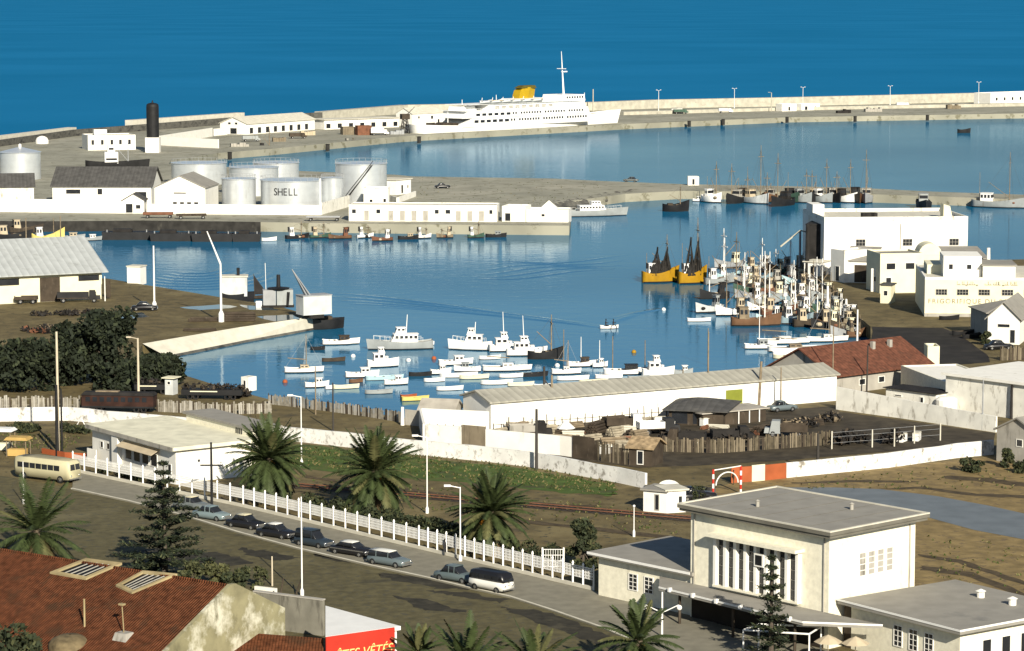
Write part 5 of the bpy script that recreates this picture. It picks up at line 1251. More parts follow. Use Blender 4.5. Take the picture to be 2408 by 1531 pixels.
# the rest of the packed fleet: every boat its own look
HC = [('grey',GRHULL),('white',WMETAL),('brown',DKWOOD),('dark grey',STEEL),('dark green',GREENH),('rust brown',RUST2),('black',BLACK),('blue grey',BLUEGR),('pale blue',PALEBL),('varnished',BROWNH)]
SCOL = [('white',WMETAL),('cream',CREAM),('grey',STEEL),('tan',CANVAS)]
rr = random.Random(77); seen = set()
for i in range(30):
    row = i % 6; col = i // 6
    x = 1705+col*66+row*19+rr.uniform(-14,14); y = 632+row*25+col*8+rr.uniform(-6,6)
    lim = 1868+max(0,min(y,740)-622)*1.15-12
    if x > lim: x = lim-rr.uniform(0,30)
    while True:
        hc, sc_, nm, pl = rr.choice(HC), rr.choice(SCOL), rr.choice(('tall pale mast','short brown mast','short brown mast','no mast')), ('back of packed fleet','middle of packed fleet','front of packed fleet')[row//2]
        if (hc[0], sc_[0], nm, pl) not in seen: break
    seen.add((hc[0], sc_[0], nm, pl))
    hgt = None if nm == 'no mast' else (y-rr.uniform(85,115) if 'tall' in nm else y-rr.uniform(45,70))
    boat('trawl', x, y, rr.uniform(48,78), rr.choice((8,15,195,188,-150,30)), '%s hulled fishing boat with %s wheelhouse and %s, %s' % (hc[0], sc_[0], nm, pl), hc[1], sc_[1], mast=hgt, mm=WMETAL if 'pale' in nm else WOOD, group='fishing fleet along the right quay')

# ================================================================== cold store and fish halls
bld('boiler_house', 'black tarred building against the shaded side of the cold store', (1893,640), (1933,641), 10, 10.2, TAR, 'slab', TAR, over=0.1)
a, ang, L = frame((1936,645), (2273,642)); D = 24
r = thing('cold_store', 'tall white cold store block with three square windows', 'building', a, ang)
h = HT(1936,645,521)
MB().box(0,L,0,D,-0.3,h).build('wall', WHITE3, r)
pm = MB(); t = 0.4
pm.box(0,L,0,t,h,h+0.9); pm.box(0,L,D-t,D,h,h+0.9); pm.box(0,t,t,D-t,h,h+0.9); pm.box(L-t,L,t,D-t,h,h+0.9); pm.build('parapet', WHITE2, r)
MB().box(t+.01,L-t-.01,t+.01,D-t-.01,h+.003,h+0.2).build('roof', CONC, r)
MB().box(0.1,2.6,D*0.55,D*0.85,h+0.2,h+2.6).build('roof_hut', WHITE, r)
MB().extr([(L*0.86,4,h),(L*0.925,4,h),(L*0.905,4,h+2.8),(L*0.86,4,h+3.2)], (0,3,0)).build('vent_cowl', CREAM, r)
for u, w in ((0.30,2.6),(0.36,1.4)): MB().box(L*u,L*u+w,5,7,h+0.2,h+1.3).build('roof_machinery', TAR, r)
for u in (0.254, 0.58, 0.905): add_opening(r, L, D, 'f', u, h-4.6, 2.1, 1.5, 'window', GREYWALL, None, (2, 1))
MB().tube((L*0.53,-0.12,h-0.6),(L*0.53,-0.12,4.0),0.09).build('drain_pipe', GREYWALL, r)
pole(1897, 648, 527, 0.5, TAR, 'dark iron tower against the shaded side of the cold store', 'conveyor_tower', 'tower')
o = thing('conveyor', 'pale sloping conveyor rising from the fleet to the cold store', 'conveyor', G(1880,632))
p1 = Vector((0,0,HT(1880,632,542))); p0 = Vector((-4.5,-2,5)); mb = MB(); mb.tube(p0, p1, 0.2, 0.2, 4); mb.tube(p1, p1+Vector((2.2,0.5,-0.6)), 0.2, 0.2, 4); mb.build('belt', STONE, o)
MB().tube((0,0,0),(0,0,p1.z),0.3,0.25).build('support', STEEL, o)
bld('quay_hut', 'small white flat hut at the foot of the cold store', (1890,648), (1928,650), 5, 2.9, WHITE, 'slab', CONC, over=0.3, ops=[('f',0.5,1.2,1.0,2.0,'door')])
bld('fish_hall', 'lower white hall with grey lean roof against the cold store', (1984,664), (2052,666), 9, 4.5, WHITE, 'shed', GRROOF, rise=2.0, over=0.3, ops=[('f',0.62,1.9,3.4,3.8,'door',DKWOOD)])
bld('fish_hall', 'blue shaded projecting white hall left of the lean roof', (1952,660), (1984,665), 7, 6.2, WHITE, 'flat', GRROOF, ops=[('f',0.5,1.7,1.6,3.2,'door')])
bld('cream_hall', 'cream hall with a terrace behind the letterings of the cold plant', (2068,690), (2168,688), 9, 7.5, CREAM, 'flat', GRROOF, ops=[('f',0.25,5.4,2.0,1.4),('f',0.7,5.4,2.0,1.4),('f',0.2,2.0,1.2,2.4,'door')])
r, L = bld('domed_hall', 'cream round topped building behind the lettered cold plant', (2158,676), (2213,676), 6, 6.4, CREAM, 'slab', CREAM, over=0, ops=[('f',0.3,4.0,1.0,2.4),('f',0.65,4.0,1.0,2.4)])
MB().extr([(L/2+L/2*cos(a_*pi/12), 0.0, 6.6+2.4*sin(a_*pi/12)) for a_ in range(13)], (0,6,0)).build('barrel_roof', CREAM, r)
bld('grey_roofed_hall', 'hall with a dark grey sloping roof at the right of the cold store', (2214,664), (2318,664), 14, 4.9, GREYWALL, 'shed', GRROOF, rise=1.1, over=0.4)
pole(2322, 668, 583, 0.5, WHITE, 'white square chimney pillar right of the grey roofed hall', 'chimney_pillar', 'chimney')
bld('quay_lodge', 'white gatehouse with one window below the cream hall', (2069,713), (2094,714), 3.5, 3.5, CREAM, 'slab', DKROOF, over=0.25, ops=[('f',0.5,2.0,0.9,1.1)])
bld('quay_lodge', 'narrow white house with a dark window under the cream hall', (2047,686), (2070,687), 4, 4.2, WHITE, 'flat', GRROOF, ops=[('f',0.5,2.6,1.1,1.1)])
a, ang, L = frame((2173,744), (2520,747)); D = 26
r = thing('cold_plant', 'cream cold plant with FRIGORIFIQUE lettering and a dark shaded side', 'building', a, ang); h = HT(2173,744,657)
MB().box(0,L,0,D,-0.3,h).build('wall', CREAM, r)
pm = MB(); pm.box(0,L,0,0.35,h,h+0.4); pm.box(0,0.35,0.35,D,h,h+0.4); pm.build('parapet', WHITE, r)
MB().box(0.36,L,0.36,D,h+0.003,h+0.15).build('roof', CONC, r)
ub = MB().box(L*0.135,L*0.395,4,14,h+0.15,h+4.0).build('upper_block', WHITE, r)
add_opening(r, L, D, 'f', 0.185, h+2.0, 0.9, 1.1).location.y = 3.99
add_opening(r, L, D, 'f', 0.31, h+2.0, 1.0, 1.0).location.y = 3.99
MB().box(L*0.40,L*0.62,2.5,12,h+0.15,h+2.4).build('upper_block', WHITE, r); MB().box(L*0.39,L*0.63,2.2,12.4,h+2.4,h+2.6).build('upper_roof', GRROOF, r)
MB().box(1.0,8.0,9,18,h+0.15,h+1.9).build('upper_block', CREAM, r)
MB().box(-0.05,L,-0.35,-0.004,0,0.6).build('plinth', GREYWALL, r)
s = SC(2173, 744); 
for x0, x1 in ((2198,2225),(2247,2275),(2297,2325),(2351,2379),(2403,2430)):
    add_opening(r, L, D, 'f', ((x0+x1)/2-2173)/s/L, h-2.35, 2.15, 1.15, 'window', GREYWALL, None, (3, 1))
LET = mat('brown_letter_paint', (0.20,0.15,0.09), col2=(0.5,0.46,0.33), thr2=0.5, s2=1.6); LET2 = mat('dark_letter_paint', (0.14,0.12,0.10), col2=(0.45,0.42,0.33), thr2=0.52, s2=1.6)
text('FRIGORIFIQUE DU SOUS', 1.22, LET, r, (0.6,-0.03,h-4.45), (pi/2,0,0), 'lettering', 0.02, spacing=1.28)
def arabic(root, x, z, w, seed):                # a line of joined Arabic letters as brush strokes: long baseline, teeth, bowls and dots
    rr = random.Random(seed); mb = MB(); q = x; prev = None
    while q < x+w:
        k = rr.random(); a_, b_ = Vector((q,-0.05,z)), Vector((q+0.32,-0.05,z))
        mb.tube(a_, b_, 0.05, 0.05, 4)
        if k < 0.35: mb.tube(a_, a_+Vector((0,0,0.62)), 0.045, 0.045, 4)
        elif k < 0.65: mb.tube(a_, a_+Vector((0.05,0,0.25)), 0.045, 0.045, 4)
        elif k < 0.85:
            for j in range(5): mb.tube(a_+Vector((0.16-0.16*cos(j*pi/5),0,-0.2*sin(j*pi/5))), a_+Vector((0.16-0.16*cos((j+1)*pi/5),0,-0.2*sin((j+1)*pi/5))),0.045,0.045,4)
        if rr.random() < 0.4: mb.box(q+0.1,q+0.18,-0.07,-0.01,z+0.34,z+0.42)
        q += 0.32
        if rr.random() < 0.14: q += 0.28
    return mb.build('arabic_lettering', LET2, root)
for x, w, sd in (((2248-2173)/s,3.7,3),((2312-2173)/s,2.6,5),((2345-2173)/s,3.2,8)): arabic(r, x, h-0.95, w, sd)
bld('gabled_house', 'white gabled house with grey hipped front before the cold plant', (2321,808), (2396,811), 15, 4.6, WHITE, 'gable', GRROOF, rise=2.6, axis='y', over=0.5, ops=[('f',0.5,3.2,2.2,0.7),('f',0.78,1.4,1.0,2.4,'door')])
bld('lean_to_shed', 'dark sided shed with grey roof left of the white gabled house', (2281,784), (2320,800), 10, 4.8, GREYWALL, 'hip', GRROOF, rise=1.6, over=0.4, ops=[('l',0.4,1.6,1.6,2.6,'door')])
bld('white_barn', 'white roofed barn at the right edge behind the gabled house', (2398,790), (2480,794), 14, 4.0, WHITE, 'gable', WHITE, rise=2.6, over=0.4)
car('sedan', 2347, 822, 12, 'black car parked before the white gabled house', CAR['black'])
plank_fence('board_fence', 'tan board fence at the right edge below the black car', [(2352,848),(2420,846)], 2.3, DKPLANK, seed=55)
tree(2318, 812, 772, 34, 'dark bush against the corner of the white gabled house', 700, seed=41, name='bush', cat='bush', clumps=7, low=0.1)
for i, (px, y, lb) in enumerate(((2266,788,'dark upturned boat on the ground left of the gabled house'),(2288,795,'black canoe shaped boat beside the dark bush'))):
    p = G(px, y); q = thing('beached_boat', lb, 'boat', p, radians(15+10*i)); mb = MB(); d, dr = hull(mb, 4.6, 1.4, 0.7, canoe=True); o = mb.build('hull', [BLACK,BLACK,DKWOOD], q, True); deck_mesh(d, dr).build('bottom_boards', DKWOOD, q); 
boat_p = G(2230, 752); q = thing('beached_boat', 'black boat drawn up under the FRIGORIFIQUE wall', 'boat', boat_p, radians(3)); mb = MB(); d, dr = hull(mb, 3.6, 1.2, 0.6, canoe=True); mb.build('hull', [BLACK,BLACK,BLACK], q, True); deck_mesh(d, dr).build('bottom_boards', DKWOOD, q)
for i, (px, y, yt, lb) in enumerate(((1945,724,672,'white signal box post on the quay edge left of the slipway'),(1989,722,703,'short white bollard post on the quay near the slipway'))):
    pole(px, y if i == 0 else 724, yt, 0.28, WMETAL, lb, 'signal_post', 'post', base=0.8)

# ================================================================== red roofed house and white compound
REDTILE = mat('red_tile_roof', (0.140,0.054,0.032), var=0.4, scale=1.4, stain=(0.10,0.045,0.028), sthr=0.54, sscale=(0.6,0.6,0.6), ribs=0.5)
r, L = bld('red_roofed_house', 'grey gabled house with a broad red tiled roof at the marina', (1957,930), (2182,900), 13, 3.1, GREYWALL, 'gable', REDTILE, rise=3.3, over=0.7,
    ops=[('l',0.75,2.0,0.9,0.9),('l',0.5,2.0,1.2,0.8),('f',0.3,1.5,1.4,1.0),('f',0.5,1.5,1.4,1.0)], cat='house')
for x in (0.62, 0.8): MB().box(L*x,L*x+0.6,4.2,4.8,5.0,6.6).build('chimney', GREYWALL, r)
bld('round_shed', 'cream rounded shed behind the right end of the red roof', (2180,862), (2208,862), 4, 2.8, CREAM, 'flat', CREAM)
r, L = bld('marina_warehouse', 'very long low white warehouse with grey sloping roof along the marina', (1154,1013), (1966,942), 8, 3.9, WHITE3, 'gable', mat('beige_cement_roof',(0.37,0.355,0.30),var=0.12,stain=(0.24,0.23,0.20),sthr=0.55,sscale=(0.3,0.3,0.3),ribs=0.25), rise=1.1, over=0.4, cat='warehouse')
f0 = G(1154,1013); f1 = G(1966,942)
def fu(px):
    best = min(range(1001), key=lambda i: abs(((f0+(f1-f0)*(i/1000.0)).x/((f0+(f1-f0)*(i/1000.0)).y*cos(PITCH)+CH*sin(PITCH))*FPX+IW/2)-px)); return best/1000.0
add_opening(r, L, 9, 'f', fu(1725), 1.55, 3.1, 2.9, 'green_door', WHITE, GREEN)
a, ang, L = frame((2222,962), (2480,1000)); D = 17
bld('compound_hall', 'large white flat roofed hall in the walled compound at the right', (2222,962), (2520,1004), 17, 5.0, WHITE2, 'slab', WHITE, over=0.5, th=0.4)
bld('compound_wing', 'pinkish lit low wing adjoining the white compound hall', (2117,916), (2222,958), 9, 3.4, CREAM2, 'flat', WHITE, par=0.3)
r, L = bld('compound_hut', 'small white hut with a black flat roof inside the compound', (2082,950), (2200,966), 4, 2.4, WHITE2, 'slab', TAR, over=0.35, th=0.12, ops=[('f',0.25,1.5,1.4,0.35),('f',0.72,1.3,0.7,0.9)])
MB().lathe([(1.6,0),(1.6,1.7),(1.1,2.1),(0.1,2.2)],16,(L+1.2,0.8,0)).build('rounded_end', WHITE, r)
wall_line('compound_wall', 'blotchy white wall enclosing the compound at the right', [(1965,963),(2120,984),(2340,1017)], 3.0, 0.35, WHITE2, hs=[3.3,2.7,2.2])
for px, yb, yt, m, lb in ((2309,1012,893,STEEL,'thin grey pole rising behind the compound wall'),(2377,985,905,TAR,'thick dark pipe leaning at the compound hall'),(2392,985,910,STEEL,'pale pipe beside the thick dark one')):
    pole(px, yb, yt, 0.22 if 'thick' in lb else 0.12, m, lb, 'pipe' if 'pipe' in lb else 'pole', 'pipe' if 'pipe' in lb else 'pole')

# ================================================================== scrap and timber yard
wall_line('yard_wall', 'white wall at the back of the timber yard beside the warehouse gable', [(991,1004),(1156,1012)], 2.6, 0.35, WHITE)
wall_line('yard_wall', 'short white return wall at the left corner of the timber yard', [(1000,1042),(991,1004)], 2.6, 0.35, WHITE)
wall_line('yard_wall', 'white yard wall left of the brown gate', [(1000,1043),(1085,1049)], 2.6, 0.3, WHITE2)
wall_line('yard_wall', 'white yard wall right of the brown gate', [(1141,1055),(1316,1071),(1345,1075)], 2.6, 0.3, WHITE)
o = wall_line('yard_gate', 'brown double gate in the white yard wall', [(1086,1049.5),(1140,1054.5)], 2.9, 0.12, TANW, cat='gate')
o = wall_line('yard_gate', 'dark board gate right of the white yard wall', [(1345,1075.5),(1396,1082)], 2.9, 0.12, DKWOOD, cat='gate')
plank_fence('board_fence', 'weathered board fence right of the dark yard gate', [(1397,1082),(1478,1094)], 2.4, DKPLANK, seed=51)
plank_fence('board_fence', 'long brown board fence through the middle of the yard', [(1560,1062),(1690,1066),(1955,1046)], 1.9, DKPLANK, seed=55)
bld('watchman_hut', 'small dark hut with a ragged tile roof by the yard fence', (1478,1094), (1532,1098), 4, 2.4, DKWOOD, 'gable', mat('ragged_tiles',(0.30,0.22,0.13),var=0.5,scale=1.5), rise=0.9, over=0.4, ops=[('f',0.5,1.1,0.9,1.8,'door')])
r, L = bld('yard_shed', 'open sided shed with a dark hipped roof in the timber yard', (1572,998), (1700,1003), 9.5, 2.2, DKWOOD, 'hip', DKROOF, rise=1.1, over=0.8, ops=[('f',0.2,1.05,2.4,1.9,'door'),('f',0.6,1.05,2.6,1.9,'door')], fr=DKWOOD)
r, L = bld('yard_shed', 'lean-to with pale flat roof on posts right of the dark hipped shed', (1652,1004), (1800,990), 4.5, 1.8, DKWOOD, 'slab', mat('pale_felt_roof',(0.38,0.35,0.30),var=0.2), over=0.4, th=0.15)
for u in (0.55,0.72,0.88): MB().tube((L*u,-0.25,0),(L*u,-0.25,1.8),0.09).build('post', WMETAL, r)
car('sedan', 1838, 967, 25, 'dusty pale blue car before the long white warehouse', CAR['steel'], CAR['pale'], L=3.9, H=1.45)
rr = random.Random(11)
YP = [(1180,1030,LUMBER,'left'),(1215,1040,WOOD,'a'),(1255,1045,LUMBER,'b'),(1300,1050,WOOD,'c'),(1215,1020,WOOD,'d'),(1280,1022,LUMBER,'e'),(1340,1025,DKWOOD,'f'),(1390,1035,LUMBER,'g'),(1440,1050,WOOD,'h'),(1330,1045,WOOD,'i'),
      (1400,1015,DKWOOD,'j'),(1455,1022,LUMBER,'k'),(1500,1030,WOOD,'l'),(1520,1050,DKWOOD,'m'),(1480,1062,LUMBER,'n'),(1545,1015,WOOD,'o'),(1440,1000,DKWOOD,'p'),(1510,1000,LUMBER,'q'),(1350,1005,WOOD,'r'),(1600,1040,DKWOOD,'s'),
      (1660,1035,DKWOOD,'t'),(1720,1030,RUST2,'u'),(1790,1020,DKWOOD,'v'),(1850,1010,WOOD,'w'),(1900,1000,DKWOOD,'x')]
LBL = ['pale stack of boards behind the white yard wall, leftmost','brown log stack right of the leftmost boards','pale log stack behind the middle of the yard wall','brown log stack behind the yard wall end','brown logs close to the warehouse wall at the left',
 'pale planks under the warehouse wall left of the two wooden masts','black timbers right of the two wooden masts','pale logs in front of the black timbers','brown planks behind the weathered board fence','brown logs beside the end of the white yard wall',
 'black beams under the middle of the warehouse wall','pale boards in the centre of the timber yard','brown boards right of the pale centre boards','black beams by the watchman hut','pale boards above the watchman hut','brown logs left of the dark hipped shed',
 'black beams along the warehouse wall','pale beams along the warehouse wall near the hipped shed','brown beams along the warehouse wall by the masts','black logs below the dark hipped shed','black logs behind the long brown fence',
 'rusty pipes below the pale lean-to roof','black pipes right of the lean-to','brown poles left of the compound wall','black poles near the compound wall corner']
for (px, y, m, _), lb in zip(YP, LBL): logs('timber_pile', lb, px, y, rr.uniform(2.6,4.6), rr.randint(8,20), rr.uniform(-30,60), m, rr.uniform(0.12,0.22), 'timber pile')
for i, (px, y, lb) in enumerate(((1330,1022,'white conical tent of planks in the timber yard'),(1552,1000,'white lorry cab left of the dark hipped shed'),(1530,1012,'white crate below the white lorry cab'),(1570,1010,'white crate right under the hipped shed eave'),
        (1660,1002,'small white panel leaning before the hipped shed'),(1425,1068,'white panel on the weathered board fence'),(2120,1040,'white crate near the right yard posts'),(2155,1037,'second white crate near the right yard posts'))):
    p = G(px, y); r = thing('white_crate' if i else 'plank_tent', lb, 'crate' if i else 'tent', p, radians(10*i))
    if i == 0: MB().lathe([(1.3,0.9),(0.1,2.0)],8).build('cone', WMETAL, r); MB().box(-0.4,0.4,-0.4,0.4,0,0.9).build('base', WMETAL, r)
    else: MB().box(-0.9,0.9,-0.4,0.4,0.1,1.1).build('body', WMETAL, r); MB().taper(-0.95,0.95,-0.45,0.45,1.1,1.25,0.2,0.2,0.1,0.1).build('lid', CONC, r)
rl = random.Random(33)
KND = (('pale plank heap',LUMBER),('brown beam heap',WOOD),('black beam heap',DKWOOD),('rusty iron heap',RUST2),('white board heap',CONC))
for i in range(26):
    kn, km = KND[i % 5]; pc = (i//5) % 5; zn = i//25; px = 1165+128*pc+rl.uniform(8,120)
    y = 1004-(px-1160)*0.03+(rl.uniform(6,24) if zn else rl.uniform(18,54))
    logs('timber_pile', '%s %s the timber yard, %s' % (kn, ('lying in','by the back wall of')[zn], ('at its left end','left of its centre','at its centre','right of its centre','at its right end')[pc]), px, y, rl.uniform(1.4,3.6), rl.randint(4,12), rl.uniform(-60,80), km, rl.uniform(0.08,0.2), 'timber pile')
fn = thing('post_fence', 'rickety post and wire fence along the front of the long warehouse', 'fence', G(1160,1020)); o = G(1160,1020); e = G(1600,985)
for i in range(26):
    q = (e-o)*(i/25.0); hgt = rr.uniform(1.3,2.3); MB().tube(q, q+Vector((rr.uniform(-.1,.1),0,hgt)), 0.09, 0.06, 5).build('post', DKWOOD, fn)
MB().tube((0,0,1.2), (e-o)+Vector((0,0,1.2)), 0.05, 0.05, 4).build('rail', DKWOOD, fn)
fn = thing('post_fence', 'short dark railing on the white yard wall at the left', 'fence', G(1010,1032)); o = G(1010,1032); e = G(1160,1040)
for i in range(9): q = (e-o)*(i/8.0); MB().tube(q, q+Vector((0,0,2.1)), 0.08, 0.06, 5).build('post', DKWOOD, fn)
MB().tube((0,0,1.3), (e-o)+Vector((0,0,1.3)), 0.10, 0.10, 4).build('rail', DKWOOD, fn)
fn = thing('post_fence', 'pale wire fence posts in the dark ground right of the board fence', 'fence', G(1955,1056)); o = G(1955,1056)
for px, y in ((1955,1056),(2050,1052),(2102,1050),(2149,1043),(2210,1036)): q = G(px,y)-o; MB().tube(q, q+Vector((0,0,2.4)), 0.10, 0.09, 6).build('post', CONC, fn)
for z in (0.8,1.6,2.2): MB().tube((0,0,z), G(2210,1036)-o+Vector((0,0,z)), 0.02, 0.02, 4).build('wire', STEEL, fn)
hedge('scrap_heap', 'black heap of scrap behind the pale wire fence posts', [(1960,1046),(2080,1042),(2120,1038)], 1.8, 3.0, 700, [TAR, DKWOOD], 8, 0.3, 'heap')
hedge('scrap_heap', 'dark heap of scrap in the middle of the yard before the hipped shed', [(1560,1040),(1680,1042),(1760,1046)], 1.5, 3.5, 900, [TAR, DKWOOD], 9, 0.3, 'heap')
hedge('scrap_heap', 'dark littered scrap below the compound wall', [(1800,1010),(1900,1000),(1975,985)], 1.0, 4.0, 600, [TAR, WOOD], 10, 0.3, 'heap')
for px, y, rot, m, m2, lb in ((1470,1012,10,DKWOOD,WMETAL,'old lorry with white cab in the timber yard, left of the white conical crates'),(1545,1022,15,WMETAL,BLACK,'old black lorry with white boards in front of the hipped shed'),(1610,1048,170,TAR,DKWOOD,'dark lorry beside the watchman hut in the yard'),(1245,1030,5,GREYWALL,TAR,'grey lorry behind the white yard wall'),(1720,1042,8,TAR,TAR,'black lorry behind the long brown fence'),(1850,1028,172,DKWOOD,GRHULL,'lorry with grey cab near the compound wall')):
    truck(px, y, rot, lb, m, m2, L=5.6, W=2.0, boxh=0.9)
# poles of the yard and warehouse
dk = mat('creosoted_pole', (0.05,0.045,0.04), var=0.2)
t, h = pole(1279, 981, 862, 0.22, dk, 'black wooden pole with a side brace before the long warehouse', 'utility_pole', 'pole')
MB().tube((-1.7,0,h*0.62),(0,0,h*0.3),0.12).build('brace', dk, t); MB().tube((1.2,0,h*0.52),(0,0,h*0.75),0.1).build('brace', dk, t)
pole(1297, 992, 882, 0.2, WOOD, 'grey wooden pole right beside the black braced pole', 'utility_pole', 'pole')
pole(1261, 1105, 962, 0.22, dk, 'dark pole standing at the foot of the blotchy white wall', 'utility_pole', 'pole')
pole(1605, 940, 868, 0.13, WOOD, 'short pole behind the hipped yard shed', 'utility_pole', 'pole')
pole(1664, 958, 780, 0.14, WOOD, 'tall thin pole above the hipped yard shed', 'utility_pole', 'pole')
pole(1783, 958, 850, 0.24, WOOD, 'thick grey pole leaning right of the green door', 'utility_pole', 'pole', lean=0.35)
pole(1835, 960, 864, 0.12, WOOD, 'thin pole behind the dusty blue car', 'utility_pole', 'pole')
pole(1957, 934, 768, 0.12, WOOD, 'thin pole at the corner of the red roofed house', 'utility_pole', 'pole')
pole(2037, 925, 812, 0.14, dk, 'dark pole before the eave of the red roofed house', 'utility_pole', 'pole', lean=0.1)
pole(1922, 1113, 1020, 0.22, dk, 'dark post at the white wall right of the red gate', 'utility_pole', 'pole')
pole(783, 1014, 900, 0.13, dk, 'thin dark pole on the beach ground behind the palms', 'utility_pole', 'pole')

# ripples: long low ridges of water behind the rowing boat and rings off the left quay
def ripple(pts, w, hgt, mbx):
    g = [G(x, y, WZ+0.02) for x, y in pts]; vs = []
    for i, p in enumerate(g):
        d = (g[min(i+1,len(g)-1)]-g[max(i-1,0)]).normalized(); n = Vector((-d.y,d.x,0)); f = sin(pi*(i+0.3)/(len(g)-0.4)); f = max(f,0.05)
        for k in range(7): u = k/6; vs.append(p+n*w*(u-0.5)+Vector((0,0,0.004+hgt*f*(0.5-0.5*cos(2*pi*u)))))
    mbx.add(vs, [(j*7+k,(j+1)*7+k,(j+1)*7+k+1,j*7+k+1) for j in range(len(g)-1) for k in range(6)])
mb = MB()
for i, (y0, y1, x0, x1) in enumerate(((698,767,775,1418),(707,768,800,1405),(714,766,830,1390),(690,760,790,1330),(722,764,900,1380),(745,770,1180,1415),(738,757,1500,1445),(726,750,1560,1440))):
    ripple([(x0+(x1-x0)*k/14, y0+(y1-y0)*(k/14)**1.25) for k in range(15)], 3.0, 0.16, mb)
tag(mb.build('wake', HARB, smooth=True), kind='structure')
mb = MB()
for k in range(7):
    rad = 60+k*24
    ripple([(460+rad*1.05*cos(a_*pi/16), 628+rad*0.26*sin(a_*pi/16)) for a_ in range(1,13)], 2.6, 0.12, mb)
for k in range(6):
    ripple([(1120+j*28+k*9, 655-k*7+6*sin(j*0.5+k)-j*1.4) for j in range(12)], 2.6, 0.11, mb)
tag(mb.build('ripples', HARB, smooth=True), kind='structure')

for i, (px, y, m, lb) in enumerate(((960,850,WMETAL,'white mooring buoy below the grey motor yacht'),(1020,845,RUST,'reddish mooring buoy left of the square cabin boat'),(1310,862,WMETAL,'white mooring buoy left of the canopy boat'),(830,840,WMETAL,'white mooring buoy right of the plain dark rowing boat'),(1490,830,OCHRE,'yellow mooring buoy above the dark decked boat'),(1560,730,WMETAL,'white mooring buoy in the open basin before the fleet'),(670,900,RUST,'reddish mooring buoy left of the white cabin boat'))):
    o = MB().ball((0,0,0.15),0.42,8).build('mooring_buoy', m, smooth=True); o.location = G(px,y,WZ); tag(o, lb, 'buoy')
# ================================================================== blotchy wall, beach fence, wagons
LOWW = [(-300,995),(-60,992),(161,989),(337,1005),(513,1020),(720,1041),(916,1063),(1155,1087),(1264,1101),(1451,1135),(1516,1149)]
wall_line('boundary_wall', 'long peeling white boundary wall crossing from left to centre', LOWW, 1.9, 0.35, BLOTCH, jag=0.08)
plank_fence('beach_fence', 'weathered plank fence along the beach behind the white wall', [(-300,975),(-60,966),(140,962),(200,965)], 2.0, mat('silvery_planks',(0.25,0.23,0.19),var=0.3,scale=2.0), seed=61)
plank_fence('beach_fence', 'weathered plank fence right of the old red carriage', [(368,968),(520,975),(640,972)], 1.7, MATS['silvery_planks'], seed=53)
plank_fence('beach_fence', 'pale plank fence at the water edge of the beach', [(630,950),(700,958),(850,978),(945,994)], 1.5, MATS['silvery_planks'], seed=49)
def carriage(px, y, L, label, m, rot, h=2.5, open_=False):
    p = G(px, y); r = thing('railway_wagon', label, 'wagon', p, radians(rot))
    MB().box(-L/2,L/2,-1.2,1.2,0.7,0.95).build('chassis', BLACK, r)
    if open_:
        MB().box(-L/2,L/2,-1.2,1.2,0.95,1.5).build('body', m, r); MB().box(-L*0.35,L*0.1,-1.25,-1.2,1.2,1.35).build('side_rail', CREAM, r)
        mb = MB(); rr_ = random.Random(int(px)); leaves(mb, [((-L/2+L*(i+.5)/6,0,1.6),(L/9,0.9,0.55+0.3*rr_.random())) for i in range(6)], 200, 0.3, rr_); mb.build('load', [TAR, DKWOOD], r)
    else:
        b = MB().box(-L/2,L/2,-1.2,1.2,0.95,h).build('body', m, r); MB().taper(-L/2-0.1,L/2+0.1,-1.3,1.3,h,h+0.4,0.3,0.3,0.5,0.5).build('wagon_roof', TAR, r)
        for i in range(9): x = -L/2+0.6+i*(L-1.2)/9; MB().box(x,x+(L-1.2)/9*0.62,-1.23,-1.1,1.6,h-0.25).build('window', PANE, b)
        MB().box(-L*0.32,L*0.0,-0.5,0.5,h+0.4,h+0.55).build('roof_board', WOOD, r)
    for x in (-L*0.36,-L*0.26,L*0.26,L*0.36):
        for s in (-1, 1):
            w = MB().lathe([(0.25,-0.06),(0.45,-0.06),(0.45,0.06),(0.25,0.06)],12).build('wheel', TAR, r); w.location = (x,s*1.0,0.45); w.rotation_euler = (pi/2,0,0)
carriage(281, 968, 10.5, 'old dark red railway carriage behind the white wall', mat('maroon_paint',(0.032,0.014,0.010),var=0.5), -6)
carriage(500, 938, 9.0, 'black flat railway wagon with a cream rail, right of the kiosk', BLACK, -4, open_=True)
carriage(362, 925, 6.0, 'black flat railway wagon left of the pale kiosk', BLACK, -3, open_=True)
bld('pale_kiosk', 'narrow pale sentry kiosk between the black wagons', (388,928), (407,929), 1.6, 2.5, mat('pale_grey_paint',(0.5,0.5,0.5)), 'slab', CREAM, over=0.4, th=0.12, ops=[('f',0.5,1.8,0.6,0.6)])
bld('beach_hut', 'white cube hut at the top of the beach', (567,914), (584,916), 1.8, 1.7, WHITE, 'flat', CONC, par=0.15, ops=[('f',0.5,0.8,0.6,1.2,'door')])
bld('slip_shed', 'small shed with pale pitched roof beside the yard wall corner', (985,1000), (1065,1003), 5, 2.0, GREYWALL, 'gable', mat('pale_felt_roof',(0.38,0.35,0.30)), rise=1.3, over=0.3)
wall_line('slip_gate', 'grey gate leaf with a white post beside the yard wall corner', [(952,999),(990,1003)], 2.2, 0.1, GREYWALL, cat='gate')
pole(946, 1000, 957, 0.3, WHITE, 'thick white gate post left of the grey gate', 'gate_post', 'post')
hedge('scrap_heap', 'dark heap of nets on the beach beside the black wagon', [(560,930),(620,938)], 1.3, 2.5, 300, [TAR, DKWOOD], 14, 0.3, 'heap')
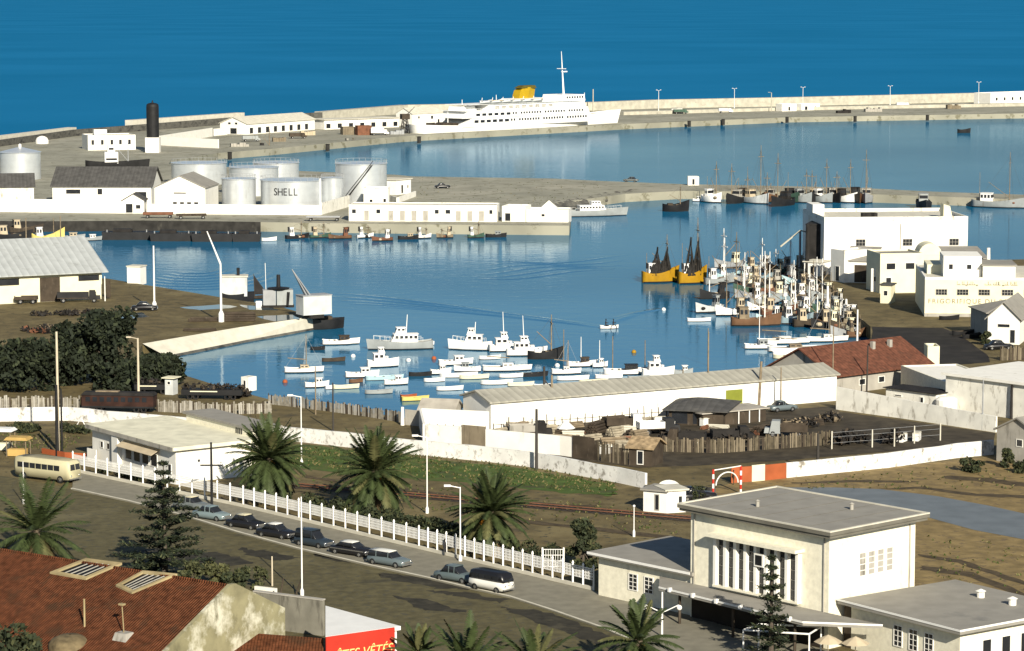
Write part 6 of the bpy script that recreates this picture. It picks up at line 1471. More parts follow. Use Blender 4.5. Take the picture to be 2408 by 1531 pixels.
# trees on the left quay
TR = [(235,900,722,190,3400,'tall dark round tree in the middle of the left grove',1),(60,915,792,180,3000,'broad black tree at the left edge of the grove',2),(150,905,800,140,2200,'dark tree between the tall round one and the left edge',3),
      (370,905,832,130,2400,'spreading dark tree nearest the water',4),(290,918,850,130,2000,'low dark tree before the tall round one',5),(-40,905,800,120,1500,'black tree cut by the left edge of the grove',6),(160,850,745,80,1200,'small dark tree behind the tall round one',7)]
for px, yb, yt, w, n, lb, sd in TR: tree(px, yb, yt, w*1.12, lb, int(n*1.3), [LEAFD, LEAF], seed=sd, clumps=24, low=0.06, size=0.36, group='dark trees of the left grove')
bld('garden_niche', 'small pale arched niche under the dark grove', (270,918), (290,919), 1.2, 2.0, WOOD, 'flat', WOOD, par=0.1, ops=[('f',0.5,0.9,0.7,1.5,'door')])
# trestles and stalls at the left
for i, (px, w) in enumerate(((190,'left'),(232,'right'))):
    p = G(px, 1012); r = thing('trestle', 'white A shaped trestle before the white wall, ' + w + ' one', 'trestle', p, 0, 'white trestles')
    for q in ((-1.0,0.9),(1.0,-0.2)): MB().tube((q[0],q[1],0),(0,0.3,1.7),0.07).build('leg', WMETAL, r)
    MB().tube((-1.9,0,0.05),(1.6,0.2,0.05),0.06).build('foot', WMETAL, r)
for i, (px, y, hh, m, lb) in enumerate(((8,1058,2.6,CREAM,'cream fruit stall at the left edge, with a white awning'),(44,1072,2.2,mat('ochre_canvas',(0.45,0.3,0.1)),'tan market stall right of the cream one'))):
    p = G(px, y); r = thing('market_stall', lb, 'stall', p, radians(-10))
    for sx in (-1.3,1.3):
        for sy in (-0.9,0.9): MB().tube((sx,sy,0),(sx,sy,hh),0.06).build('post', WOOD, r)
    MB().taper(-1.6,1.6,-1.2,1.2,hh,hh+0.35,0.3,0.3,0.3,0.3).build('awning', [m, WMETAL][i == 0], r); MB().box(-1.2,1.2,-0.9,0.2,0.1,1.0).build('counter', m, r)
o = wall_line('hoarding', 'low red and white painted hoarding behind the cream bus', [(98,1066),(152,1076),(212,1079)], 0.7, 0.15, RUST, cat='hoarding')
wall_line('hoarding', 'white panel at the end of the red hoarding', [(205,1082),(226,1087)], 1.6, 0.12, WHITE, cat='hoarding')
# hedge and black poles
pole(135, 1072, 905, 0.26, BLACK, 'thick black pole, left of the pair beside the bus', 'utility_pole', 'pole')
pole(146, 1066, 915, 0.15, BLACK, 'thin black pole, right of the pair beside the bus', 'utility_pole', 'pole')
hedge('hedge', 'dark clipped hedge behind the bus along the white wall', [(-60,1012),(60,1016),(160,1014),(215,1022)], 1.2, 3.0, 1500, [LEAF, LEAF2], 15, 0.2)

# ================================================================== customs house
P0, P1 = (218,1080), (414,1138)
a, ang, L = frame(P0, P1); D = 10.6; h = 4.2
r = thing('customs_house', 'white flat roofed customs house with a striped awning window', 'building', a, ang)
MB().box(0,L,0,D,-0.3,h).build('wall', WHITE, r)
MB().box(-0.7,L+0.7,-0.7,D+0.7,h,h+0.45).build('roof', mat('cream_roof',(0.70,0.67,0.52),stain=(0.45,0.43,0.33),sthr=0.6,sscale=(0.3,0.3,0.3)), r)
MB().box(-0.5,L+0.5,-0.74,-0.705,h-0.1,h+0.4).build('fascia', GREYWALL, r)
MB().box(L*0.2,L*0.94,D+0.72,D+4.6,-0.3,h+1.3).build('rear_block', CREAM2, r); MB().box(L*0.17,L*0.97,D+0.5,D+5.0,h+1.3,h+1.6).build('rear_roof', GRROOF, r)
aw = MB(); aw.extr([(L*0.40,0,h-0.5),(L*0.82,0,h-0.5),(L*0.82,-1.3,h-1.15),(L*0.40,-1.3,h-1.15)], (0,0,0.06)); aw.build('awning', CANVAS, r)
for u in (0.45,0.55,0.65,0.75): add_opening(r, L, D, 'f', u, 2.2, L*0.08, 1.7)
for u in (0.12,0.2): add_opening(r, L, D, 'f', u, 2.3, 0.9, 0.9)
add_opening(r, L, D, 'r', 0.3, 2.6, 0.5, 0.5); add_opening(r, L, D, 'f', 0.93, 1.2, 1.0, 2.2, 'door')
MB().box(L*0.29,L*0.36,-0.6,0,-0.3,h-0.01).build('pier', WHITE, r)
for k in range(4): MB().box(L*0.78+k*0.45,L*0.78+k*0.45+0.14,D+0.64,D+0.719,h+0.5,h+1.2).build('vent_slat', BLACK, r)
# ================================================================== white post fence
gl = [G(x, y, 0.13) for x, y in FENCE]; o0 = gl[0]
fc = thing('street_fence', 'long white fence of tall posts and lattice panels along the street', 'fence', o0)
pts = []
for i in range(3):
    n = (14, 15, 18)[i]
    for k in range(n): pts.append(gl[i]+(gl[i+1]-gl[i])*(k/n)-o0)
pts.append(gl[3]-o0)
PM = MB().box(-0.085,0.085,-0.085,0.085,0,2.35); PM.taper(-0.12,0.12,-0.12,0.12,2.35,2.6,0.08,0.08,0.08,0.08)
pm0 = None
for i, q in enumerate(pts):
    if pm0 is None: pm0 = PM.build('post', WMETAL, fc); pm0.location = q; continue
    inst(pm0, fc, q)
lat = {}
for i in range(len(pts)-1):
    q, e = pts[i], pts[i+1]; Lb = (e-q).length-0.22; key = round(Lb,2)
    if key not in lat:
        mb = MB()
        for z in (1.05,1.35,1.65,1.95,2.15): mb.box(0,Lb,-0.025,0.025,z-0.035,z+0.035)
        nb = int(Lb/0.2)
        for k in range(1,nb): mb.box(Lb*k/nb-0.028,Lb*k/nb+0.028,-0.02,0.02,1.05,2.15)
        lat[key] = mb; ob = mb.build('lattice_panel', WMETAL, fc); lat[key] = ob
    else: ob = inst(lat[key], fc)
    dv = (e-q).normalized(); ob.location = q+dv*0.11; ob.rotation_euler = (0,0,atan2(dv.y,dv.x))
mb = MB()
for i in range(len(gl)-1):
    q, e = gl[i]-o0, gl[i+1]-o0; dv = (e-q).normalized(); n = Vector((-dv.y,dv.x,0))*0.12
    mb.add([q-n,e-n,e+n,q+n]+[x+Vector((0,0,0.35)) for x in (q-n,e-n,e+n,q+n)], [(4,5,6,7),(0,1,5,4),(1,2,6,5),(2,3,7,6),(3,0,4,7)])
mb.build('plinth', CONC, fc)
r = thing('fence_gate', 'white lattice gate panel set behind the right end of the street fence', 'gate', G(1300,1352)); 
for sx in (-1.1,1.1): MB().box(sx-0.08,sx+0.08,-0.08,0.08,0,2.9).build('post', WMETAL, r)
mb = MB()
for k in range(9): mb.box(-1.0+k*0.25-0.02,-1.0+k*0.25+0.02,-0.02,0.02,0.9,2.7)
for z in (0.9,1.5,2.1,2.7): mb.box(-1.02,1.02,-0.025,0.025,z-0.03,z+0.03)
mb.build('lattice_panel', WMETAL, r)
hedge('hedge', 'dark hedge just behind the white street fence', [(600,1170),(760,1208),(985,1258),(1190,1304),(1320,1332)], 2.3, 4.0, 11000, [LEAF, LEAF2], 16, 0.17)
hedge('hedge', 'dark bushes in front of the customs house behind the fence', [(245,1112),(330,1130),(410,1146)], 1.4, 1.6, 1300, [LEAF, LEAF2], 17, 0.17)
# railway track on the open ground
tr = thing('railway_track', 'pair of dark rails crossing the bare ground behind the palms', 'railway'); g0, g1 = G(690,1142), G(1640,1222); tr.location = g0; v = g1-g0; n = Vector((-v.y,v.x,0)).normalized()
mb = MB(); mb.add([-n*1.6+Vector((0,0,0.03)), v-n*1.6+Vector((0,0,0.03)), v+n*1.6+Vector((0,0,0.03)), n*1.6+Vector((0,0,0.03))], [(0,1,2,3)]); mb.build('ballast', mat('dark_ballast',(0.05,0.042,0.034),var=0.4,scale=2.0), tr)
for s_ in (-0.72,0.72): MB().tube(n*s_+Vector((0,0,0.2)), v+n*s_+Vector((0,0,0.2)), 0.07, 0.07, 4).build('rail', RUST2, tr)
mb = MB(); Lt = v.length; dv = v.normalized()
for k in range(int(Lt/0.7)):
    c = dv*(k*0.7); mb.add([c-n*1.2-dv*0.12+Vector((0,0,0.1)), c-n*1.2+dv*0.12+Vector((0,0,0.1)), c+n*1.2+dv*0.12+Vector((0,0,0.1)), c+n*1.2-dv*0.12+Vector((0,0,0.1))], [(0,1,2,3)])
mb.build('sleepers', DKWOOD, tr)
g2, g3 = G(1230,1195), G(1700,1248)
# lamp posts along street and park
for px, yb, yt, lm, lb in ((708.8,1095,932,'arm','tall white lamp post behind the left palm'),(1004,1207,1027,'arm','tall white lamp post between the middle and right palm'),(1082,1322,1145,'arm','white lamp post at the fence left of the right palm'),
        (710,1402,1168,None,'tall white flagpole like post on the near side of the street'),(56,1185,1085,None,'thin pale post at the left edge of the street'),(1490,1262,1192,'top','small pale lamp beside the round bush')):
    pole(px, yb, yt, 0.09 if yb-yt > 120 else 0.07, WMETAL, lb, 'street_lamp' if lm else 'tall_post', 'street lamp' if lm else 'post', lamp=lm, base=0.8)
pole(498, 1190, 1040, 0.17, BLACK, 'dark utility pole with a crossarm beside the customs house', 'utility_pole', 'pole', arms=((0.64,2.6),))
pole(640, 1378, 1308, 0.10, mat('pale_wood',(0.55,0.48,0.36)), 'yellowish post beside the near kerb bush', 'tall_post', 'post')
# ------------------------------------------------------------------ palms, pine and bushes
palm(633, 1183, 1082, 150, 'date palm with orange fruit beside the customs house', 1)
palm(882, 1215, 1112, 164, 'date palm with orange fruit in the middle of the park', 2)
palm(1156, 1300, 1208, 152, 'date palm with orange fruit right of the fence lamp', 3)
palm(86, 1330, 1252, 200, 'broad feathery palm at the left edge of the street', 4, dates=False, nf=52, droop=0.8)
palm(985, 1600, 1540, 120, 'palm top half hidden behind the red sign', 5, dates=False, nf=46, droop=1.0)
palm(1100, 1650, 1578, 185, 'palm top at the bottom edge right of the red sign', 6, dates=False, nf=46, droop=0.95)
palm(1256, 1650, 1574, 175, 'palm top at the bottom edge in the middle of the street', 7, dates=False, nf=46, droop=0.95)
palm(1500, 1610, 1512, 165, 'palm with orange dates at the bottom edge before the station', 8, dates=True, nf=56, droop=1.0)
norfolk(388, 1375, 1082, 228, 'tall tiered norfolk pine at the near side of the street', 1, tiers=12, dens=1.2)
norfolk(1812, 1560, 1305, 112, 'slender tiered pine in front of the station window', 2, tiers=10, dens=0.8)
tree(1371, 1345, 1218, 96, 'dark round tree at the corner of the station wing', 2600, seed=21, clumps=16, low=0.15, size=0.2)
tree(452, 1392, 1318, 70, 'olive bush right under the norfolk pine', 1300, [LEAF2, LEAF], 'bush', 'bush', seed=22, low=0.05, size=0.17)
tree(560, 1392, 1322, 72, 'dark bush at the gable of the red tiled house', 1500, seed=23, low=0.05, size=0.17, name='bush', cat='bush')
tree(510, 1382, 1318, 80, 'pale olive bush between the pine and the dark bush', 1300, [LEAF2, FROND2], 'bush', 'bush', seed=24, low=0.05, size=0.17)
tree(345, 1362, 1318, 90, 'low olive bush left under the norfolk pine', 1000, [LEAF2, LEAF], 'bush', 'bush', seed=25, low=0.05, size=0.17)
tree(610, 1385, 1330, 46, 'small olive bush beside the yellowish post', 600, [LEAF2, LEAF], 'bush', 'bush', seed=26, low=0.05, size=0.16)
tree(2366, 1100, 1052, 40, 'round dark bush before the house at the right edge', 900, seed=27, low=0.05, size=0.17, name='bush', cat='bush')
tree(2284, 1110, 1072, 60, 'low scrubby bush at the foot of the right white wall', 800, seed=28, low=0.05, size=0.17, name='bush', cat='bush')
tree(2400, 1112, 1080, 40, 'low bush at the right edge beside the round one', 500, seed=29, low=0.05, size=0.17, name='bush', cat='bush')
tree(1640, 1178, 1140, 40, 'dark shrub behind the guard hut', 500, seed=30, low=0.05, size=0.15, name='bush', cat='bush')
hedge('agave_clump', 'spiky agave clump on the grey wall at the bottom left', [(640,1440),(700,1452)], 1.4, 1.4, 260, [LEAF2, LEAF], 18, 0.35, 'plant')
for i, (px, y) in enumerate(((655,1420),(695,1400))):
    p = G(px, y); o = MB().tube((0,0,0),(0.9 if i else 0.5,0,2.6),0.09,0.07).build('leaning_stake', DKWOOD); o.location = p; tag(o, 'dark leaning stake near the kerb, ' + ('longer' if i else 'shorter') + ' one', 'stake')
tree(30, 1640, 1462, 190, 'black leafy tree in the bottom left corner', 1500, seed=31, low=0.2, size=0.25)

# ------------------------------------------------------------------ vehicles on the street
car('sedan', 452, 1199, -36, 'grey car with pale roof half hidden by the pine', CAR['grey'], CAR['cream'])
car('sedan', 498, 1222, -36, 'pale blue saloon parked next to the utility pole', CAR['pale'], CAR['pale'])
car('sedan', 578, 1242, -36, 'dark saloon with a cream roof behind the black ones', CAR['black'], CAR['cream'])
car('sedan', 650, 1264, -36, 'black saloon with roof glare painted white', CAR['black'], CAR['white'])  # roof coloured white to imitate glare on a black car
car('wagon', 738, 1285, -38, 'tall rounded navy car parked before the white top convertible', CAR['navy'], CAR['navy'], H=1.75, L=4.2)
car('low', 827, 1305, -36, 'low black saloon with white roof and chrome trim', CAR['black'], CAR['white'], L=4.6, H=1.4)
car('wagon', 915, 1330, -38, 'blue grey estate car with a white roof', CAR['steel'], CAR['white'], L=4.5)
car('sedan', 1072, 1367, -38, 'slate grey rounded saloon behind the two tone van', CAR['slate'], CAR['slate'], L=4.3, H=1.58)
car('van', 1155, 1389, -42, 'black and white two tone camper van', CAR['white'], CAR['black'])
# bus
p = G(112, 1128, 0.02); r = thing('bus', 'cream old fashioned bus with a dark window band', 'bus', p, radians(-32)); L, W = 9.0, 2.4
OLIVE = mat('bus_cream',(0.50,0.46,0.30),var=0.06,rough=0.5)
mb = MB(); car_profile(mb, [(-L/2,0.6,2.3,0.86),(-L/2+0.3,0.45,2.75,0.96),(-2,0.4,2.85,1),(2,0.4,2.85,1),(L/2-0.5,0.45,2.8,0.98),(L/2-0.1,0.5,2.5,0.92),(L/2,0.6,1.6,0.86)], L, W); mb.build('body', OLIVE, r, True)
mb = MB(); car_profile(mb, [(-L/2+0.2,2.55,2.72,0.8),(-2,2.6,2.93,0.86),(2,2.6,2.93,0.86),(L/2-0.5,2.6,2.82,0.82)], L, W); mb.build('bus_roof', mat('bus_roof',(0.24,0.22,0.15)), r, True)
for s in (-1, 1):
    for i in range(7): x = -L/2+0.7+i*0.98; MB().box(x,x+0.86,s*(W/2-0.12),s*(W/2+0.012),1.5,2.15).build('window', PANE, r)
for s in (-1, 1): MB().extr([(L/2-0.04,s*0.07,1.65),(L/2-0.04,s*0.88,1.65),(L/2-0.14,s*0.82,2.35),(L/2-0.14,s*0.07,2.35)], (0.08,0,0)).build('windscreen', PANE, r)
for x in (-L/2+1.6, L/2-1.5):
    for s in (-1, 1): wheel(r, x, s*(W/2-0.12), 0.46)
for s in (-1, 1): MB().lathe([(0.001,0.04),(0.12,0.02),(0.12,-0.05)],10).build('headlight', CHROME, r, True, (L/2,s*0.75,0.95)).rotation_euler = (0,pi/2,0)
MB().box(L/2,L/2+0.12,-1.1,1.1,0.5,0.65).build('bumper', CHROME, r)

# ================================================================== guard hut, gate, gauge
def two_face(name, label, A, B, C, h, wall, **kw):
    return None
bld('guard_hut', 'small white guard hut with a flat grey roof at the end of the white wall', (1512,1202), (1566,1207), 3.4, 2.5, WHITE, 'slab', GRROOF, over=0.3, th=0.2, ops=[('f',0.6,1.2,0.6,1.9,'door'),('r',0.55,1.5,0.7,0.9)], fr=GREYWALL)
g = frame((1566,1207),(1612,1204)); bld('guard_hut', 'brighter white front block of the guard hut with a dark window', (1567,1207), (1612,1204), 3.0, 2.6, WHITE, 'slab', CONC, over=0.3, th=0.2, ops=[('f',0.7,1.5,0.6,1.0)])
a, ang, L = frame((1546,1166),(1598,1168)); mb = MB(); hh = 1.9
mb.extr([(0,0,0),(L,0,0)]+[(L/2+L/2*cos(k*pi/12),0,hh-0.8+0.85*sin(k*pi/12)) for k in range(13)], (0,0.3,0)); o = mb.build('arched_wall', WHITE); o.location = a; o.rotation_euler = (0,0,ang); tag(o, 'white round topped wall panel behind the guard hut', 'wall')
car('sedan', 1636, 1176, 20, 'black car parked right of the guard hut', CAR['black'])
r = thing('loading_gauge', 'red and white striped gauge frame with a hanging white arch', 'gauge frame', G(1676,1170)); q = G(1741,1161)-G(1676,1170); h = HT(1676,1170,1104)
for base, in (((0,0,0),), ((q.x,q.y,0),)):
    pst = MB()
    n = 6
    for k in range(n): pst.tube((base[0],base[1],h*k/n),(base[0],base[1],h*(k+1)/n),0.14,0.14,8,k % 2)
    pst.build('post', [WMETAL, RED], r)
MB().tube((0,0,h*0.97),(q.x,q.y,h*1.0),0.07).build('crossbar', WMETAL, r)
ar = MB(); pr = None
for k in range(13):
    a_ = pi*(1-k/12.0); c = q*(0.5+0.40*cos(a_)); c = Vector((c.x,c.y,h*0.42+h*0.42*sin(a_)))
    if pr is not None: ar.tube(pr, c, 0.08)
    pr = c
ar.build('arch', WMETAL, r)
wall_line('painted_gate', 'rust red gate leaf left of the cream panel', [(1719,1136),(1767,1133)], 1.95, 0.15, RUST, cat='gate')
wall_line('painted_gate', 'cream middle panel between the rust red gate leaves', [(1767.5,1133),(1798,1130)], 2.05, 0.15, CREAM, cat='gate')
wall_line('painted_gate', 'rust red gate leaf right of the cream panel', [(1798.5,1130),(1848,1125)], 1.95, 0.15, RUST, cat='gate')
wall_line('boundary_wall', 'peeling white wall rising to the right of the rust red gate', [(1849,1124),(2090,1100),(2249,1077),(2336,1069)], 1.9, 0.35, BLOTCH, jag=0.08)
wall_line('kerb_wall', 'dark low retaining kerb behind the guard hut', [(1516,1150),(1620,1152),(1680,1158)], 0.5, 0.3, STONED)
bld('corner_house', 'grey gabled house cut by the right edge', (2342,1084), (2440,1100), 8, 4.2, GREYWALL, 'gable', GRROOF, rise=1.7, axis='y', over=0.35, ops=[('f',0.55,2.8,1.1,1.0)])
person(G(1724,1140), radians(200), 'person in dark clothes standing under the striped gauge frame', sit=False, cloth=mat('brown_clothing',(0.09,0.06,0.035)))
person(G(1046,1306,0.13), radians(150), 'person in dark clothes walking on the pavement by the fence', sit=False)

# ================================================================== railway station
Z1 = 3.4
A, B, C = G(1623,1371,Z1), G(1947,1441,Z1), G(2149,1385,Z1)
v1 = (B-A); ang = atan2(v1.y, v1.x); L = v1.length
def _fit(x0, target, z):
    lo, hi = 3.0, 40.0
    for _ in range(40):
        m_ = (lo+hi)/2; P = x0+Vector((-sin(ang)*m_, cos(ang)*m_, 0))
        if proj(P)[0] < target: lo = m_
        else: hi = m_
    return lo
D = _fit(B, 2149, Z1)
st = thing('railway_station', 'cream railway station with tall slatted window and wide flat roofs', 'building', (A.x, A.y, 0), ang)
s_ = (FPX/(B.y*cos(PITCH)+(CH-Z1)*sin(PITCH))); bx = B
def topz(P, px, yt):
    d = ray(px, yt); return CH + d.z*P.y/d.y
H = topz(B, 1947, 1262)
MB().box(0,L,0,D,0,H).build('wall', CREAM2, st)
FASC = mat('grey_fascia', (0.15,0.14,0.115), var=0.15)
MB().box(-0.8,L+0.8,-0.8,D+0.8,H,H+0.28).build('soffit', FASC, st); MB().box(-0.95,L+0.95,-0.95,D+0.95,H+0.28,H+0.6).build('fascia', FASC, st); MB().box(-0.92,L+0.92,-0.92,D+0.92,H+0.603,H+0.65).build('roof', GRROOF, st)
MB().box(0.3,L*0.97,-0.14,-0.01,0.02,Z1-0.36).build('dark_entrance_panel', mat('canopy_shade_dark',(0.03,0.024,0.018),var=0.3), st)  # near-black panel: the shade under the canopy put into its colour
pm = MB(); e = 0.95
pm.box(-e,L+e,-e,-e+0.3,H+0.62,H+0.74); pm.box(-e,L+e,D+e-0.3,D+e,H+0.62,H+0.74); pm.box(-e,-e+0.3,-e+0.3,D+e-0.3,H+0.62,H+0.74); pm.box(L+e-0.3,L+e,-e+0.3,D+e-0.3,H+0.62,H+0.74); pm.build('roof_edge', CONC, st)
# tall window with fins
x0, x1, z0, z1 = L*0.205, L*0.80, Z1+0.5, H-1.9
wf = MB().box(x0,x1,-0.02,0.05,z0,z1).build('window', PANE, st)
for k in range(9):
    x = x0+(x1-x0)*k/8; MB().box(x-0.17,x+0.17,-0.5,-0.02,z0,z1).build('window_fin', WHITE, wf)
bars = MB()
for k in range(1,5): z = z0+(z1-z0)*k/5; bars.box(x0,x1,-0.09,-0.03,z-0.035,z+0.035)
bars.build('window_bars', GREYWALL, wf)
MB().box(x0-0.5,x1+0.5,-1.3,0,z1,z1+0.3).build('window_hood', CREAM2, st); MB().box(x0-0.2,x1+0.2,-0.55,0,z0-0.2,z0).build('window_sill', CREAM2, st)
cl = MB().box(x0+(x1-x0)*0.50,x0+(x1-x0)*0.61,-0.62,-0.5,z0+(z1-z0)*0.56,z0+(z1-z0)*0.82).build('clock_panel', WHITE, st); MB().box(x0+(x1-x0)*0.515,x0+(x1-x0)*0.595,-0.64,-0.625,z0+(z1-z0)*0.59,z0+(z1-z0)*0.79).build('clock_face', BLACK, cl)
for k in range(4): add_opening(st, L, D, 'r', 0.38+0.105*k, Z1+3.9, 1.0, 2.3, 'window', WHITE, GREYWALL, (0, 3))
for x, y, n_ in ((L*0.03,-0.08,'f'),(L*0.97,-0.08,'f')): MB().tube((x,y,Z1),(x,y,H-0.05),0.07,0.07,6).build('drain_pipe', GREYWALL, st)
MB().tube((L+0.08,D*0.93,0.2),(L+0.08,D*0.93,H-0.05),0.07,0.07,6).build('drain_pipe', GREYWALL, st)
sm = MB()
for k in range(1,6): sm.box(-0.9+(L+1.8)*k/6-0.03,-0.9+(L+1.8)*k/6+0.03,-0.6,D+0.6,H+0.651,H+0.67)
sm.build('roof_seams', MATS['grey_fascia'], st)
for x, y in ((L*0.3,D*0.3),(L*0.7,D*0.75)): MB().lathe([(0.18,0),(0.18,0.5),(0.28,0.55),(0.02,0.7)],10,(x,y,H+0.65)).build('roof_vent', GREYWALL, st)
# canopy
ca = thing('station_canopy', 'deep flat canopy with a white edge in front of the station', 'canopy', (A.x, A.y, 0), ang)
def loc(px, py, z): q = G(px,py,z)-Vector((A.x,A.y,z)); return (q.x*cos(-ang)-q.y*sin(-ang), q.x*sin(-ang)+q.y*cos(-ang))
cp = [loc(1534,1347,Z1), loc(1549,1380,Z1), loc(1887,1462,Z1), loc(2075,1469,Z1), loc(1990,1440,Z1)]
P = [(-4.2,0.0),cp[1],cp[2],cp[3],(L+0.01,-0.01),(0,-0.01)]
MB().prism(P, Z1-0.35, Z1).build('canopy_slab', GRROOF, ca)
mb = MB()
for q, e2 in ((cp[1],cp[2]),(cp[2],cp[3])):
    d = Vector((e2[0]-q[0], e2[1]-q[1])); d.normalize(); n = Vector((d.y,-d.x))*0.06
    mb.extr([(q[0],q[1],Z1-0.12),(e2[0],e2[1],Z1-0.12),(e2[0],e2[1],Z1+0.05),(q[0],q[1],Z1+0.05)], (n.x,n.y,0))
mb.build('canopy_edge', WMETAL, ca)
for k in range(6):
    u = (k+0.5)/6; q = Vector(cp[1])*(1-u)+Vector(cp[2])*u; MB().box(q.x-0.13,q.x+0.13,q.y-0.25,q.y+0.1,Z1-0.2,Z1+0.2).build('canopy_lamp', WMETAL, ca)
for u in (0.12,0.5,0.92): q = Vector(cp[1])*(1-u)+Vector(cp[2])*u; MB().tube((q.x,q.y+0.6,0),(q.x,q.y+0.6,Z1-0.35),0.14).build('column', DKWOOD, ca)
# wings
wl = G(1407,1402); w2 = G(1530,1429)
r, Lw = bld('station_wing', 'low cream left wing of the station with two barred windows', (1407,1402), (1625,1450), D*0.85, HT(1407,1402,1305), CREAM2, 'slab', GRROOF, over=0.8, th=0.35,
            ops=[('f',0.38,2.2,1.25,1.7),('f',0.55,2.2,1.25,1.7)], fr=WHITE, bar=(1, 3))
MB().box(-0.82,Lw+0.5,-0.86,-0.805,HT(1407,1402,1305)+0.12,HT(1407,1402,1305)+0.36).build('roof_edge', WMETAL, r)
for u, y in ((0.55,7),(0.7,8),(0.85,6)): MB().lathe([(0.3,0),(0.3,0.5),(0.45,0.6),(0.05,0.8)],10,(Lw*u,y,HT(1407,1402,1305)+0.35)).build('roof_vent', WHITE, r)
Z2 = 4.6
K0, K1, K2 = G(1969,1409,Z2), G(2257,1483,Z2), G(2470,1442,Z2)
v = K1-K0; an2 = atan2(v.y,v.x); L2 = v.length; D2 = (K2-K1).length*1.3
r = thing('station_wing', 'low cream right wing of the station with a broad grey roof', 'building', (K0.x,K0.y,0), an2)
MB().box(0.9,L2-0.9,0.9,D2-0.9,-0.3,Z2-0.4).build('wall', CREAM2, r); MB().box(0,L2,0,D2,Z2-0.4,Z2).build('roof', GRROOF, r)
MB().box(-0.02,L2+0.02,-0.05,-0.004,Z2-0.12,Z2+0.06).build('roof_edge', WMETAL, r); MB().box(L2+0.004,L2+0.05,-0.05,D2,Z2-0.12,Z2+0.06).build('roof_edge', WMETAL, r)
for k in range(3): o = add_opening(r, L2, D2, 'f', 0.45+0.125*k, 2.4, 1.15, 2.0, 'window', WHITE, None, (1, 3)); o.location.y = 0.895
for k in range(3): o = add_opening(r, L2, D2, 'r', 0.28+0.16*k, 2.2, 1.2, 1.9, 'window', WHITE); o.location.x = L2-0.895
for k in range(2): MB().lathe([(0.35,0),(0.35,0.5),(0.5,0.6),(0.05,0.8)],10,(L2*0.45+k*4,D2*0.75,Z2)).build('roof_vent', WHITE, r)
MB().box(-0.1,0.9,0.95,2.6,0,Z2-0.41).build('dark_entrance_panel', DKWOOD, r)
# forecourt
t, h = pole(1556, 1500, 1392, 0.11, WMETAL, 'white forecourt lamp with two hanging globes', 'forecourt_lamp', 'street lamp')
for sx in (-1, 1):
    MB().tube((0,0,h*0.55),(sx*1.55,0,h*0.72),0.05).build('arm', WMETAL, t); MB().ball((sx*1.6,0,h*0.66),0.26,8).build('globe', WMETAL, t, True)
r = thing('terrace_frame', 'white pipe frame over the station terrace', 'pergola', G(1840,1545))
cs = [(-3.6,0),(2.2,-1.6),(3.6,1.4),(-2.0,2.4)]
for x, y in cs: MB().tube((x,y,0),(x,y,2.5),0.08).build('post', WMETAL, r)
for i in range(4): q, e2 = cs[i], cs[(i+1)%4]; MB().tube((q[0],q[1],2.5),(e2[0],e2[1],2.5),0.09).build('bar', WMETAL, r)
for i, (px, y, lb) in enumerate(((1946,1556,'tan terrace parasol, left of the two under the canopy'),(2010,1560,'tan terrace parasol, right of the two under the canopy'))):
    r = thing('parasol', lb, 'parasol', G(px, y), 0, 'terrace parasols'); MB().tube((0,0,0),(0,0,2.4),0.04).build('shaft', WOOD, r); MB().lathe([(1.3,1.85),(0.7,2.2),(0.02,2.5)],8).build('canopy', CANVAS, r)

# ================================================================== red tiled house and sign in front
def tiles():
    m = mat('foreground_tiles', (0.112,0.040,0.018), var=0.45, scale=1.6, rough=0.95, spec=0.1, col2=(0.07,0.034,0.018), thr2=0.52, s2=0.35, stain=(0.06,0.045,0.03), sthr=0.66, sscale=(0.25,0.25,0.25))
    nt = m.node_tree; N = nt.nodes; K = nt.links; b = N['Principled BSDF']
    tc = N.new('ShaderNodeTexCoord'); w = N.new('ShaderNodeTexWave'); w.wave_type = 'BANDS'; w.bands_direction = 'X'; w.inputs['Scale'].default_value = 1.15; w.inputs['Distortion'].default_value = 0.8; w.inputs['Detail'].default_value = 2
    w2 = N.new('ShaderNodeTexWave'); w2.wave_type = 'BANDS'; w2.bands_direction = 'Y'; w2.wave_profile = 'SAW'; w2.inputs['Scale'].default_value = 0.75; w2.inputs['Distortion'].default_value = 0.6
    K.new(tc.outputs['Object'], w.inputs['Vector']); K.new(tc.outputs['Object'], w2.inputs['Vector'])
    ad = N.new('ShaderNodeMath'); K.new(w.outputs['Fac'], ad.inputs[0]); K.new(w2.outputs['Fac'], ad.inputs[1])
    bp = N.new('ShaderNodeBump'); bp.inputs['Strength'].default_value = 1.0; bp.inputs['Distance'].default_value = 0.09
    K.new(ad.outputs[0], bp.inputs['Height']); K.new(bp.outputs[0], b.inputs['Normal'])
    return m
TIL = tiles()
ZR = 8.5
q0, q1 = G(-60,1286,ZR), G(540,1381,ZR); v = q1-q0; ang = atan2(v.y,v.x); L = v.length
hs = thing('tiled_house', 'house with a big rust red tiled roof in the bottom left corner', 'house', (q0.x,q0.y,0), ang)
S, drop = 14.0, 0.47
ro = MB(); slab_roof(ro, (-6,-S,ZR-S*drop),(L,-S,ZR-S*drop),(-6,0,ZR),(L,0,ZR),0.15); slab_roof(ro, (L,7,ZR-7*drop),(-6,7,ZR-7*drop),(L,0,ZR),(-6,0,ZR),0.15); ro.build('roof', TIL, hs)
MB().box(-5.5,L-0.2,-S+0.8,6.2,-0.5,ZR-S*drop-0.2).build('wall', GREYWALL, hs)
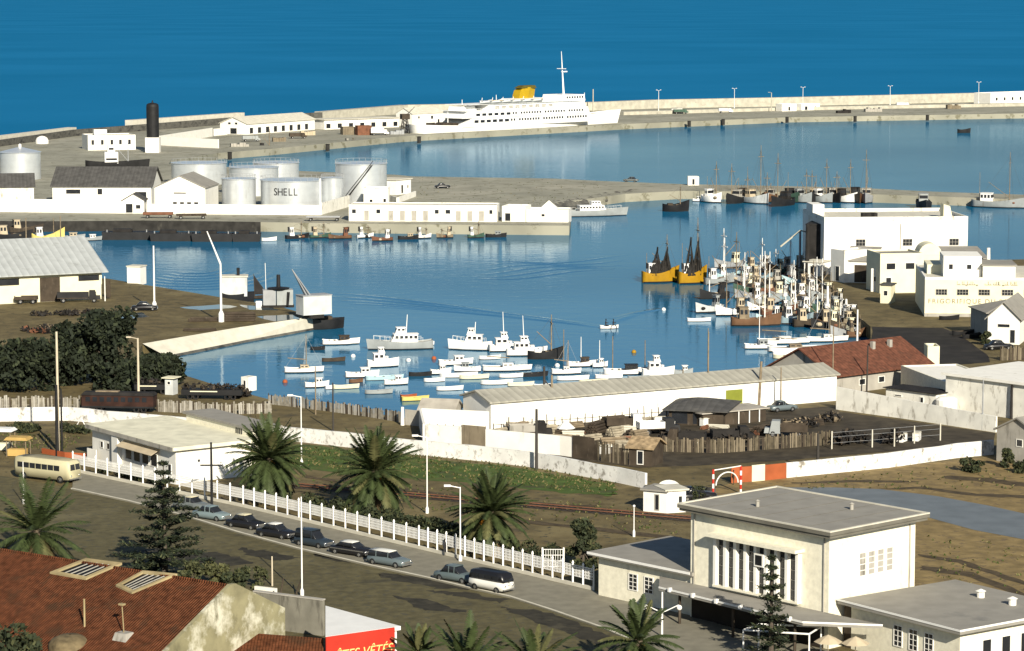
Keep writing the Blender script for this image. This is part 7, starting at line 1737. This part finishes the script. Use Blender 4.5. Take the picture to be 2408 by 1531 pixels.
gw = MB(); gw.extr([(L,-S,ZR-S*drop+0.1),(L,-S,-0.5),(L,7,-0.5),(L,7,ZR-7*drop+0.25),(L,0.3,ZR+0.35),(L,-0.3,ZR+0.35)], (0.4,0,0)); gw.build('gable_wall', mat('mossy_render',(0.24,0.22,0.13),col2=(0.58,0.56,0.45),thr2=0.50,s2=0.28,stain=(0.13,0.12,0.07),sthr=0.56,sscale=(0.7,0.7,0.3),var=0.25), hs)
MB().tube((-6,0,ZR+0.15),(L,0,ZR+0.15),0.16,0.16,6).build('ridge_tiles', TIL, hs)
def onroof(px, py):                                  # where a sight line meets the near roof slope
    o = Vector((0,0,CH)); d = ray(px, py); c, s = cos(ang), sin(ang)
    n = Vector((s*-drop, c*-drop*-1, 0)); 
    yl = lambda P: (-(P.x-q0.x)*s+(P.y-q0.y)*c); f = lambda t: (o+d*t).z-(ZR+drop*yl(o+d*t))
    lo, hi = 100.0, 600.0
    for _ in range(50):
        m_ = (lo+hi)/2
        if f(m_) > 0: lo = m_
        else: hi = m_
    P = o+d*lo; return Vector(((P.x-q0.x)*c+(P.y-q0.y)*s, yl(P), P.z))
for j, cr in enumerate(([(117,1353),(202,1320),(287,1331),(202,1368)], [(272,1383),(336,1349),(417,1357),(310,1401)])):
    Q = [onroof(*c_) for c_ in cr]; cen = sum(Q, Vector())/4; I = [q_+(cen-q_)*0.2 for q_ in Q]; f = MB(); zz = Vector((0,0,0.1))
    for k in range(4): f.extr([Q[k]+zz,Q[(k+1)%4]+zz,I[(k+1)%4]+zz,I[k]+zz], (0,0,0.22))
    fr = f.build('skylight', mat('sandstone_trim',(0.30,0.24,0.13),var=0.25), hs)
    g_ = MB(); g_.extr([q_+zz for q_ in I], (0,0,0.05)); g_.build('skylight_pane', PANE, fr)
    b_ = MB()
    for k in range(1,5): b_.tube(I[0]+(I[3]-I[0])*(k/5)+zz*1.8, I[1]+(I[2]-I[1])*(k/5)+zz*1.8, 0.05, 0.05, 4)
    b_.build('glazing_bar', GREYWALL, fr)
q = onroof(199,1477); MB().tube(q, q+Vector((0,0,2.6)), 0.09, 0.09).build('vent_pipe', MATS['sandstone_trim'], hs)
q = onroof(292,1500); MB().tube(q, q+Vector((-0.2,0,2.9)), 0.06, 0.05).build('vent_pipe', MATS['sandstone_trim'], hs); MB().taper(q.x-0.9,q.x+0.9,q.y-0.8,q.y+0.8,q.z-0.6,q.z+0.5,0.3,0.3,0.3,0.3).build('chimney_base', GREYWALL, hs); MB().box(q.x-0.45,q.x+0.05,q.y-0.2,q.y+0.2,q.z+2.85,q.z+3.0).build('vent_cap', MATS['sandstone_trim'], hs)
q = onroof(165,1512); MB().lathe([(1.9,-1.5),(1.9,0.0),(1.6,0.4),(0.9,0.7),(0.1,0.75)],18,q,0).build('clay_vault', mat('clay_render',(0.13,0.10,0.055),var=0.45,scale=1.5), hs, True)
bld('garden_wall', 'dark stained concrete wall between the tiled house and the red sign', (597,1474), (758,1496), 0.4, 3.4, mat('stained_concrete',(0.20,0.19,0.155),stain=(0.06,0.055,0.045),sthr=0.5,sscale=(0.7,0.7,0.15),var=0.2), 'slab', GREYWALL, over=0.06, th=0.12, cat='wall')
# lean-to below the gable
z3 = 4.0; e0, e1, e2 = G(362,1534,z3), G(598,1484,z3), G(760,1496,z3)
lt = thing('tiled_lean_to', 'lower tiled lean-to roof with a white coping below the gable', 'outbuilding', (e0.x,e0.y,0)); E = [e-Vector((e0.x,e0.y,0)) for e in (e0,e1,e2)]
mb = MB()
for q, w in ((E[0],E[1]),): mb.extr([q,w,w+Vector((0.1,0.5,0)),q+Vector((0.1,0.5,0))], (0,0,0.35))
mb.build('coping', WHITE2, lt)
dn = Vector((0.5,-7,-2.6)); mb = MB(); mb.extr([E[1]+Vector((0,0,-0.3)),E[2]+Vector((0,0,-0.3)),E[2]+dn,E[1]+dn+Vector((-5,0,0))], (0,0,0.12)); mb.build('roof', TIL, lt)
mb = MB(); mb.extr([E[0],E[1],Vector((E[1].x,E[1].y,-0.5)),Vector((E[0].x,E[0].y,-0.5))], (0.1,0.3,0)); mb.build('wall', GREYWALL, lt)
wall_line('garden_wall', 'pale low garden wall beside the yellowish post', [(598,1392),(648,1398)], 0.6, 0.3, WHITE2)
# sign
ZS = 4.5
S0, S1, S2 = G(765,1424,ZS), G(942,1472,ZS), G(765,1497,ZS)
o = Vector((S2.x,S2.y,0)); sg = thing('sign_kiosk', 'wedge shaped white kiosk top with a red sign lettered in yellow', 'sign', o)
pl = [tuple((p_-o))[:2] for p_ in (S0,S1,S2)]
MB().prism(pl, ZS-0.35, ZS).build('kiosk_roof', WMETAL, sg)
c0 = sum(p_[0] for p_ in pl)/3, sum(p_[1] for p_ in pl)/3
MB().prism([(p_[0]+(c0[0]-p_[0])*0.08, p_[1]+(c0[1]-p_[1])*0.08) for p_ in pl], -0.3, ZS-0.36).build('body', WHITE, sg)
d = Vector((pl[1][0]-pl[2][0], pl[1][1]-pl[2][1])); Ls = d.length*0.91; d.normalize(); n = Vector((d.y,-d.x))
mb = MB(); mb.extr([(0,0,ZS-0.02),(d.x*Ls,d.y*Ls,ZS-0.02),(d.x*Ls,d.y*Ls,ZS-4.2),(0,0,ZS-4.2)], (n.x*0.12,n.y*0.12,0)); mb.build('sign_panel', RED, sg)
YL = mat('sign_yellow', (0.78,0.60,0.22), var=0.05)
text('\u00caTES V\u00caT\u00c9S', 1.15, YL, sg, (d.x*Ls*0.12+n.x*0.15, d.y*Ls*0.12+n.y*0.15, ZS-2.15), (pi/2,0,atan2(d.y,d.x)), 'lettering', 0.02, shear=0.25, spacing=1.0)
